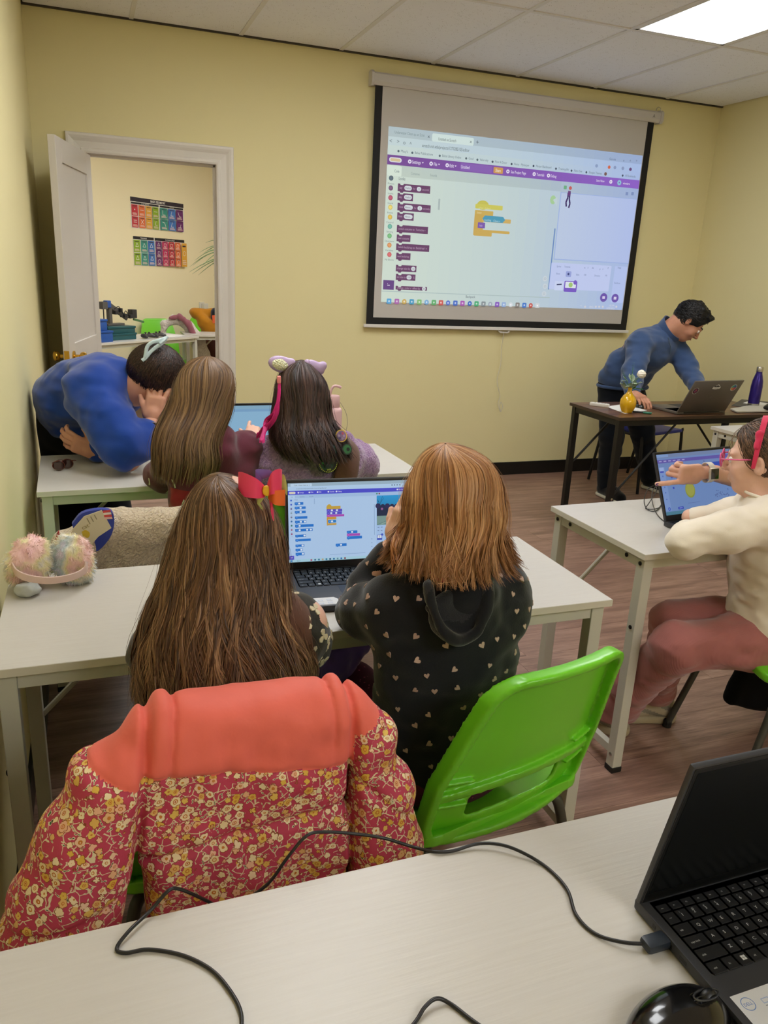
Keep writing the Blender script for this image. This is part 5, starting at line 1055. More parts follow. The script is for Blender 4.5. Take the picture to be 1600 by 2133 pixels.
sculpt('shell', s, [CORAL, FLOR], jk, matfn=lambda P: (P[:, 2] < yoke(P)).astype(int), it=2)
# ------------------------------------------------------------------ cream fleece coat with blue lining on the chair beyond the middle desk
FLC = sherpa('cream_sherpa', '#d8c8ae', '#b3a08a', 190)
ct = thing('fleece_coat', 'cream fleece coat with a blue lining and care label over a chair', 'coat', (.27, 2.1, .6))
s = Sdf((.05, 1.98, .35), (.60, 2.24, .90), .006)
s.rbox((.345, 2.10, .63), (.165, .048, .20), rad=.04, k=.02); s.cap((.225, 2.09, .785), (.47, 2.09, .785), .042, .04, k=.03); s.chain([(.20, 2.09, .77), (.165, 2.08, .70), (.15, 2.08, .55)], [.045, .05, .05], k=.02); s.ell((.150, 2.09, .755), (.045, .04, .035)); s.noise(.008, (.07, .2, .08), 12); s.noise(.004, .02, 13)
sculpt('shell', s, FLC, ct)
bp = at
def face_patch(mb, uv, y, push=0): mb.add([at(u, v, y) for u, v in uv], [tuple(range(len(uv)))])
def patch(name, uv, y, th_, m, parent):
    F_ = [at(u, v, y) for u, v in uv]; B_ = [q+np.array([0, th_, 0]) for q in F_]; n_ = len(uv); mb = MB().add(F_+B_, [tuple(range(n_)), tuple(range(n_, 2*n_))[::-1]]+[(k, (k+1) % n_, n_+(k+1) % n_, n_+k) for k in range(n_)]); o = bw(mb, name, m, parent); return o
def bul(uv, n=4): return [tuple(q) for q in bez(uv+[uv[0]], n)][:-1]
patch('lining', bul([(150, 1092), (170, 1070), (205, 1062), (232, 1066), (238, 1090), (228, 1122), (198, 1150), (180, 1120), (158, 1112)]), 2.041, .02, mat('lining_blue', '#2b3c96', .5), ct)
patch('care_label', [(150, 1104), (175, 1076), (212, 1063), (232, 1100), (205, 1118), (190, 1135)], 2.036, .003, mat('label_cream', '#cfc3a4', .7), ct)
P_ = Print((0, 0, 0), (1, 0, 0), (0, 0, 1), (0, -1, 0)); 
lm_ = MB(); lm_.col = None
for k, c in enumerate(('#c8433c', '#e8d8c8', '#c8433c', '#e0b0a8')): patch('stripe', [(214+k*1.2, 1064+k*4.5), (230+k*1.2, 1062+k*5), (231+k*1.2, 1066+k*5), (215+k*1.2, 1068.5+k*4.5)], 2.035, .001, mat('stripe_'+c[1:], c, .6), ct)
patch('label_print', bul([(170, 1108), (178, 1104), (187, 1110), (185, 1119), (175, 1120)], 3), 2.0352, .0006, mat('label_yellow', '#c9a92c', .6), ct)
o_ = at(172, 1097, 2.0348); e1_ = at(190, 1089, 2.0348)-o_; e1_ /= np.linalg.norm(e1_); e2_ = np.array([-e1_[2]*-1, 0, e1_[0]]); e2_ = np.array([-e1_[2], 0, e1_[0]])
pt = Print(o_, e1_, e2_, (0, -1, 0), 2e-5); pt.text('cat', -.004, -.008, .011, '#8a7a3c'); [pt.rect(.018+.010*k, -.002+.002*k, .0205+.010*k, .016, '#8f8468') for k in range(3)]; o = pt.build('label_print', PRINT, ct); to_local(ct, o)
patch('red_lining', bul([(118, 1115), (122, 1108), (126, 1130), (120, 1150), (108, 1165), (104, 1160)]), 2.05, .012, mat('coat_red', '#a52a2c', .7), ct)
# garments in the room beyond
wf = thing('fleece_jacket', 'white fluffy jacket draped over the green chair beyond the doorway', 'jacket', tuple(at(385, 700, 8.7))); c0 = at(368, 672, 8.62)
s = Sdf(c0+[-.3, -.25, -.65], c0+[.5, .3, .15], .012); s.chain([c0+[-.13, 0, -.02], c0+[-.02, 0, .03], c0+[.12, .03, -.03], c0+[.22, .03, -.2], c0+[.30, .05, -.45]], [.035, .04, .05, .07, .09], k=.04); s.cap(c0+[-.13, 0, -.02], c0+[-.14, 0, -.18], .035, .03, k=.03); s.noise(.012, .05, 20); s.noise(.006, .02, 21); sculpt('shell', s, sherpa('white_sherpa', '#ddd4cc', '#b8aca4', 120), wf, it=1)
sc = thing('scarf', 'dusty pink scarf lying over the white fluffy jacket', 'scarf', tuple(c0)); s = Sdf(c0+[-.2, -.25, -.35], c0+[.35, .2, .2], .01); s.chain([c0+[-.06, -.045, .05], c0+[.03, -.05, .065], c0+[.11, -.06, .0], c0+[.17, -.07, -.13]], [.018, .028, .032, .03], k=.02); s.noise(.006, (.02, .2, .1), 22); sculpt('wrap', s, cloth('pink_knit', '#8f5660', 60, .5, .004), sc, it=1)
yj = thing('jacket', 'mustard and brown jacket bundled over a chair beyond the doorway', 'jacket', tuple(at(425, 680, 9.0))); c0 = at(425, 668, 9.0)
s = Sdf(c0+[-.3, -.25, -.5], c0+[.4, .3, .25], .012); s.cap(c0+[-.09, 0, .075], c0+[.13, .02, .08], .06, .055, k=.03); s.chain([c0+[-.02, -.03, .02], c0+[.06, -.03, -.08], c0+[.08, 0, -.4]], [.07, .09, .1], k=.02); s.noise(.016, (.08, .1, .05), 23); sculpt('shell', s, [cloth('mustard', '#b97a1c', 80), cloth('brown_wool', '#4a2418', 80)], yj, matfn=lambda P: ((P[:, 2] < c0[2]-.13)).astype(int), it=1)
bg = thing('backpack', 'dark backpack with an orange tag behind the right door jamb', 'backpack', tuple(at(450, 680, 8.95))); c0 = at(447, 668, 8.95); s = Sdf(c0+[-.15, -.2, -.25], c0+[.25, .2, .22], .01); s.rbox(c0+[.03, 0, -.02], (.07, .06, .16), rad=.05); sculpt('shell', s, cloth('navy_nylon', '#1c2230', 80), bg, it=1)
patch('tag_patch', [(442, 657), (450, 656), (451, 674), (443, 673)], 8.86, .004, mat('tag_orange', '#d85a2c', .5), bg)
# purple puffer coat glimpsed under the middle desk, black coat at the right chair
pu = thing('puffer_coat', 'purple puffer coat bundled under the desk between the two girls', 'coat', (.71, 1.56, .5)); s = Sdf((.58, 1.46, .30), (.90, 1.72, .70), .006); s.ell((.715, 1.58, .60), (.085, .07, .085)); s.ell((.75, 1.58, .64), (.08, .06, .05)); s.ell((.70, 1.60, .47), (.06, .06, .12)); s.noise(.012, (.03, .1, .05), 30); s.noise(.005, (.012, .1, .02), 31); sculpt('shell', s, cloth('purple_nylon', '#6c56b0', 90, .3, .002, .4), pu)
bkc = thing('tote_bag', 'black fabric bag hanging behind the green chair at the right edge', 'bag', tuple(at(1520, 1440, 1.86)))
c0 = at(1562, 1428, 1.80); s = Sdf(c0+[-.2, -.12, -.2], c0+[.35, .12, .22], .006); s.rbox(c0+[.045, 0, .02], (.125, .03, .115), np.array(Matrix.Rotation(.30, 3, 'Y')), rad=.028); s.noise(.004, .05, 40); sculpt('shell', s, cloth('black_fabric', '#0c0c0e', 200, .2, .001, .9, 0), bkc)
bw(MB().tube(bez([c0+[-.03, 0, .13], c0+[0, 0, .22], c0+[.09, 0, .22], c0+[.12, 0, .10]], 5), .006, 8), 'handle', mat('black_fabric'), bkc, smooth=60)
# ================================================================== PEOPLE
def skin(name, col):
    m = mat(name, col, .5, spec=.35, sss=.12); nt = NT(m); v = nt.coord(); c = np.array(lin(col)); f = nt.noise(v, 22, 4); nt.base(nt.ramp(f, [(.3, tuple(c*[.93, .88, .86])+(1,)), (.7, tuple(np.minimum(c*[1.04, 1.05, 1.04], 1))+(1,))]))
    nt.b.inputs['Subsurface Radius'].default_value = (1, .35, .2); nt.bump(nt.noise(v, 260, 2), .12, .0008); return m
SKC = skin('skin_child', '#e4b8a4'); SKW = skin('skin_woman', '#d09a82'); SKM = skin('skin_man', '#c08a70'); SKP = skin('skin_arm', '#e2b29c')
LIPS = mat('lips', '#a8564e', .45); EYEW = mat('eye_white', '#e6e2dc', .2); EYEI = mat('iris', '#2c1a12', .15)
def nrm(v): v = np.array(v, float); return v/np.linalg.norm(v)
def frame(fd, up=(0, 0, 1)):           # columns right, forward, up
    f = nrm(fd); r = nrm(np.cross(f, up)); u = np.cross(r, f); return np.stack([r, f, u], 1)
def head_into(s, c, R, sc=1.0, ears=True):
    c = np.array(c, float); T = lambda x, y, z: c+R@np.array([x, y, z])*sc; e = lambda p, r, k=.012, op='+': s.ell(T(*p), np.array(r)*sc, R, k*sc, op)
    e((0, -.014, .028), (.073, .092, .082), .02); e((0, .026, -.028), (.058, .064, .080), .03); e((0, .050, -.088), (.030, .032, .024), .025)
    for q in (-1, 1):
        e((q*.036, .056, -.034), (.026, .026, .028), .02); s.ell(T(q*.031, .094, .004), np.array((.017, .013, .011))*sc, R, .010*sc, '-')
        s.cap(T(q*.012, .088, .020), T(q*.042, .078, .022), .009*sc, .008*sc, .010*sc)
        e((q*.031, .078, .000), (.0145, .0125, .0105), .004)
        e((q*.011, .098, -.031), (.008, .010, .007), .005)
    s.cap(T(0, .088, .010), T(0, .110, -.026), .0075*sc, .0105*sc, .008*sc)
    e((0, .088, -.052), (.022, .010, .0055), .004); e((0, .087, -.063), (.019, .010, .007), .004); s.cap(T(-.020, .098, -.0575), T(.020, .098, -.0575), .0016*sc, .0016*sc, .002*sc, '-')
    if ears:
        for q in (-1, 1):
            Re = R@np.array(Matrix.Rotation(q*.35, 3, 'Z')); s.ell(T(q*.076, -.006, -.004), np.array((.008, .019, .031))*sc, Re, .006*sc); s.ell(T(q*.084, -.004, -.002), np.array((.006, .011, .020))*sc, Re, .004*sc, '-')
    s.cap(T(0, -.02, -.05), T(0, -.045, -.14), .050*sc, .048*sc, .03*sc)
def eyes_for(p, c, R, sc=1.0, gaze=0, lid=None):
    c = np.array(c)
    for q in (-1, 1):
        e = MB().lathe([(.0115*sc*math.sin(a), .0115*sc*math.cos(a)) for a in np.linspace(.02, PI-.02, 12)], 16, c=c+R@np.array([q*.031, .0805, .002])*sc).build('eye', EYEW, p, smooth=80); to_local(p, e)
        ic = c+R@np.array([q*.031, .0905, .002-.003*gaze])*sc; ir = MB().lathe([(.0001, .0022), (.0035, .0018), (.0052, .0)], 14, c=ic, R=np.stack([R[:, 0], R[:, 2], R[:, 1]], 1)*sc).build('iris', EYEI, e); to_local(e, ir); 
def hand_into(s, W, d, n, t, sc=1.0, curls=((.2, .3, .2),)*4, thumb=(.7, .65, .2), tcurl=.3, spread=.06, fk=.0035):
    W = np.array(W, float); d = nrm(d); n = nrm(np.array(n, float)-d*np.dot(n, d)); t0 = np.cross(d, n); t_ = t0 if np.dot(t0, t) > 0 else -t0
    Rp = np.stack([t_, d, n], 1)
    s.cap(W-d*.03*sc, W+d*.025*sc, .023*sc, .024*sc, .02*sc); s.rbox(W+d*.050*sc, np.array((.036, .044, .0135))*sc, Rp, rad=.0125*sc, k=.014*sc)
    s.ell(W+d*.03*sc+t_*.024*sc+n*.006*sc, np.array((.016, .03, .015))*sc, Rp, .012*sc)
    L = ((.042, .025, .020), (.046, .029, .021), (.042, .027, .020), (.033, .020, .018)); tips = []
    for i in range(4):
        off = (.028-.0185*i)*sc; b = W+d*(.088-(.0, .0, .004, .011)[i])*sc+t_*off; a = 0; sp = spread*(1.5-i); dd = nrm(d*math.cos(sp)+t_*math.sin(sp)); p = b-dd*.012*sc; r = (.0092, .0092, .0088, .0078)[i]*sc
        pts = [p]; 
        for l, cu in zip(L[i], curls[i if len(curls) > i else 0]):
            a += cu; p = (b if len(pts) == 1 else pts[-1])+(dd*math.cos(a)+n*math.sin(a))*l*sc; pts.append(p)
        s.chain(pts, [r*1.08, r, r*.94, r*.80], k=fk*sc); tips.append((pts[-1], nrm(pts[-1]-pts[-2]), r*.8))
    tb = W+d*.022*sc+t_*.026*sc; td = nrm(d*thumb[0]+t_*thumb[1]+n*thumb[2]); p1 = tb+td*.040*sc; td2 = nrm(td*math.cos(tcurl)+nrm(d)*math.sin(tcurl)); p2 = p1+td2*.028*sc
    s.chain([tb, p1, p2], [.013*sc, .0108*sc, .0088*sc], k=.008*sc); return tips
def nails(p, tips, n, m, sc=1):
    for (q, d, r) in tips:
        u = -nrm(np.array(n)-d*np.dot(n, d)); sd = np.cross(d, u); pts = [(a*.0048*sc, b*.006*sc) for a, b in ((-.8, -1), (.8, -1), (1, .2), (.6, 1.0), (-.6, 1.0), (-1, .2))]
        o = MB().add([q+sd*a+d*b+u*(r+.0004-abs(a)*.25) for a, b in pts]+[q+sd*a+d*b+u*(r-.001) for a, b in pts], [tuple(range(6)), tuple(range(6, 12))[::-1]]+[(k, (k+1) % 6, 6+(k+1) % 6, 6+k) for k in range(6)]).build('nail', m, p); to_local(p, o)
def person(label, loc): return thing('person', label, 'person', loc)
def spread_on(V, Q, keep, n, seed, dmin):
    """well spaced points of a mesh with normals"""
    A = V[Q]; cen = A.mean(1); nn = np.cross(A[:, 2]-A[:, 0], A[:, 3]-A[:, 1]); nn /= np.linalg.norm(nn, axis=1)[:, None]+1e-12
    r = np.random.default_rng(seed); idx = np.flatnonzero(keep(cen, nn)); r.shuffle(idx); out = []; P = np.zeros((0, 3))
    for i in idx[:8000]:
        if len(P) and np.min(np.sum((P-cen[i])**2, 1)) < dmin*dmin: continue
        P = np.vstack([P, cen[i]]); out.append((cen[i], nn[i]))
        if len(out) >= n: break
    return out
HEART = [(0, -1), (.75, -.1), (.95, .45), (.6, .85), (.2, .7), (0, .35), (-.2, .7), (-.6, .85), (-.95, .45), (-.75, -.1)]
PETAL = [(0, 0), (.45, .35), (.55, .9), (.1, 1.15), (-.35, .9), (-.3, .35)]
def decals(name, spots, shapes, size, col, parent, seed=0, lift=.0012, jit=.6, V=None):
    r = random.Random(seed); mb = MB()
    for (c, n) in spots:
        a = r.uniform(-jit, jit) if jit < 9 else r.uniform(0, 6.28); t = np.cross([0, 0, 1], n); t = t/(np.linalg.norm(t)+1e-9); b = np.cross(n, t); sz = size*r.uniform(.8, 1.15)
        for sh, ra in shapes:
            ca, sa = math.cos(a+ra), math.sin(a+ra); pts = []
            for x, y in sh:
                xx, yy = (x*ca-y*sa)*sz, (x*sa+y*ca)*sz; p = c+t*xx+b*yy
                if V is not None: k = np.argmin(((V-p)**2).sum(1)); p = p+n*((V[k]-p)@n)
                pts.append(p+n*lift)
            mb.add(pts+[p-n*.002 for p in pts], [tuple(range(len(pts)))]+[(k, (k+1) % len(pts), len(pts)+(k+1) % len(pts), len(pts)+k) for k in range(len(pts))])
    o = mb.build(name, col, parent); to_local(parent, o); o['kind'] = 'stuff'; return o

# ---------------- hair
def cr(P, t):                     # Catmull-Rom sampling of station rows P (n,m) at t in [0,n-1]
    n = len(P); i = np.clip(np.floor(t).astype(int), 0, n-2); f = (t-i)[..., None]; g = lambda k: P[np.clip(k, 0, n-1)]
    a, b, c, d = g(i-1), g(i), g(i+1), g(i+2); return .5*((2*b)+(c-a)*f+(2*a-5*b+4*c-d)*f*f+(3*b-a-3*c+d)*f**3)
def hairmat(name): 
    m = vmat(name, .42, spec=.4); NT(m).b.inputs['Specular IOR Level'].default_value = .35; return m
HM = hairmat('hair_strands')
def ribbons(name, P, Nrm, width, col, parent):
    """P (N,K,3), Nrm outward (N,K,3), width (N,K), col (N,K,3)"""
    N, K, _ = P.shape; T = np.gradient(P, axis=1); T /= np.linalg.norm(T, axis=2)[..., None]+1e-9; S_ = np.cross(T, Nrm); S_ /= np.linalg.norm(S_, axis=2)[..., None]+1e-9; Nn = np.cross(S_, T)
    V = np.stack([P-S_*width[..., None], P+Nn*width[..., None]*.7, P+S_*width[..., None]], 2); V = V.reshape(-1, 3); id_ = np.arange(N*K*3).reshape(N, K, 3)
    q = [np.stack([id_[:, :-1, j], id_[:, :-1, j+1], id_[:, 1:, j+1], id_[:, 1:, j]], -1).reshape(-1, 4) for j in (0, 1)]; Q = np.concatenate(q)
    Cc = np.repeat(col[:, :, None, :], 3, 2).reshape(-1, 3); return build_vq(name, V, Q, HM, parent, colfn=lambda V_: Cc)
def hair(parent, rows, sidev, cols, n=3000, K=22, w=.0011, phimax=2.0, phitop=PI, wave=(.004, 9), clump=.5, inward=.014, tend=(.86, 1.0), seed=0, sway=.0, tangle=.0, gap=None, hcol=None, flip=0.0):
    """rows: (cx,cy,cz, half-width, half-depth); sidev = lateral unit vector; the viewer side is phi=0. Strands start at row 0."""
    r = np.random.default_rng(seed); R_ = np.array(rows, float); n_r = len(R_); side = nrm(sidev); dep = np.array([-side[1], side[0], 0.0])
    def surf(phi, t, rad=1.0):
        q = cr(R_, t); return q[..., :3]+side*(q[..., 3]*np.sin(phi)*rad)[..., None]-dep*(q[..., 4]*np.cos(phi)*rad)[..., None]
    pm = lambda t: phitop+(phimax-phitop)*np.clip((t-2)/2.0, 0, 1)
    # under-hull
    nt_, npn = 40, 48; tt = np.linspace(0, (n_r-1)*(tend[0]*.97), nt_)[:, None]*np.ones((1, npn)); ph = np.linspace(-1, 1, npn)[None, :]*pm(tt); V = surf(ph, tt, .93); V = V.reshape(-1, 3); ids = np.arange(nt_*npn).reshape(nt_, npn)
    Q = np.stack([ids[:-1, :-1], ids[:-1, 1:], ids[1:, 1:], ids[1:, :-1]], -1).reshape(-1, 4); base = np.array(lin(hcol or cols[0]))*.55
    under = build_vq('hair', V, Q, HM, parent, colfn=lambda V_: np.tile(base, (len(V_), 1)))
    u = r.uniform(-1, 1, n); nc = max(20, n//28); cc = r.uniform(-1, 1, nc); ci = np.argmin(np.abs(u[:, None]-cc[None, :]), 1); uc = cc[ci]; te = r.uniform(tend[0], tend[1], n)*(1-.05*np.abs(np.sin(uc*40))); t01 = np.linspace(0, 1, K)[None, :]
    t = t01*te[:, None]*(n_r-1); cl = clump*np.clip(t01*1.5-.3, 0, 1); uu = u[:, None]*(1-cl)+uc[:, None]*cl+sway*np.sin(t01*3+ci[:, None])*.1
    ph = uu*pm(t); ph += tangle*r.normal(0, 1, n)[:, None]*np.sin(t01*PI*r.uniform(.5, 1.5, n)[:, None])
    rad = 1-inward*r.uniform(0, 1, n)[:, None]/.1*np.ones_like(t); rad += .03*np.sin(ci[:, None]*7.7+t01*2)*np.clip(t01*3, 0, 1)
    P = surf(ph, t, rad); N0 = side*np.sin(ph)[..., None]-dep*np.cos(ph)[..., None]+np.array([0, 0, .25])*(1-t01)[..., None]**2*3; N0 /= np.linalg.norm(N0, axis=2)[..., None]
    tang = np.cross(N0, np.array([0, 0, 1.0])); tang /= np.linalg.norm(tang, axis=2)[..., None]+1e-9
    fr = wave[1]*(1+.3*np.sin(ci*3.1))[:, None]; phs = (ci*2.4)[:, None]+r.normal(0, .13, n)[:, None]; amp = wave[0]*np.clip((t01-.2)*1.6, 0, 1.2)
    P = P+tang*(amp*np.sin(fr*t01+phs))[..., None]+N0*(amp*.45*np.cos(fr*t01*1.1+phs*1.7))[..., None]
    fl_ = np.clip((t01-.72)/.28, 0, 1)**2*flip; sg = np.sign(np.sin(ph))*.8+.7*np.sin(ci*9.1)[:, None]; P = P+tang*(fl_*sg)[..., None]+N0*(fl_*(.5+.5*np.cos(ci*4.3))[:, None])[..., None]+np.array([0, 0, 1])*(fl_*.25*np.abs(sg))[..., None]
    pal = np.array([lin(c) for c in cols]); pk = r.integers(0, len(cols), n); cm = .5*pal[pk]+.5*pal[(ci*5+ci//3) % len(cols)]; br = r.uniform(.75, 1.25, n)[:, None, None]
    col = np.clip(cm[:, None, :]*br*np.ones((1, K, 1)), 0, 1); wd = w*r.uniform(.6, 1.3, n)[:, None]*np.clip((1-t01)*6, .15, 1)*np.clip(t01*10+.4, 0, 1)
    # gentle roll so neighbouring strands catch light differently
    a = r.normal(0, .35, n)[:, None, None]; N1 = N0*np.cos(a)+tang*np.sin(a); o = ribbons('strands', P, N1, wd, col, under); o['kind'] = 'stuff'
    # flyaways
    m_ = n//40; k = r.choice(n, m_, replace=False); Pf = P[k]+N0[k]*(np.clip(t01, 0, 1)*r.uniform(.004, .02, m_)[:, None])[..., None]+tang[k]*(.008*np.sin(t01*7+r.uniform(0, 6, m_)[:, None])*t01)[..., None]
    o = ribbons('flyaway_strands', Pf, N1[k], wd[k]*.35, col[k], under); o['kind'] = 'stuff'
    return under
def rows_px(sp, side_from, yoff=0):
    """(v, uL, uR, y, half_depth) rows read off the photograph at a stated depth y -> world rows"""
    out = []
    for v, uL, uR, y, b in sp:
        a, c = at(uL, v, y), at(uR, v, y); sd = nrm((c-a)*[1, 1, 0]) if abs(uR-uL) > 2 else None; mid = (a+c)/2; out.append([*mid, np.linalg.norm(c-a)/2, b])
    return out
def lateral(u, v): r_ = ray(u, v); r_[2] = 0; r_ = nrm(r_); return np.array([r_[1], -r_[0], 0])

# ================================================================== girl with long brown hair (front left)
p = person('girl with very long wavy brown hair and a rainbow bow, seated behind the coral jacket', (.44, 1.2, 0))
hc = np.array([.442, 1.285, 1.032]); R = frame((.12, 1, -.18))
s = Sdf((.22, 1.02, .40), (.70, 1.72, 1.20), .006)
head_into(s, hc, R, .92); s.cap((.445, 1.24, .95), (.445, 1.23, .87), .045, .05); s.cap((.33, 1.24, .865), (.56, 1.24, .865), .05, .05, k=.04); s.ell((.445, 1.23, .76), (.11, .08, .15), k=.05); s.ell((.44, 1.2, .52), (.13, .11, .10), k=.05)
s.chain([(.34, 1.25, .86), (.325, 1.36, .775), (.40, 1.53, .775)], [.036, .032, .022], k=.02); s.chain([(.55, 1.25, .86), (.58, 1.36, .775), (.52, 1.53, .775)], [.038, .032, .022], k=.02)
s.chain([(.38, 1.2, .50), (.37, 1.55, .50)], [.07, .05], k=.03); s.chain([(.51, 1.2, .50), (.52, 1.55, .50)], [.07, .05], k=.03)
s2 = Sdf((.2, 1.45, -.02), (.7, 1.75, .52), .008); s2.chain([(.37, 1.55, .50), (.36, 1.58, .08)], [.048, .03]); s2.chain([(.52, 1.55, .50), (.53, 1.58, .08)], [.048, .03])
h1 = Sdf((.36, 1.49, .74), (.50, 1.66, .83), .003); hand_into(h1, (.40, 1.53, .778), (.3, 1, 0), (0, 0, -1), (1, 0, 0), .75, ((.15, .2, .15),)*4); h2 = Sdf((.42, 1.49, .74), (.56, 1.66, .83), .003); hand_into(h2, (.52, 1.53, .778), (-.3, 1, 0), (0, 0, -1), (-1, 0, 0), .75, ((.15, .2, .15),)*4)
sculpt('body', [s, s2, h1, h2], SKC, p)
s = Sdf((.18, 1.02, .42), (.74, 1.62, .96), .0055)
s.cap((.345, 1.245, .852), (.545, 1.245, .852), .058, .058, k=.03); s.ell((.445, 1.225, .76), (.135, .095, .165), k=.05); s.ell((.44, 1.2, .55), (.145, .115, .11), k=.06)
s.chain([(.34, 1.25, .855), (.315, 1.35, .785), (.34, 1.40, .78), (.40, 1.51, .778)], [.056, .046, .042, .034], k=.03); s.chain([(.55, 1.25, .855), (.592, 1.335, .78), (.58, 1.40, .775), (.52, 1.51, .778)], [.060, .052, .046, .034], k=.03)
s.ell((.445, 1.25, .95), (.05, .05, .05), k=.0, op='-'); s.noise(.005, (.04, .1, .05), 50); s.noise(.0025, .02, 51)
SHD = cloth('shirt_dark', '#2a2824', 200); V4, Q4 = s.mesh(); V4 = relax(V4, Q4, 2); sh = build_vq('shirt', V4, Q4, SHD, p)
fl3 = [(PETAL, 0), (PETAL, 2.1), (PETAL, 4.2)]
decals('flower_print', spread_on(V4, Q4, lambda c, n: (n[:, 1] < .3) & (c[:, 0] > .54), 34, 1, .034), fl3, .0105, mat('print_cream', '#cfc2a4', .7), p, 2, jit=99)
decals('flower_print', spread_on(V4, Q4, lambda c, n: (n[:, 0] < -.2) & (c[:, 0] < .34), 22, 2, .036), fl3, .0105, mat('print_cream'), p, 3, jit=99)
vs_ = Sdf((.30, 1.09, .50), (.62, 1.40, .95), .0055); vs_.cap((.37, 1.235, .868), (.525, 1.235, .868), .062, .062, k=.03); vs_.ell((.445, 1.222, .76), (.142, .104, .172), k=.05); vs_.ell((.44, 1.2, .58), (.13, .125, .10), k=.06); vs_.ell((.445, 1.27, .95), (.06, .06, .07), k=0, op='-'); sculpt('vest', vs_, cloth('vest_brown', '#5a3a2c', 150), p)
jn = Sdf((.26, 1.05, -.0), (.64, 1.70, .60), .008); jn.ell((.445, 1.2, .50), (.15, .13, .085), k=.03); jn.chain([(.375, 1.22, .505), (.365, 1.54, .50), (.355, 1.58, .10)], [.085, .062, .05], k=.03); jn.chain([(.515, 1.22, .505), (.525, 1.54, .50), (.535, 1.58, .10)], [.085, .062, .05], k=.03); sculpt('trousers', jn, cloth('denim_dark', '#1f2430', 200), p)
for x in (.355, .535):
    k_ = Sdf((x-.06, 1.5, -.01), (x+.06, 1.78, .12), .005); k_.chain([(x, 1.57, .045), (x, 1.70, .035)], [.042, .036]); k_.cut((0, 0, .002), (0, 0, -1)); sculpt('shoe', k_, mat('shoe_grey', '#6b6862', .7), p)
rows = rows_px([(990, 451, 455, 1.27, .004), (999, 428, 486, 1.27, .045), (1020, 407, 528, 1.272, .076), (1055, 385, 560, 1.275, .094), (1105, 361, 580, 1.275, .102), (1160, 346, 589, 1.265, .104), (1215, 330, 594, 1.25, .104), (1270, 306, 602, 1.235, .106), (1330, 288, 628, 1.22, .108), (1390, 280, 645, 1.205, .108), (1450, 276, 640, 1.195, .10)], None)
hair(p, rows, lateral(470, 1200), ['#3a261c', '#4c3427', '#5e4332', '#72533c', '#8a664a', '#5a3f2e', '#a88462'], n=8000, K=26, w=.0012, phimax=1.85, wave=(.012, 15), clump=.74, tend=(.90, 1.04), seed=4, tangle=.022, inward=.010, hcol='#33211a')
s = Sdf((.50, 1.22, .98), (.56, 1.30, 1.07), .003); ce_ = at(556, 1136, 1.25); s = Sdf(ce_-.04, ce_+.04, .003); s.ell(ce_, (.008, .014, .024), k=0); sculpt('ear_tip', s, SKC, p)
# bow
bowc = at(553, 1022, 1.235); bow = thing('hair_bow', 'pink and rainbow ribbon bow clipped in the long brown hair', 'hair bow', tuple(bowc))
sx_v = lateral(550, 1020); upv = np.array([0, 0, 1.0]); tow = -nrm(ray(553, 1022))
def loop(mb_pts, wdt, name, m):
    pts = bez(mb_pts, 6); vs = []; 
    for k, q in enumerate(pts): t = k/(len(pts)-1); ww = wdt*(.35+.65*math.sin(PI*min(1, max(0, t)))**.6); vs += [q-upv*ww+tow*.002, q+upv*ww+tow*.002, q+upv*ww-tow*.001, q-upv*ww-tow*.001]
    fs = [(4*i+j_, 4*i+(j_+1) % 4, 4*i+4+(j_+1) % 4, 4*i+4+j_) for i in range(len(pts)-1) for j_ in range(4)]; bw(MB().add(vs, fs), name, m, bow, smooth=50)
B_ = lambda a, b, c=0: bowc+sx_v*a+upv*b+tow*c
HOT = mat('ribbon_pink', '#f04474', .45); RNB = mat('ribbon_orange', '#f07030', .45); RNL = mat('ribbon_lime', '#b8c070', .45); RNV = mat('ribbon_violet', '#7a68b8', .45)
loop([B_(0, -.002, .02), B_(-.016, .004, .034), B_(-.036, .010, .026), B_(-.044, .010, .010), B_(-.030, .006, .002), B_(-.004, 0, .010)], .021, 'ribbon_loop', HOT)
loop([B_(.002, 0, .02), B_(.010, .012, .034), B_(.022, .016, .028), B_(.026, .014, .010), B_(.004, .0, .008)], .021, 'ribbon_loop', HOT)
loop([B_(.004, -.008, .02), B_(.016, -.012, .034), B_(.032, -.012, .022), B_(.026, -.012, .006), B_(.006, -.006, .008)], .014, 'ribbon_loop', RNB)
loop([B_(.006, -.010, .022), B_(.010, -.026, .026), B_(.014, -.046, .020)], .016, 'ribbon_tail', HOT); loop([B_(-.002, -.008, .022), B_(-.014, -.022, .018), B_(-.004, -.034, .014)], .009, 'ribbon_tail', RNL); loop([B_(-.006, .016, .010), B_(-.016, .026, .006), B_(.010, .030, .002)], .010, 'ribbon_loop', RNV)
loop([B_(.020, .012, .006), B_(.030, .014, .010), B_(.036, -.002, .010)], .014, 'ribbon_loop', RNL)
s = Sdf(bowc-.03, bowc+.06, .003); s.ell(B_(.002, 0, .028), (.008, .008, .010), k=0); sculpt('knot', s, mat('ribbon_yellow', '#e8b828', .45), bow)

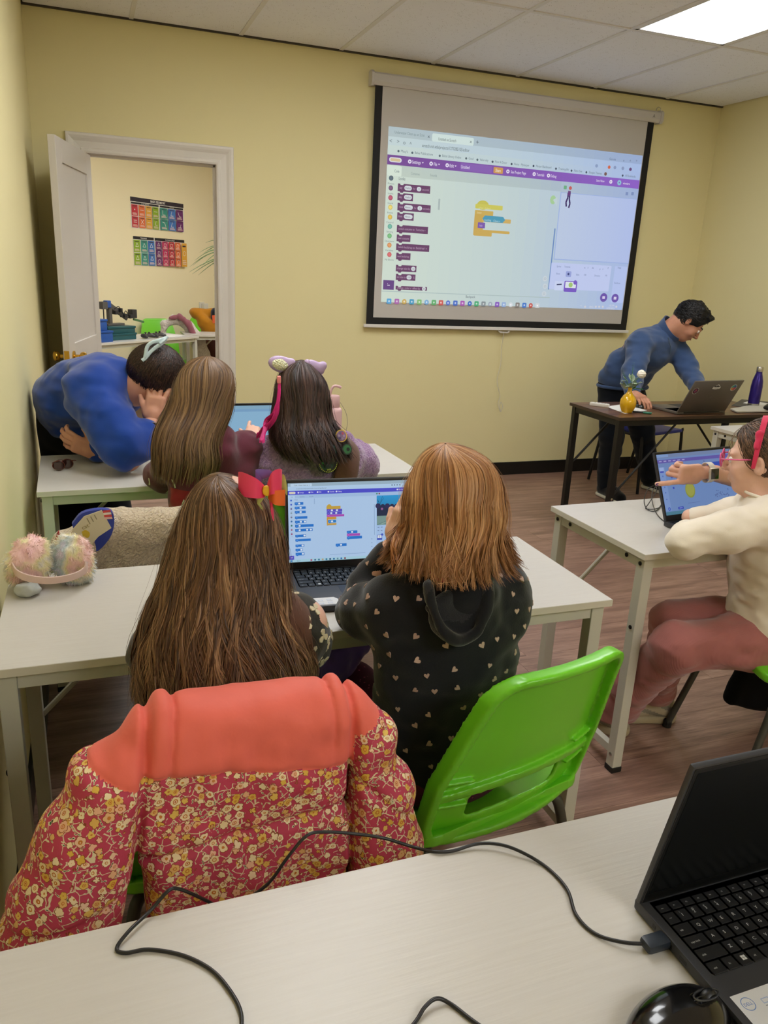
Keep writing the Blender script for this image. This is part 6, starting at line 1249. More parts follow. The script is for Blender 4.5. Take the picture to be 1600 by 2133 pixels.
# ================================================================== red-haired girl
p = person('girl with shoulder-length red hair in a black hoodie printed with small hearts', (.88, 1.3, 0))
hc = np.array([.872, 1.30, 1.052]); R = frame((-.25, 1, -.15))
s = Sdf((.62, 1.05, .40), (1.14, 1.72, 1.20), .006); head_into(s, hc, R, .95); s.cap((.865, 1.26, .95), (.86, 1.24, .88), .048, .052); s.cap((.75, 1.26, .87), (.98, 1.26, .87), .05, .05, k=.04); s.ell((.86, 1.25, .76), (.12, .085, .16), k=.05); s.ell((.875, 1.27, .52), (.14, .11, .10), k=.05)
s.chain([(.74, 1.27, .87), (.735, 1.42, .79), (.795, 1.405, .93)], [.04, .033, .024], k=.02); s.chain([(.99, 1.27, .87), (1.01, 1.42, .785), (.93, 1.56, .775)], [.04, .033, .024], k=.02)
s.chain([(.80, 1.27, .50), (.78, 1.58, .51)], [.07, .05], k=.03); s.chain([(.94, 1.27, .50), (1.04, 1.56, .52)], [.07, .05], k=.03)
s2 = Sdf((.6, 1.45, -.02), (1.2, 1.75, .55), .008); s2.chain([(.78, 1.58, .51), (.76, 1.60, .08)], [.048, .03]); s2.chain([(1.04, 1.56, .52), (1.04, 1.60, .08)], [.048, .03])
h1 = Sdf((.72, 1.30, .88), (.92, 1.52, 1.10), .003); hand_into(h1, (.800, 1.400, .945), (.25, -.05, 1), (.6, .3, -.1), (0, 1, 0), .78, ((.5, .6, .4),)*4, (.6, .6, .4)); h2 = Sdf((.80, 1.50, .74), (.98, 1.70, .83), .003); hand_into(h2, (.93, 1.56, .778), (-.35, 1, 0), (0, 0, -1), (-1, 0, 0), .78, ((.15, .2, .15),)*4)
sculpt('body', [s, s2, h1, h2], SKC, p)
s = Sdf((.60, 1.05, .40), (1.14, 1.66, 1.02), .0055)
s.cap((.755, 1.262, .868), (.975, 1.262, .868), .066, .066, k=.03); s.ell((.865, 1.25, .77), (.150, .105, .18), k=.05); s.ell((.865, 1.27, .60), (.145, .115, .14), k=.06); s.ell((.87, 1.29, .51), (.17, .13, .075), k=.05)
s.chain([(.755, 1.27, .862), (.725, 1.345, .825), (.738, 1.425, .785), (.758, 1.43, .84), (.794, 1.408, .915)], [.062, .055, .044, .041, .035], k=.022); s.chain([(.975, 1.27, .865), (1.0, 1.36, .81), (.99, 1.43, .79), (.94, 1.53, .78)], [.058, .052, .046, .036], k=.03)
s.cap((.865, 1.225, .925), (.865, 1.21, .90), .062, .07, k=.02)
s.noise(.007, (.05, .08, .035), 60); s.noise(.003, (.02, .04, .02), 61)
HOOD = cloth('hoodie_black', '#1b1c21', 260, .3, .0015, .9, .3); Vh, Qh = s.mesh(); Vh = relax(Vh, Qh, 2); build_vq('hoodie', Vh, Qh, HOOD, p)
PKH = mat('print_pink', '#c0a296', .6)
decals('heart_print', spread_on(Vh, Qh, lambda c, n: ((n[:, 1] < .25) | (n[:, 0] < -.4) | (n[:, 0] > .5)) & ~((np.abs(c[:, 0]-.868) < .075) & (c[:, 2] > .83) & (c[:, 1] < 1.25)), 200, 5, .033), [(HEART, 0)], .0062, PKH, p, 6, jit=1.1, V=None)
hd = Sdf((.72, 1.02, .72), (1.05, 1.30, 1.02), .004)
L_ = [at(u, v, y) for u, v, y in ((888, 1150, 1.205), (890, 1180, 1.17), (897, 1225, 1.145), (912, 1285, 1.13), (932, 1325, 1.12), (965, 1340, 1.115), (1000, 1318, 1.12), (1018, 1275, 1.13), (1020, 1225, 1.15), (1018, 1180, 1.175), (1012, 1150, 1.205))]
L_ = bez(L_[2:-1], 4); L_ = [q+np.array([0, .012, 0]) for q in L_]; hd.chain(L_, [.0095]*len(L_), k=.006)
for a_, b_ in zip(L_[4:22:2], L_[-5:-23:-2]): hd.cap(a_+[0, .026, 0], b_+[0, .026, 0], .012, .012, k=.014)
hd.noise(.004, (.03, .03, .03), 66); HD2 = cloth('hoodie_fleece', '#26272c', 420, .6, .002, .95, .5); sculpt('hood', hd, [HOOD, HD2], p, matfn=lambda P: ((P[:, 1] > 1.146) & (P[:, 1] < 1.20)).astype(int), it=2)
bw(MB().tube([(.868+.058*math.cos(a), 1.232+.052*math.sin(a), .951+.012*math.sin(a)) for a in np.linspace(0, 2*PI, 28)], .011, 8, cap=False), 'shirt_collar', cloth('pink_shirt', '#d2465c', 200), p, smooth=80)
LEG = mat('leggings_magenta', '#5c1636', .8); nt = NT(LEG); v = nt.coord(); dd_ = nt.vor(v, 70); nt.base(nt.mix(nt.math('LESS_THAN', dd_, .16), '#5c1636', '#c25a78'))
jn = Sdf((.62, 1.1, .0), (1.2, 1.74, .66), .007); jn.ell((.87, 1.29, .50), (.175, .14, .085), k=.03); jn.chain([(.80, 1.30, .505), (.775, 1.57, .51), (.76, 1.60, .10)], [.09, .066, .05], k=.03); jn.chain([(.95, 1.30, .515), (1.05, 1.55, .53), (1.045, 1.60, .10)], [.09, .070, .05], k=.03); sculpt('leggings', jn, LEG, p)
for x in (.76, 1.045):
    k_ = Sdf((x-.06, 1.5, -.01), (x+.06, 1.80, .12), .005); k_.chain([(x, 1.59, .045), (x, 1.72, .035)], [.042, .036]); k_.cut((0, 0, .002), (0, 0, -1)); sculpt('shoe', k_, mat('shoe_grey'), p)
rows = rows_px([(925, 926, 930, 1.285, .004), (934, 905, 965, 1.287, .045), (955, 883, 1006, 1.29, .080), (988, 866, 1028, 1.29, .098), (1025, 852, 1038, 1.285, .106), (1060, 849, 1041, 1.28, .107), (1095, 848, 1035, 1.27, .103), (1130, 838, 1038, 1.255, .102), (1160, 826, 1046, 1.245, .106), (1182, 812, 1062, 1.235, .114)], None)
hair(p, rows, lateral(940, 1060), ['#845636', '#a27046', '#b07c4e', '#bb8a5c', '#cca074'], n=5200, K=22, w=.0014, phimax=1.95, wave=(.006, 8), clump=.62, tend=(.80, 1.0), seed=5, flip=.022, tangle=.018, inward=.010, hcol='#8a5228')
# ringlets falling to the left shoulder
r_ = np.random.default_rng(9); PR = []
for k in range(170):
    a0 = at(852+r_.uniform(-4, 16), 1085+r_.uniform(-8, 10), 1.27); e0 = at(822+r_.uniform(-8, 60), 1178+r_.uniform(-14, 18), 1.24+r_.uniform(-.02, .02)); m0 = at(832+r_.uniform(-5, 10), 1100+r_.uniform(0, 14), 1.28); m1 = at(826+r_.uniform(-12, 14), 1145+r_.uniform(-10, 10), 1.25); q = np.array(bez([a0, m0, m1, e0], 7)); PR.append(q)
PR = np.array(PR); nr_ = np.tile(tow, (PR.shape[0], PR.shape[1], 1)); wd = np.full(PR.shape[:2], .0011); pal = np.array([lin(c) for c in ('#8a5228', '#a86e3e', '#c08a54')]); cc = pal[r_.integers(0, 3, len(PR))][:, None, :]*np.ones((1, PR.shape[1], 1)); o = ribbons('ringlets', PR, nr_, wd, cc, p); o['kind'] = 'stuff'

# ================================================================== girl in the maroon hoodie (back desk, left)
p = person('girl with long light-brown hair in a maroon hoodie, leaning left at the back desk', (.57, 2.45, 0))
hc = np.array([.578, 2.475, 1.065]); R = frame((.15, 1, -.2))
s = Sdf((.36, 2.26, .42), (.86, 3.0, 1.22), .0075); head_into(s, hc, R, .92); s.cap((.58, 2.45, .97), (.58, 2.43, .88), .046, .05); s.cap((.48, 2.45, .88), (.68, 2.45, .89), .05, .05, k=.04); s.ell((.575, 2.44, .76), (.11, .08, .16), k=.05); s.ell((.56, 2.42, .52), (.13, .11, .10), k=.05)
s.chain([(.69, 2.47, .90), (.725, 2.62, .84), (.765, 2.78, .86)], [.038, .032, .022], k=.02); s.chain([(.47, 2.47, .88), (.46, 2.62, .79), (.52, 2.80, .79)], [.038, .032, .022], k=.02)
s.chain([(.5, 2.42, .50), (.49, 2.76, .50), (.49, 2.8, .45)], [.07, .05, .045], k=.03); s.chain([(.63, 2.42, .50), (.64, 2.76, .50), (.64, 2.8, .45)], [.07, .05, .045], k=.03)
h1 = Sdf((.70, 2.72, .80), (.88, 2.96, .98), .004); hand_into(h1, (.765, 2.78, .868), (.35, .8, .45), (.1, .5, -1), (-1, 0, 0), .74, ((.2, .3, .2), (.6, .7, .4), (.8, .8, .4), (.9, .8, .4))); h2 = Sdf((.46, 2.76, .75), (.64, 2.96, .85), .004); hand_into(h2, (.52, 2.80, .79), (.4, 1, 0), (0, 0, -1), (1, 0, 0), .74)
sculpt('body', [s, h1, h2], SKC, p)
s = Sdf((.32, 2.24, .44), (.90, 2.92, 1.02), .0065); s.cap((.49, 2.452, .875), (.675, 2.452, .885), .068, .068, k=.03); s.ell((.58, 2.44, .77), (.145, .105, .18), k=.05); s.ell((.555, 2.42, .57), (.155, .12, .14), k=.06)
s.chain([(.69, 2.47, .895), (.735, 2.60, .845), (.755, 2.73, .855)], [.064, .055, .038], k=.03); s.chain([(.465, 2.47, .875), (.44, 2.61, .79), (.51, 2.76, .79)], [.064, .055, .038], k=.03); s.cap((.585, 2.41, .935), (.585, 2.40, .91), .066, .07, k=.02); s.noise(.008, (.06, .08, .04), 70); s.noise(.004, .03, 71)
MAR = cloth('hoodie_maroon', '#5e2836', 220); V2_, Q2_ = s.mesh(); V2_ = relax(V2_, Q2_, 2)
RED2 = cloth('graphic_red', '#8e2226', 200); build_vq('hoodie', V2_, Q2_, [MAR, RED2], p, matfn=lambda P: ((P[:, 2] < .80) & (P[:, 2] > .64) & (P[:, 1] < 2.45) & (np.abs(P[:, 0]-.49-.10*(P[:, 2]-.7)) < .055)).astype(int))
dr_ = MB(); dsp = spread_on(V2_, Q2_, lambda c, n: (n[:, 1] < -.3) & (c[:, 2] < .84) & (c[:, 2] > .62), 14, 3, .035); LONG = [(-.35, -1.6), (.3, -1.5), (.55, 0), (.3, 1.5), (-.25, 1.7), (-.05, 0)]
decals('graphic_print', dsp, [(LONG, 0)], .0105, mat('print_white', '#cfc6b4', .7), p, 4, jit=.5)
jn = Sdf((.36, 2.25, .02), (.78, 2.90, .62), .010); jn.ell((.56, 2.42, .50), (.16, .13, .09), k=.03); jn.chain([(.49, 2.42, .505), (.48, 2.76, .50), (.48, 2.80, .08)], [.085, .062, .05], k=.03); jn.chain([(.63, 2.42, .505), (.65, 2.76, .50), (.65, 2.80, .08)], [.085, .062, .05], k=.03); sculpt('trousers', jn, mat('denim_dark'), p)
rows = rows_px([(742, 431, 435, 2.46, .004), (750, 402, 458, 2.465, .05), (768, 380, 479, 2.465, .082), (795, 367, 487, 2.46, .098), (825, 356, 486, 2.455, .102), (855, 344, 482, 2.44, .098), (885, 328, 470, 2.41, .095), (920, 318, 462, 2.385, .09), (955, 316, 465, 2.37, .088), (1000, 316, 450, 2.365, .08)], None)
hair(p, rows, lateral(420, 880), ['#4a3526', '#5d4531', '#6b5038', '#7a5c40', '#8a6c4a'], n=3400, K=22, w=.0021, phimax=1.8, wave=(.006, 6), clump=.6, tend=(.80, 1.02), seed=6, flip=-.01, tangle=.03, hcol='#4a3526')

# ================================================================== girl in lilac fleece (back desk, right)
p = person('girl with dark wavy hair, lilac fleece and brown badge vest at the back desk', (.92, 2.45, 0))
hc = np.array([.885, 2.475, 1.06]); R = frame((-.1, 1, -.15))
s = Sdf((.66, 2.26, .42), (1.20, 3.0, 1.22), .0075); head_into(s, hc, R, .94); s.cap((.885, 2.45, .96), (.885, 2.43, .88), .046, .05); s.cap((.78, 2.45, .88), (1.0, 2.45, .88), .05, .05, k=.04); s.ell((.89, 2.44, .76), (.12, .085, .16), k=.05); s.ell((.92, 2.44, .52), (.14, .11, .10), k=.05)
s.chain([(.76, 2.47, .87), (.74, 2.60, .80), (.80, 2.75, .80)], [.038, .032, .022], k=.02); s.chain([(1.02, 2.47, .87), (1.11, 2.58, .80), (1.05, 2.75, .79)], [.038, .032, .022], k=.02)
s.chain([(.86, 2.44, .50), (.86, 2.78, .50), (.86, 2.8, .45)], [.07, .05, .045], k=.03); s.chain([(.99, 2.44, .50), (1.0, 2.78, .50), (1.0, 2.8, .45)], [.07, .05, .045], k=.03)
h1 = Sdf((.76, 2.70, .75), (.94, 2.92, .87), .004); hand_into(h1, (.80, 2.75, .80), (.3, 1, 0), (0, 0, -1), (1, 0, 0), .74); h2 = Sdf((.92, 2.70, .75), (1.10, 2.92, .87), .004); hand_into(h2, (1.05, 2.75, .80), (-.4, 1, 0), (0, 0, -1), (-1, 0, 0), .74); sculpt('body', [s, h1, h2], SKC, p)
s = Sdf((.62, 2.24, .44), (1.24, 2.86, 1.02), .0065); s.cap((.79, 2.452, .875), (.995, 2.452, .875), .072, .072, k=.03); s.ell((.89, 2.44, .76), (.165, .115, .18), k=.05); s.ell((.91, 2.44, .58), (.17, .13, .14), k=.06)
s.chain([(.77, 2.47, .865), (.725, 2.56, .80), (.78, 2.71, .80)], [.078, .070, .052], k=.03); s.chain([(1.01, 2.47, .865), (1.095, 2.535, .815), (1.125, 2.59, .80), (1.07, 2.72, .80)], [.078, .074, .066, .05], k=.03); s.cap((.885, 2.42, .94), (.885, 2.41, .92), .075, .075, k=.02); s.noise(.008, (.06, .08, .05), 80); s.noise(.005, .03, 81); s.noise(.003, .014, 82)
sculpt('fleece_jacket', s, sherpa('lilac_sherpa', '#a884ae', '#7d5e86', 170), p, it=1)
vt = Sdf((.86, 2.28, .62), (1.10, 2.56, .99), .0055)
def sash(X, Y, Z):
    t = np.clip((Z-.66)/.30, 0, 1); cx = .925+.115*t; body = np.sqrt(((X-.90)/.205)**2+((Y-2.445)/.137)**2+((Z-.765)/.205)**2)-1; body = body*.14; return np.maximum(np.abs(body)-.008, np.maximum(np.abs(X-cx)-.052+.008*t, np.maximum(Y-2.50, Z-.965)))
vt.fn((.86, 2.28, .62), (1.10, 2.56, .99), sash); vt.cap((.985, 2.40, .935), (.99, 2.50, .925), .030, .030, k=.02); sculpt('badge_vest', vt, MATS['vest_brown'], p)
def badge(u, v, r, draw, y=2.294):
    c = at(u, v, y); n = nrm([.12, -1, .25]); t = nrm(np.cross([0, 0, 1], n)); b = np.cross(n, t); P = Print(c, t, b, n, 3e-4); mb = MB(); draw(P, r); o = P.build('badge', PRINT, p); to_local(p, o)
    bk = MB().lathe([(r, 0), (r, .006)], 28, c=c-n*.006, R=np.stack([t, b, n], 1)).build('badge_back', mat('badge_black', '#0e120e', .7), p); to_local(p, bk)
def bd1(P, r):
    P.circ(0, 0, r, '#0e120e', 28); P.circ(0, .08*r, r*.76, '#123c26', 24); rr = random.Random(2)
    for k in range(26): P.circ(rr.uniform(-.5, .5)*r, rr.uniform(-.35, .65)*r, r*.10, rr.choice(['#1e7a3c', '#2f9a4a', '#123c26', '#0f5a34']), 7)
    P.poly([(-.3*r, -.5*r), (.35*r, -.5*r), (.2*r, -.05*r), (0, .05*r), (-.25*r, -.1*r)], '#101c24')
    for k in range(16): a = PI+PI*(k+.5)/16; P.circ(r*.86*math.cos(a), r*.86*math.sin(a), r*.055, '#c2c43c', 5)
    P.text('2025', 0, -r*.70, r*.13, '#c2c43c', r*.4, .02, True)
def bd2(P, r): P.circ(0, 0, r, '#d8b23c', 24); P.circ(0, 0, r*.85, '#8a6a90', 24); [P.circ(r*.45*math.cos(k), r*.45*math.sin(k), r*.2, c, 8) for k, c in enumerate(('#a890b8', '#c0506a', '#6a5a90', '#b8a0c0', '#5a4a80', '#9a88a8'))]
def bd3(P, r): P.circ(0, 0, r, '#1c3a28', 24); P.circ(0, 0, r*.8, '#2c6a3c', 20); P.circ(r*.2, 0, r*.35, '#0e1a14', 12)
def bd4(P, r): P.circ(0, 0, r, '#16282a', 24, r*.85); P.circ(0, 0, r*.88, '#5d8a8c', 24, r*.72); [P.line(-.6*r+k*.3*r, -.4*r, -.3*r+k*.3*r, .4*r, r*.07, '#16282a') for k in range(5)]
badge(681, 964, .034, bd1, 2.296); badge(711, 908, .020, bd2, 2.318); badge(723, 936, .017, bd3, 2.30); badge(690, 938, .022, bd4, 2.29)
rows = rows_px([(750, 628, 632, 2.46, .004), (757, 607, 645, 2.465, .045), (772, 589, 661, 2.465, .078), (795, 578, 676, 2.46, .096), (828, 572, 684, 2.455, .102), (862, 569, 688, 2.44, .100), (892, 566, 698, 2.41, .10), (922, 572, 712, 2.385, .10), (955, 596, 722, 2.37, .095)], None)
hair(p, rows, lateral(640, 850), ['#1e1412', '#2b1d19', '#352420', '#43302a', '#584038'], n=3400, K=22, w=.0020, phimax=1.85, wave=(.008, 11), clump=.65, tend=(.80, 1.05), seed=7, flip=.02, tangle=.03, hcol='#1e1412')
jn = Sdf((.70, 2.25, .02), (1.16, 2.90, .62), .010); jn.ell((.92, 2.44, .50), (.17, .13, .09), k=.03); jn.chain([(.85, 2.44, .505), (.85, 2.76, .50), (.85, 2.80, .08)], [.085, .062, .05], k=.03); jn.chain([(.99, 2.44, .505), (1.0, 2.76, .50), (1.0, 2.80, .08)], [.085, .062, .05], k=.03); sculpt('trousers', jn, mat('denim_dark'), p)
# headband with sequin ears
hb_ = thing('headband', 'lilac headband with glittering sequin ears on the dark-haired girl', 'headband', tuple(hc+[0, 0, .1])); LIL = mat('lilac_satin', '#b8a0c8', .35)
SEQ = mat('sequins', '#e0d8a0', .2, .15); nt = NT(SEQ); v = nt.coord(); n1_ = nt.n('ShaderNodeTexVoronoi'); nt.l(v, n1_.inputs['Vector']); n1_.inputs['Scale'].default_value = 260; nt.base(nt.ramp(nt.math('FRACT', nt.math('MULTIPLY', n1_.outputs['Distance'], 9.0)), [(0, '#fff23c'), (.35, '#fffce8'), (.6, '#fff68a'), (.8, '#e0d8ff'), (1, '#a8f0f4')])); nt.bump(n1_.outputs['Distance'], 1.0, .004)
bw(MB().tube([hc+R@np.array([.086*math.cos(a), .02, .02+.098*math.sin(a)]) for a in np.linspace(.1, PI-.1, 24)], .005, 8), 'band', LIL, hb_, smooth=60)
for (u, v_, rx, rz_, rot) in ((586, 759, .044, .027, .25), (656, 765, .036, .020, .55)):
    c = at(u, v_, 2.46); Rr = np.array(Matrix.Rotation(rot, 3, 'Y')); s = Sdf(c-.07, c+.07, .004); s.ell(c, (rx, .014, rz_), Rr, k=0); s.ell(c+np.array([rx*.75, 0, .006]), (.014, .012, .014), k=.01); ee = sculpt('ear', s, LIL, hb_)
    if u < 600:
        s = Sdf(c-.07, c+.07, .004); s.ell(c+np.array([-.004, -.005, 0]), (rx*.72, .0125, rz_*.74), Rr, k=0); s.noise(.0015, .006, 3); sculpt('sequin_panel', s, SEQ, ee)
tip_ = at(640, 757, 2.45); s = Sdf(tip_-.03, tip_+.03, .003); s.ell(tip_, (.012, .01, .014), k=0); sculpt('bow_knot', s, LIL, hb_)
# pink clip-in strand
ps_ = thing('hair_extension', 'hot pink clip-in hair strand beside the dark hair', 'hair extension', tuple(at(581, 792, 2.40)))
HP = np.array(lin('#e02a86')); PR = []; r_ = np.random.default_rng(3)
for k in range(70):
    j = lambda a: r_.uniform(-a, a); PR.append(np.array(bez([at(582+j(1.5), 796, 2.372), at(580+j(2.5), 830, 2.365), at(573+j(4), 868, 2.37), at(553+j(8), 892, 2.40), at(541+j(7), 908+j(6), 2.42)] if k % 3 else [at(582+j(1.5), 796, 2.372), at(580+j(2.5), 830, 2.365), at(572+j(4), 860, 2.37), at(556+j(6), 878, 2.40), at(546+j(5), 920+j(4), 2.36)], 6)))
PR = np.array(PR); o = ribbons('strand', PR, np.tile(tow, (PR.shape[0], PR.shape[1], 1)), np.full(PR.shape[:2], .0022), np.tile(HP, (PR.shape[0], PR.shape[1], 1))*r_.uniform(.7, 1.2, (len(PR), 1, 1)), ps_)
cl = at(581, 791, 2.37); s = Sdf(cl-.025, cl+.025, .003); s.rbox(cl, (.007, .005, .013), rad=.004); sculpt('clip', s, mat('clip_pink', '#e88a8a', .4), ps_)
# ================================================================== woman in blue leaning on the back desk
p = person('woman in a royal blue sweater leaning on the back desk, hand over her face', (.17, 3.38, 0))
hc = np.array([.455, 3.01, 1.055]); R = frame((.80, .20, -.62), (.35, -.25, 1))
s = Sdf((-.02, 2.70, .70), (.62, 3.62, 1.22), .0075); head_into(s, hc, R, 1.0)
s.cap(hc+R@np.array([0, -.03, -.06]), (.335, 3.09, 1.02), .06, .065, k=.03); s.ell((.27, 3.16, 1.0), (.13, .13, .10), k=.06); s.ell((.16, 3.32, .90), (.10, .12, .12), k=.06)
s.chain([(.25, 2.99, 1.0), (.335, 2.835, .80), (.43, 2.91, .905)], [.06, .045, .03], k=.03); s.chain([(.22, 3.25, .98), (.28, 3.22, .80), (.20, 3.06, .80)], [.055, .042, .03], k=.03)
h1 = Sdf((.34, 2.80, .86), (.62, 3.10, 1.12), .003); hand_into(h1, (.432, 2.915, .915), (.22, .18, 1), (.3, 1, .05), (-1, .2, 0), .98, ((.25, .3, .2), (.2, .3, .25), (.2, .25, .25), (.25, .3, .25)), (.85, .5, .1), .2, .12)
h2 = Sdf((.04, 2.88, .72), (.30, 3.14, .92), .0035); hand_into(h2, (.235, 3.00, .785), (-1, .15, .42), (.1, 1, .2), (0, .2, 1), .95, ((.5, .6, .4), (.45, .5, .4), (.4, .5, .4), (.4, .5, .4)), (.7, .6, .2))
sculpt('body', [s, h1, h2], SKW, p)
s = Sdf((.012, 2.68, .70), (.64, 3.64, 1.20), .0065)
s.ell((.285, 3.12, 1.000), (.150, .145, .122), np.array(Matrix.Rotation(-.5, 3, 'Z')), k=.08); s.ell((.18, 3.24, .955), (.15, .16, .14), k=.09); s.ell((.155, 3.34, .90), (.14, .16, .15), k=.07)
s.cap((.245, 3.00, 1.02), (.30, 3.20, 1.02), .100, .09, k=.05); s.cap((.30, 3.07, 1.035), (.355, 3.06, 1.035), .075, .065, k=.04)
s.chain([(.235, 2.985, 1.0), (.285, 2.885, .915), (.325, 2.835, .842)], [.098, .088, .080], k=.045); s.chain([(.325, 2.835, .838), (.375, 2.86, .845), (.405, 2.885, .868)], [.080, .068, .054], k=.025)
s.chain([(.24, 3.24, .98), (.27, 3.18, .82), (.24, 3.03, .795)], [.09, .07, .055], k=.04)
s.noise(.009, (.08, .10, .05), 90); s.noise(.006, (.05, .10, .025), 91); s.noise(.003, (.03, .03, .03), 92); s.cut((0, 0, TZ+.0015), (0, 0, -1)); s.cut((.016, 0, 0), (-1, 0, 0))
BLS = cloth('sweater_blue', '#1b3f92', 260, .2, .0012, .85, .3, .06); sculpt('sweater', s, BLS, p)
bw(MB().tube([np.array([.335, 3.065, 1.03])+np.array([.02*math.cos(a)-.0, .062*math.cos(a), .062*math.sin(a)]) for a in np.linspace(0, 2*PI, 24)], .012, 8, cap=False), 'neck_band', BLS, p, smooth=80)
jn = Sdf((.012, 3.14, .0), (.46, 3.66, .95), .010); jn.ell((.155, 3.38, .82), (.15, .17, .14), k=.04); jn.chain([(.11, 3.40, .78), (.12, 3.42, .45), (.12, 3.44, .06)], [.10, .085, .065], k=.03); jn.chain([(.24, 3.36, .78), (.27, 3.36, .45), (.28, 3.38, .06)], [.10, .085, .065], k=.03); jn.cut((.016, 0, 0), (-1, 0, 0)); sculpt('trousers', jn, cloth('trousers_black', '#0c0d12', 200, .2, .001, .9, .1, 0), p)
for x, y in ((.12, 3.40), (.28, 3.34)):
    k_ = Sdf((x-.06, y-.2, -.01), (x+.06, y+.1, .12), .006); k_.chain([(x, y, .05), (x+.01, y-.13, .035)], [.048, .042]); k_.cut((0, 0, .002), (0, 0, -1)); sculpt('shoe', k_, mat('shoe_black', '#121214', .6), p)
# hair gathered up: cap of hair following the skull and drawn to the claw clip
def scalp_hair(parent, hc, R, sc, cols, pole, n=2600, L=(.5, 1.4), w=.0016, seed=0, lift=.010, rfac=1.0, keep=None, K=14, rough=.12, fr=None):
    r = np.random.default_rng(seed); pol = nrm(pole); cen = np.array([0, -.012, .026]); rad = np.array([.078, .097, .088])*rfac; u = r.normal(0, 1, (n*4, 3)); u /= np.linalg.norm(u, axis=1)[:, None]
    u = u[keep(u)][:n]; n = len(u); P = np.zeros((n, K, 3)); Nn = np.zeros((n, K, 3)); d = u.copy(); step = r.uniform(*L, n)/K
    sw = r.normal(0, rough, (n, 1))
    for k in range(K):
        P[:, k] = d*(rad+lift*r.uniform(.6, 1.0, (n, 1))*min(1, .4+k*.2)); Nn[:, k] = d
        t = pol-d*(d@pol)[:, None]; t /= np.linalg.norm(t, axis=1)[:, None]+1e-6; q = np.cross(d, t); t = t+q*sw*math.sin(k*.7+1); t /= np.linalg.norm(t, axis=1)[:, None]; d = d+t*step[:, None]; d /= np.linalg.norm(d, axis=1)[:, None]
    P = hc+(P+cen)@R.T*sc; Nn = Nn@R.T; pal = np.array([lin(c) for c in cols])[r.integers(0, len(cols), n)]*r.uniform(.7, 1.3, (n, 1)); col = pal[:, None, :]*np.ones((1, K, 1)); t01 = np.linspace(0, 1, K)
    return ribbons('hair', P, Nn, w*np.clip((1-t01)*5, .2, 1)[None, :]*np.ones((n, 1)), col, parent)
def hair_cap(parent, hc, R, sc, col, planes, rad=(.079, .098, .089), cen=(0, -.012, .026), extra=(), amp=.004, h=.004, m=None, name='hair'):
    s = Sdf(hc-.16, hc+.16, h); s.ell(hc+R@np.array(cen)*sc, np.array(rad)*sc, R, k=0)
    for c, r_ in extra: s.ell(hc+R@np.array(c)*sc, np.array(r_)*sc, R, k=.02)
    s.noise(amp, .014, 5)
    for q, n_ in planes: s.cut(hc+R@np.array(q)*sc, R@np.array(n_))
    return sculpt(name, s, m or mat('hair_'+col[1:], col, .55, spec=.3), parent)
hw = hair_cap(p, hc, R, 1.0, '#20130f', [((0, .058, .03), (0, 1, -.55)), ((0, 0, -.055), (0, .1, -1))], rad=(.083, .102, .094), extra=[((0, -.05, .085), (.045, .05, .035))])
o = scalp_hair(hw, hc, R, 1.0, ['#1a100d', '#2a1a14', '#33211a', '#402a20'], (0, -.30, .95), n=2600, L=(.5, 1.3), w=.0015, seed=1, lift=.012, rfac=1.03, keep=lambda u: (u[:, 1] < .55+.4*u[:, 2]) & (u[:, 2] > -.75+.3*u[:, 1])); o.name = 'strands'; o['kind'] = 'stuff'
clp = thing('hair_clip', 'pale blue claw clip in the dark hair of the woman in blue', 'hair clip', tuple(at(320, 728, 2.93))); CLB = mat('clip_blue', '#bfd3da', .35)
Yc = 2.925
for pts in ([(346, 704), (332, 709), (316, 714), (307, 722), (304, 735), (302, 746)], [(346, 706), (336, 716), (324, 724), (313, 734), (303, 746), (296, 751)]):
    bw(MB().sweep(bez([at(u, v, Yc+(.0 if k else .01)) for k, (u, v) in enumerate(pts)], 5), rrect(.013, .010, .004, 3), up=(0, 1, 0)), 'claw', CLB, clp, smooth=60)
bw(MB().sweep(bez([at(348, 702, Yc+.01), at(340, 710, Yc+.004), at(331, 716, Yc)], 5), rrect(.008, .022, .003, 3), up=(0, 1, 0)), 'claw_spine', CLB, clp, smooth=60)
def watch(p, c, ax, out, w, band, case, sc=1.0, rb=.031):
    """c = wrist centre, ax = along the forearm, out = towards the dial"""
    ax = nrm(ax); out = nrm(np.array(out, float)-ax*np.dot(out, ax)); sd = np.cross(ax, out); c = np.array(c, float)
    t = thing('wrist_watch', w, 'watch', tuple(c)); pts = [c+(out*math.cos(a)*rb*.95+sd*math.sin(a)*rb*1.08) for a in np.linspace(0, 2*PI, 36)]
    vs = []; 
    for q in pts:
        o_ = nrm(q-c); vs += [q-ax*.0095*sc, q+ax*.0095*sc, q+ax*.0095*sc+o_*.0022, q-ax*.0095*sc+o_*.0022]
    bw(MB().add(vs, [(4*i+j_, 4*i+(j_+1) % 4, 4*i+4+(j_+1) % 4, 4*i+4+j_) for i in range(len(pts)-1) for j_ in range(4)]), 'band', band, t, smooth=50)
    Rr = np.stack([ax, sd, out], 1); b = MB().obox(c+out*(rb+.0025), (.0165*sc, .0190*sc, .005), Rr, .0042); bw(b, 'case', case, t, smooth=40)
    bw(MB().obox(c+out*(rb+.0074), (.0138*sc, .0165*sc, .0006), Rr, .0005), 'dial_glass', mat('watch_glass', '#0a0b10', .08, spec=.7), t, smooth=40); bw(MB().lathe([(.0025, 0), (.0025, .0025), (.0005, .003)], 10, c=c+out*(rb+.002)+ax*.0165*sc+sd*.007, R=np.stack([sd, out, ax], 1)), 'crown', case, t); return t
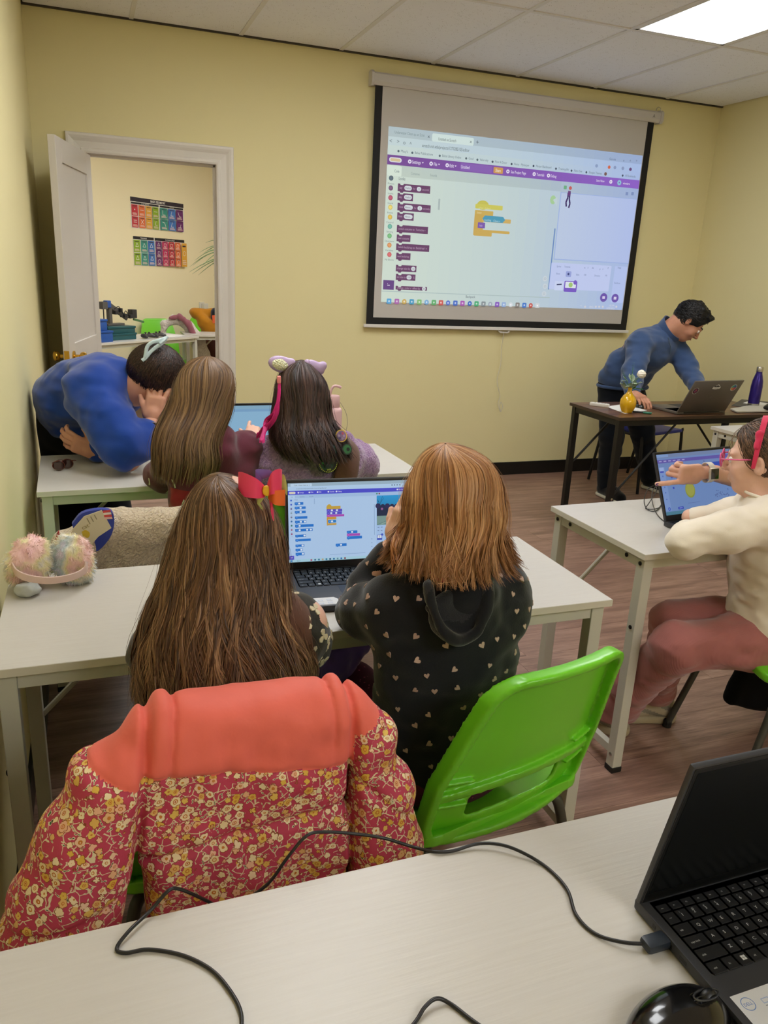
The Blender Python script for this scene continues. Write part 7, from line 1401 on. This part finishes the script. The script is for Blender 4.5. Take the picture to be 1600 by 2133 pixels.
watch(p, (.425, 2.898, .893), (.1, .25, 1), (.45, -1, .15), 'smartwatch with a grey-green band on the woman in blue', mat('band_green', '#4b5348', .6), mat('case_silver', '#b8b4ac', .25, .8), 1.05, .033)

# ================================================================== man at the brown desk
p = person('man with short black hair in a blue quarter-zip bending over the laptop', (3.75, 4.48, 0))
hc = np.array([3.888, 4.180, 1.248]); R = frame((.62, -.50, -.80), (.3, -.1, 1))
s = Sdf((3.28, 3.74, .70), (4.22, 4.66, 1.46), .0075); head_into(s, hc, R, 1.04); s.cap(hc+R@np.array([0, -.035, -.05]), (3.80, 4.28, 1.16), .062, .068, k=.03)
s.ell((3.70, 4.33, 1.04), (.16, .12, .15), k=.06); s.ell((3.68, 4.45, .86), (.15, .12, .13), k=.06); s.chain([(3.55, 4.20, 1.08), (3.44, 4.10, .90), (3.36, 3.98, .815)], [.06, .045, .03], k=.03); s.chain([(3.89, 4.33, 1.08), (3.93, 4.16, .945), (3.84, 3.93, .83)], [.06, .045, .03], k=.03)
h1 = Sdf((3.22, 3.76, .72), (3.50, 4.06, .90), .0035); hand_into(h1, (3.358, 3.962, .822), (.05, -1, -.15), (0, .1, -1), (1, 0, 0), 1.02, ((.5, .4, .3), (.5, .4, .3), (.5, .5, .3), (.5, .5, .3)), (.7, .6, .3))
h2 = Sdf((3.68, 3.70, .74), (3.98, 4.02, .90), .0035); hand_into(h2, (3.84, 3.93, .838), (-.35, -1, -.22), (0, -.1, -1), (-1, .2, 0), 1.0, ((.2, .3, .2),)*4, (.7, .6, .2))
sculpt('body', [s, h1, h2], SKM, p); eyes_for(p, hc, R, 1.04, 1)
bmn = MB().tube([hc+R@np.array([.0+q*.012*1, .101, .027])*1.04 for q in (1.2, 4.0)], .0001, 4)
for q in (-1, 1):
    e = MB().tube(bez([hc+R@np.array([q*.014, .090, .024])*1.04, hc+R@np.array([q*.030, .087, .030])*1.04, hc+R@np.array([q*.048, .074, .026])*1.04], 5), .0040, 6); bw(e, 'eyebrow', mat('brow_black', '#100c0b', .7), p)
    bw(MB().tube(bez([hc+R@np.array([q*.020, .0905, .004])*1.04, hc+R@np.array([q*.031, .0935, .0055])*1.04, hc+R@np.array([q*.043, .086, .003])*1.04], 5), .0022, 6), 'eyelid', SKM, p, smooth=80)
bw(MB().tube(bez([hc+R@np.array([q, .0985-.35*abs(q), -.0575])*1.04 for q in (-.019, -.008, 0, .008, .019)], 4), .0022, 6), 'mouth', LIPS, p, smooth=80)
hm_ = hair_cap(p, hc, R, 1.04, '#0d0b0c', [((0, .068, .045), (0, 1, -.30)), ((0, .02, -.010), (0, .55, -1)), ((0, -.05, -.06), (0, -.2, -1))], rad=(.082, .104, .096), extra=[((0, .06, .090), (.055, .050, .034)), ((0, -.01, .10), (.06, .07, .03))], amp=.009)
o = scalp_hair(hm_, hc, R, 1.04, ['#0c0a0b', '#151213', '#1d191a'], (0, .95, .3), n=2000, L=(.15, .4), w=.0018, seed=2, lift=.014, rfac=1.02, K=7, rough=.5, keep=lambda u: (u[:, 1] < .55+.3*u[:, 2]) & (u[:, 2] > -.15+.55*u[:, 1]-.6*(u[:, 1] < -.2))); o.name = 'strands'; o['kind'] = 'stuff'
s = Sdf((3.24, 3.86, .70), (4.26, 4.70, 1.36), .0072)
s.ell((3.715, 4.31, 1.055), (.190, .14, .15), np.array(Matrix.Rotation(.25, 3, 'Z')), k=.06); s.ell((3.665, 4.42, .92), (.180, .140, .15), k=.07); s.ell((3.65, 4.47, .84), (.175, .135, .09), k=.05)
s.cap((3.575, 4.225, 1.095), (3.90, 4.32, 1.10), .082, .078, k=.05); s.chain([(3.76, 4.29, 1.10), (3.808, 4.265, 1.175)], [.10, .078], k=.04)
s.chain([(3.565, 4.22, 1.085), (3.47, 4.13, .945), (3.425, 4.07, .88), (3.372, 3.985, .832)], [.080, .070, .062, .046], k=.03); s.chain([(3.905, 4.31, 1.09), (3.935, 4.18, .955), (3.915, 4.08, .89), (3.855, 3.955, .845)], [.078, .068, .058, .044], k=.03)
s.noise(.008, (.10, .08, .06), 100); s.noise(.005, (.04, .05, .02), 101); s.cap((3.80, 4.27, 1.16), (3.835, 4.245, 1.225), .062, .064, k=0, op='-')
QZ = cloth('quarter_zip_blue', '#3a4f76', 240, .25, .0012, .85, .25); sculpt('quarter_zip', s, QZ, p)
nb_ = np.array([3.795, 4.285, 1.14]); ca_ = nrm(hc+R@np.array([0, -.04, -.06])-nb_); cn = nb_+ca_*.035; c1_ = nrm(np.cross(ca_, [0, 1, 0])); c2_ = np.cross(ca_, c1_); vs = []
for k in range(29):
    a = 2*PI*k/28+2.2; q = c1_*math.cos(a)*.080+c2_*math.sin(a)*.080; hh = .052-.018*math.cos(a-2.2); o_ = nrm(q)
    vs += [cn+q-ca_*.02, cn+q*1.04+ca_*hh, cn+q*1.04+ca_*hh+o_*.007, cn+q*1.1-ca_*.02]
bw(MB().add(vs, [(4*i+j_, 4*i+(j_+1) % 4, 4*i+4+(j_+1) % 4, 4*i+4+j_) for i in range(28) for j_ in range(4)]), 'collar', QZ, p, smooth=50)
zp = MB().tube([at(1392, 703, 4.165), at(1397, 722, 4.155), at(1396, 738, 4.16)], .0035, 6); bw(zp, 'zip', mat('zip_grey', '#5f6f86', .3, .6), p)
jn = Sdf((3.40, 4.25, .0), (4.36, 4.80, .90), .0095); jn.ell((3.66, 4.48, .79), (.165, .13, .11), k=.04); jn.chain([(3.585, 4.47, .76), (3.60, 4.43, .45), (3.635, 4.46, .09)], [.098, .082, .066], k=.03); jn.chain([(3.75, 4.50, .76), (3.93, 4.52, .45), (4.10, 4.57, .09)], [.098, .082, .066], k=.03); jn.noise(.006, (.05, .05, .03), 102); sculpt('trousers', jn, cloth('jeans_black', '#10151d', 220, .2, .001, .9, .1), p)
bw(MB().tube([(3.66+.178*math.cos(a), 4.465+.137*math.sin(a), .79) for a in np.linspace(0, 2*PI, 30)], .012, 6, cap=False), 'shirt_hem', QZ, p, smooth=80)
for (x, y, dx) in ((3.632, 4.45, -.0), (4.115, 4.56, .04)):
    s = Sdf((x-.09, y-.26, -.01), (x+.13, y+.12, .14), .005); s.chain([(x, y+.03, .055), (x+dx*.5, y-.08, .05), (x+dx, y-.165, .036)], [.050, .047, .042]); s.cut((0, 0, .020), (0, 0, -1)); sh_ = sculpt('shoe', s, cloth('shoe_canvas_black', '#0e0e11', 200), p)
    s = Sdf((x-.09, y-.28, -.01), (x+.13, y+.12, .05), .005); s.chain([(x, y+.03, .013), (x+dx*.5, y-.08, .013), (x+dx, y-.168, .013)], [.054, .051, .047]); s.cut((0, 0, .001), (0, 0, -1)); s.cut((0, 0, .024), (0, 0, 1)); so = sculpt('sole', s, mat('sole_white', '#c9c5b8', .6), sh_)
    for k in range(4): bw(MB().tube([(x-.02+dx*(k*.15), y-.05-k*.022, .100-k*.009), (x+.02+dx*(k*.15), y-.06-k*.022, .100-k*.009)], .0028, 5), 'lace', mat('lace_grey', '#3a3a40', .7), sh_)

# ================================================================== girl in the cream top (right)
p = person('girl in a cream top, pink trousers and pink glasses seated at the right desk', (2.1, 1.6, 0))
hc = np.array([2.032, 1.665, 1.012]); R = frame((-.66, .75, -.14))
s = Sdf((1.62, 1.42, .34), (2.36, 1.86, 1.20), .0065); head_into(s, hc, R, .95); s.cap(hc+R@np.array([0, -.03, -.05]), (2.035, 1.62, .90), .046, .05, k=.03); s.ell((2.06, 1.61, .76), (.09, .11, .15), k=.05); s.ell((2.13, 1.62, .50), (.11, .12, .10), k=.05)
s.chain([(1.985, 1.545, .86), (1.76, 1.625, .79), (1.90, 1.74, .78)], [.045, .036, .026], k=.02); s.chain([(2.12, 1.71, .86), (2.05, 1.80, .79), (1.97, 1.84, .785)], [.045, .036, .026], k=.02)
s2 = Sdf((1.62, 1.45, -.02), (2.36, 2.0, .58), .008); s2.chain([(2.12, 1.59, .46), (1.79, 1.63, .46), (1.82, 1.89, .09)], [.075, .05, .032], k=.03); s2.chain([(2.14, 1.67, .46), (1.88, 1.75, .48), (2.03, 1.92, .09)], [.075, .05, .032], k=.03)
h1 = Sdf((1.86, 1.70, .74), (2.04, 1.88, .83), .0035); hand_into(h1, (1.90, 1.745, .782), (1, .5, 0), (0, 0, -1), (0, 1, 0), .76)
sculpt('body', [s, s2, h1], SKC, p); eyes_for(p, hc, R, .95)
s = Sdf((1.60, 1.40, .38), (2.36, 1.90, 1.0), .0055)
s.cap((2.005, 1.555, .868), (2.095, 1.69, .868), .062, .062, k=.04); s.ell((2.055, 1.60, .78), (.105, .125, .16), k=.05); s.ell((2.10, 1.605, .62), (.105, .125, .17), k=.06); s.ell((2.12, 1.61, .52), (.130, .140, .06), k=.04)
s.chain([(1.990, 1.555, .862), (1.875, 1.585, .828), (1.765, 1.622, .800)], [.062, .055, .048], k=.03); s.chain([(1.765, 1.622, .798), (1.83, 1.69, .785), (1.895, 1.735, .785)], [.047, .040, .034], k=.02); s.chain([(2.11, 1.70, .86), (2.07, 1.79, .80), (1.985, 1.83, .785)], [.055, .045, .032], k=.03)
s.ell((2.03, 1.625, .95), (.062, .06, .05), k=0, op='-'); s.noise(.006, (.07, .07, .05), 110); s.noise(.0035, (.03, .03, .016), 111)
CRM = cloth('cream_knit', '#ece2d2', 300, .25, .001, .9, .3, .03); sculpt('top', s, CRM, p)
bw(MB().tube([(2.035+.06*math.cos(a), 1.625+.058*math.sin(a), .908-.012*math.cos(a)) for a in np.linspace(0, 2*PI, 24)], .0045, 6, cap=False), 'neck_trim', CRM, p, smooth=80)
hemr = [(2.122+(.134)*math.cos(a), 1.61+.144*math.sin(a), .475+.007*math.sin(a*34)) for a in np.linspace(0, 2*PI, 200)]
bw(MB().add([q for h in hemr for q in ((h[0], h[1], .53), h)], [(2*i, 2*i+1, 2*i+3, 2*i+2) for i in range(199)]), 'lettuce_hem', CRM, p, smooth=80)
PKT = cloth('rib_pink', '#a06460', 200, .2, .001, .9, .3, .05); nt = NT(PKT); v = nt.coord('Object', (1, 1, 1)); wv_ = nt.n('ShaderNodeTexWave'); nt.l(v, wv_.inputs[0]); wv_.inputs['Scale'].default_value = 60; wv_.bands_direction = 'Y'; nt.bump(wv_.outputs[1], .25, .001)
jn = Sdf((1.60, 1.40, .02), (2.40, 2.02, .64), .0065); jn.ell((2.14, 1.61, .48), (.13, .15, .09), k=.03); jn.chain([(2.11, 1.57, .475), (1.795, 1.625, .462), (1.80, 1.77, .27), (1.815, 1.875, .11)], [.095, .068, .066, .080], k=.035); jn.chain([(2.14, 1.69, .475), (1.885, 1.745, .478), (1.95, 1.83, .27), (2.02, 1.92, .11)], [.088, .064, .060, .070], k=.035)
jn.noise(.007, (.06, .06, .035), 112); jn.noise(.004, (.03, .03, .015), 113); jn.cut((0, 0, .085), (0, 0, -1)); sculpt('trousers', jn, PKT, p)
SN = mat('sneaker_beige', '#b5a891', .7); SN2 = mat('sneaker_grey', '#857f74', .7); SOLE = mat('sneaker_sole', '#a99b80', .6)
for (x, y, dx, dy) in ((1.835, 1.915, -.10, .115), (2.04, 1.925, -.155, .05)):
    d_ = np.array([dx, dy, 0]); a0 = np.array([x, y, 0]); s = Sdf(a0-[.22, .12, .01], a0+[.12, .24, .16], .0045); s.chain([a0+[0, 0, .085], a0-d_*.12+[0, 0, .062]], [.036, .042]); s.chain([a0-d_*.15+[0, 0, .050], a0+d_*.5+[0, 0, .052], a0+d_+[0, 0, .040]], [.042, .042, .036]); s.cap(a0+[0, 0, .13], a0+[0, 0, .09], .026, .024, k=.005, op='-'); s.cut((0, 0, .024), (0, 0, -1)); sh_ = sculpt('sneaker', s, [SN, SN2], p, matfn=lambda P: ((np.sin(P[:, 2]*160+P[:, 0]*60) > .35)).astype(int))
    s = Sdf(a0-[.23, .13, .01], a0+[.13, .25, .05], .0045); s.chain([a0-d_*.2+[0, 0, .014], a0+d_*.5+[0, 0, .014], a0+d_*1.02+[0, 0, .014]], [.047, .044, .040]); s.cut((0, 0, .001), (0, 0, -1)); s.cut((0, 0, .030), (0, 0, 1)); sculpt('sole', s, SOLE, sh_)
    for k in range(4): c = a0+d_*(.30+.16*k)+np.array([0, 0, .094-.008*k]); sdv = nrm(np.cross(d_, [0, 0, 1])); bw(MB().tube([c-sdv*.022-[0, 0, .006], c+[0, 0, .003], c+sdv*.022-[0, 0, .006]], .003, 5), 'lace', mat('lace_cream', '#d8cfb8', .7), sh_)
hg = hair_cap(p, hc, R, .95, '#3a281e', [((0, .050, .03), (0, 1, -.55)), ((0, .0, -.035), (0, .75, -1)), ((0, -.06, -.085), (0, -.3, -1))], rad=(.080, .101, .092), extra=[((0, -.07, -.05), (.055, .035, .05))])
o = scalp_hair(hg, hc, R, .95, ['#33231a', '#4a3426', '#5e4431', '#735440'], (0, -.55, -.85), n=3800, L=(.7, 1.9), w=.0013, seed=3, lift=.010, rfac=1.03, rough=.10, keep=lambda u: (u[:, 1] < .62) & (u[:, 2] > -.35+.75*u[:, 1]) & (u[:, 2]+.9*(1-abs(u[:, 0])) > .0)); o.name = 'strands'; o['kind'] = 'stuff'
ec_ = hc+R@np.array([-.088, .004, -.006])*.95; Re = R@np.array(Matrix.Rotation(-.35, 3, 'Z')); e = Sdf(ec_-.05, ec_+.05, .0025); e.ell(ec_, np.array((.009, .017, .029))*.95, Re, k=0); e.ell(ec_+R@np.array([-.008, .003, .003])*.95, np.array((.006, .009, .017))*.95, Re, .004, '-'); sculpt('ear', e, SKC, p)
# loose hair behind the ear down to the back
r_ = np.random.default_rng(12); PR = []; CC = []
for k in range(420):
    a = R@np.array([r_.uniform(-.075, .03), r_.uniform(-.10, -.04), r_.uniform(-.03, .05)])*.95+hc; j = lambda s_: r_.normal(0, s_)
    e = np.array([2.10+j(.025), 1.475+j(.012), .74+j(.035)]); m0 = a+np.array([.02+j(.008), -.03+j(.008), -.06]); m1 = (m0+e)/2+np.array([.012+j(.012), -.03, .02+j(.01)]); q = np.array(bez([a, m0, m1, e, e+np.array([-.018+j(.012), -.002, -.022+j(.01)])], 6)); PR.append(q)
PR = np.array(PR); pal = np.array([lin(c) for c in ('#33231a', '#4a3426', '#5e4431')]); o = ribbons('ponytail', PR, np.tile(np.array([-.3, -1, .2]), (PR.shape[0], PR.shape[1], 1)), np.full(PR.shape[:2], .0014), pal[r_.integers(0, 3, len(PR))][:, None, :]*np.ones((1, PR.shape[1], 1)), p); o['kind'] = 'stuff'
PKF = mat('glasses_pink', '#d84a86', .25); gl = thing('eyeglasses', 'pink-framed eyeglasses on the girl in the cream top', 'glasses', tuple(hc))
for q in (-1, 1):
    c = hc+R@np.array([q*.032, .112, .002])*.95; pts = [c+R@np.array([.025*math.cos(a)*(1+.1*math.cos(2*a)), -.006*q*math.cos(a)*0-.0, .020*math.sin(a)+.004*(q*math.cos(a) > .5)])*.95 for a in np.linspace(0, 2*PI, 26)]
    bw(MB().tube(pts, .0024, 6, cap=False), 'rim', PKF, gl, smooth=80); ln = MB().add(pts[:-1], [tuple(range(25))]); bw(ln, 'lens', mat('lens_clear', '#e8eef0', .05, trans=.9), gl)
    bw(MB().tube(bez([c+R@np.array([q*.026, 0, .006])*.95, hc+R@np.array([q*.076, .060, .010])*.95, hc+R@np.array([q*.084, -.006, .010])*.95, hc+R@np.array([q*.082, -.030, -.015])*.95], 5), .0022, 6), 'temple_arm', PKF, gl, smooth=80)
bw(MB().tube(bez([hc+R@np.array([-.010, .110, .006])*.95, hc+R@np.array([0, .114, .010])*.95, hc+R@np.array([.010, .110, .006])*.95], 4), .0022, 6), 'bridge', PKF, gl)
hb2 = thing('headband', 'hot pink knotted headband on the girl in the cream top', 'headband', tuple(hc+[0, 0, .08])); HPK = cloth('band_hot_pink', '#d83a5e', 120, .3, .002)
bpts = [hc+R@np.array([.092*math.cos(a), .014-.02*math.sin(a), .016+.112*math.sin(a)])*.95 for a in np.linspace(-.25, PI+.25, 34)]
vs = []
for k, q in enumerate(bpts): t = k/33; wd = .005+.003*math.sin(t*PI); f = R[:, 1]; o_ = nrm(q-(hc+R@np.array([0, -.01, .02]))); vs += [q-f*wd-o_*.003, q-f*wd+o_*.003, q+f*wd+o_*.003, q+f*wd-o_*.003]
bw(MB().add(vs, [(4*i+j_, 4*i+(j_+1) % 4, 4*i+4+(j_+1) % 4, 4*i+4+j_) for i in range(33) for j_ in range(4)]), 'band', HPK, hb2, smooth=50)
kc = hc+R@np.array([-.070, .006, .085])*.95; s = Sdf(kc-.05, kc+.05, .003); s.ell(kc, (.013, .010, .008), np.array(Matrix.Rotation(.8, 3, 'Y')), k=0); s.cap(kc, kc+[-.012, -.010, -.034], .010, .009, k=.008); s.noise(.002, .012, 1); sculpt('knot', s, HPK, hb2)

# ================================================================== person whose hand points at the screen (body beyond the right edge)
p = person('person reaching in from the right edge, pointing at the laptop screen', (2.72, 1.70, 0))
W_ = at(1462, 985, 1.905); dH = nrm(at(1400, 990, 1.915)-W_)
s = Sdf((2.02, 1.28, .38), (2.92, 2.06, 1.30), .009); Sh = np.array([2.58, 1.64, .96]); El = np.array([2.40, 1.93, .835])
s.chain([Sh, El, W_-dH*.03], [.055, .042, .026], k=.02); hc = np.array([2.68, 1.56, 1.14]); Rh = frame((-.9, .4, -.1)); head_into(s, hc, Rh, .98); s.cap((2.68, 1.54, 1.05), (2.70, 1.53, .96), .05, .055, k=.03); s.ell((2.71, 1.53, .82), (.11, .14, .18), k=.05); s.ell((2.72, 1.50, .52), (.13, .15, .10), k=.05); s.chain([(2.80, 1.43, .95), (2.78, 1.38, .72), (2.62, 1.50, .62)], [.05, .04, .028], k=.02)
h1 = Sdf(W_-[.24, .10, .10], W_+[.08, .10, .10], .0024)
tips = hand_into(h1, W_, dH, (-.05, 1, .1), (0, 0, -1), .88, ((.05, .08, .05), (1.0, 1.3, .7), (1.05, 1.35, .7), (1.1, 1.3, .7)), (.75, .3, .55), .4, .04, fk=.004)
sculpt('body', [s, h1], SKP, p); nails(p, [tips[0]], (0, 1, 0), mat('nail_purple', '#5a3a78', .3), .9)
s = Sdf((2.44, 1.26, .40), (2.98, 1.98, 1.10), .009); s.cap((2.60, 1.62, .95), (2.80, 1.44, .95), .07, .07, k=.04); s.ell((2.71, 1.53, .82), (.14, .17, .19), k=.05); s.ell((2.72, 1.51, .58), (.14, .16, .17), k=.05); s.cap((2.59, 1.63, .95), (2.545, 1.69, .915), .066, .060, k=.02); s.cap((2.80, 1.43, .94), (2.79, 1.40, .85), .066, .060, k=.02); s.ell((2.69, 1.54, 1.03), (.065, .065, .05), k=0, op='-'); sculpt('t_shirt', s, cloth('tee_navy', '#262b3a', 200), p)
jn = Sdf((2.40, 1.30, .0), (2.98, 2.10, .66), .010); jn.ell((2.73, 1.48, .50), (.15, .17, .10), k=.03); jn.chain([(2.70, 1.44, .49), (2.56, 1.74, .49), (2.60, 1.84, .08)], [.09, .065, .05], k=.03); jn.chain([(2.76, 1.54, .49), (2.72, 1.82, .49), (2.74, 1.92, .08)], [.09, .065, .05], k=.03); sculpt('trousers', jn, mat('trousers_black'), p)
for (x, y) in ((2.62, 1.86), (2.76, 1.94)):
    s = Sdf((x-.2, y-.09, -.01), (x+.09, y+.11, .12), .006); s.chain([(x+.02, y, .045), (x-.10, y+.01, .036)], [.044, .038]); s.cut((0, 0, .002), (0, 0, -1)); sculpt('sneaker', s, SN2, p)
hair_cap(p, hc, Rh, .98, '#2c1f18', [((0, .055, .03), (0, 1, -.5)), ((0, 0, -.05), (0, .3, -1))], rad=(.083, .102, .094))
watch(p, W_-dH*.022, dH, (-.1, -1, .12), 'smartwatch with a white band on the pointing arm', mat('band_white', '#d9d2c6', .5), mat('case_cream', '#cfc6b8', .3, .4), 1.0, .0285)
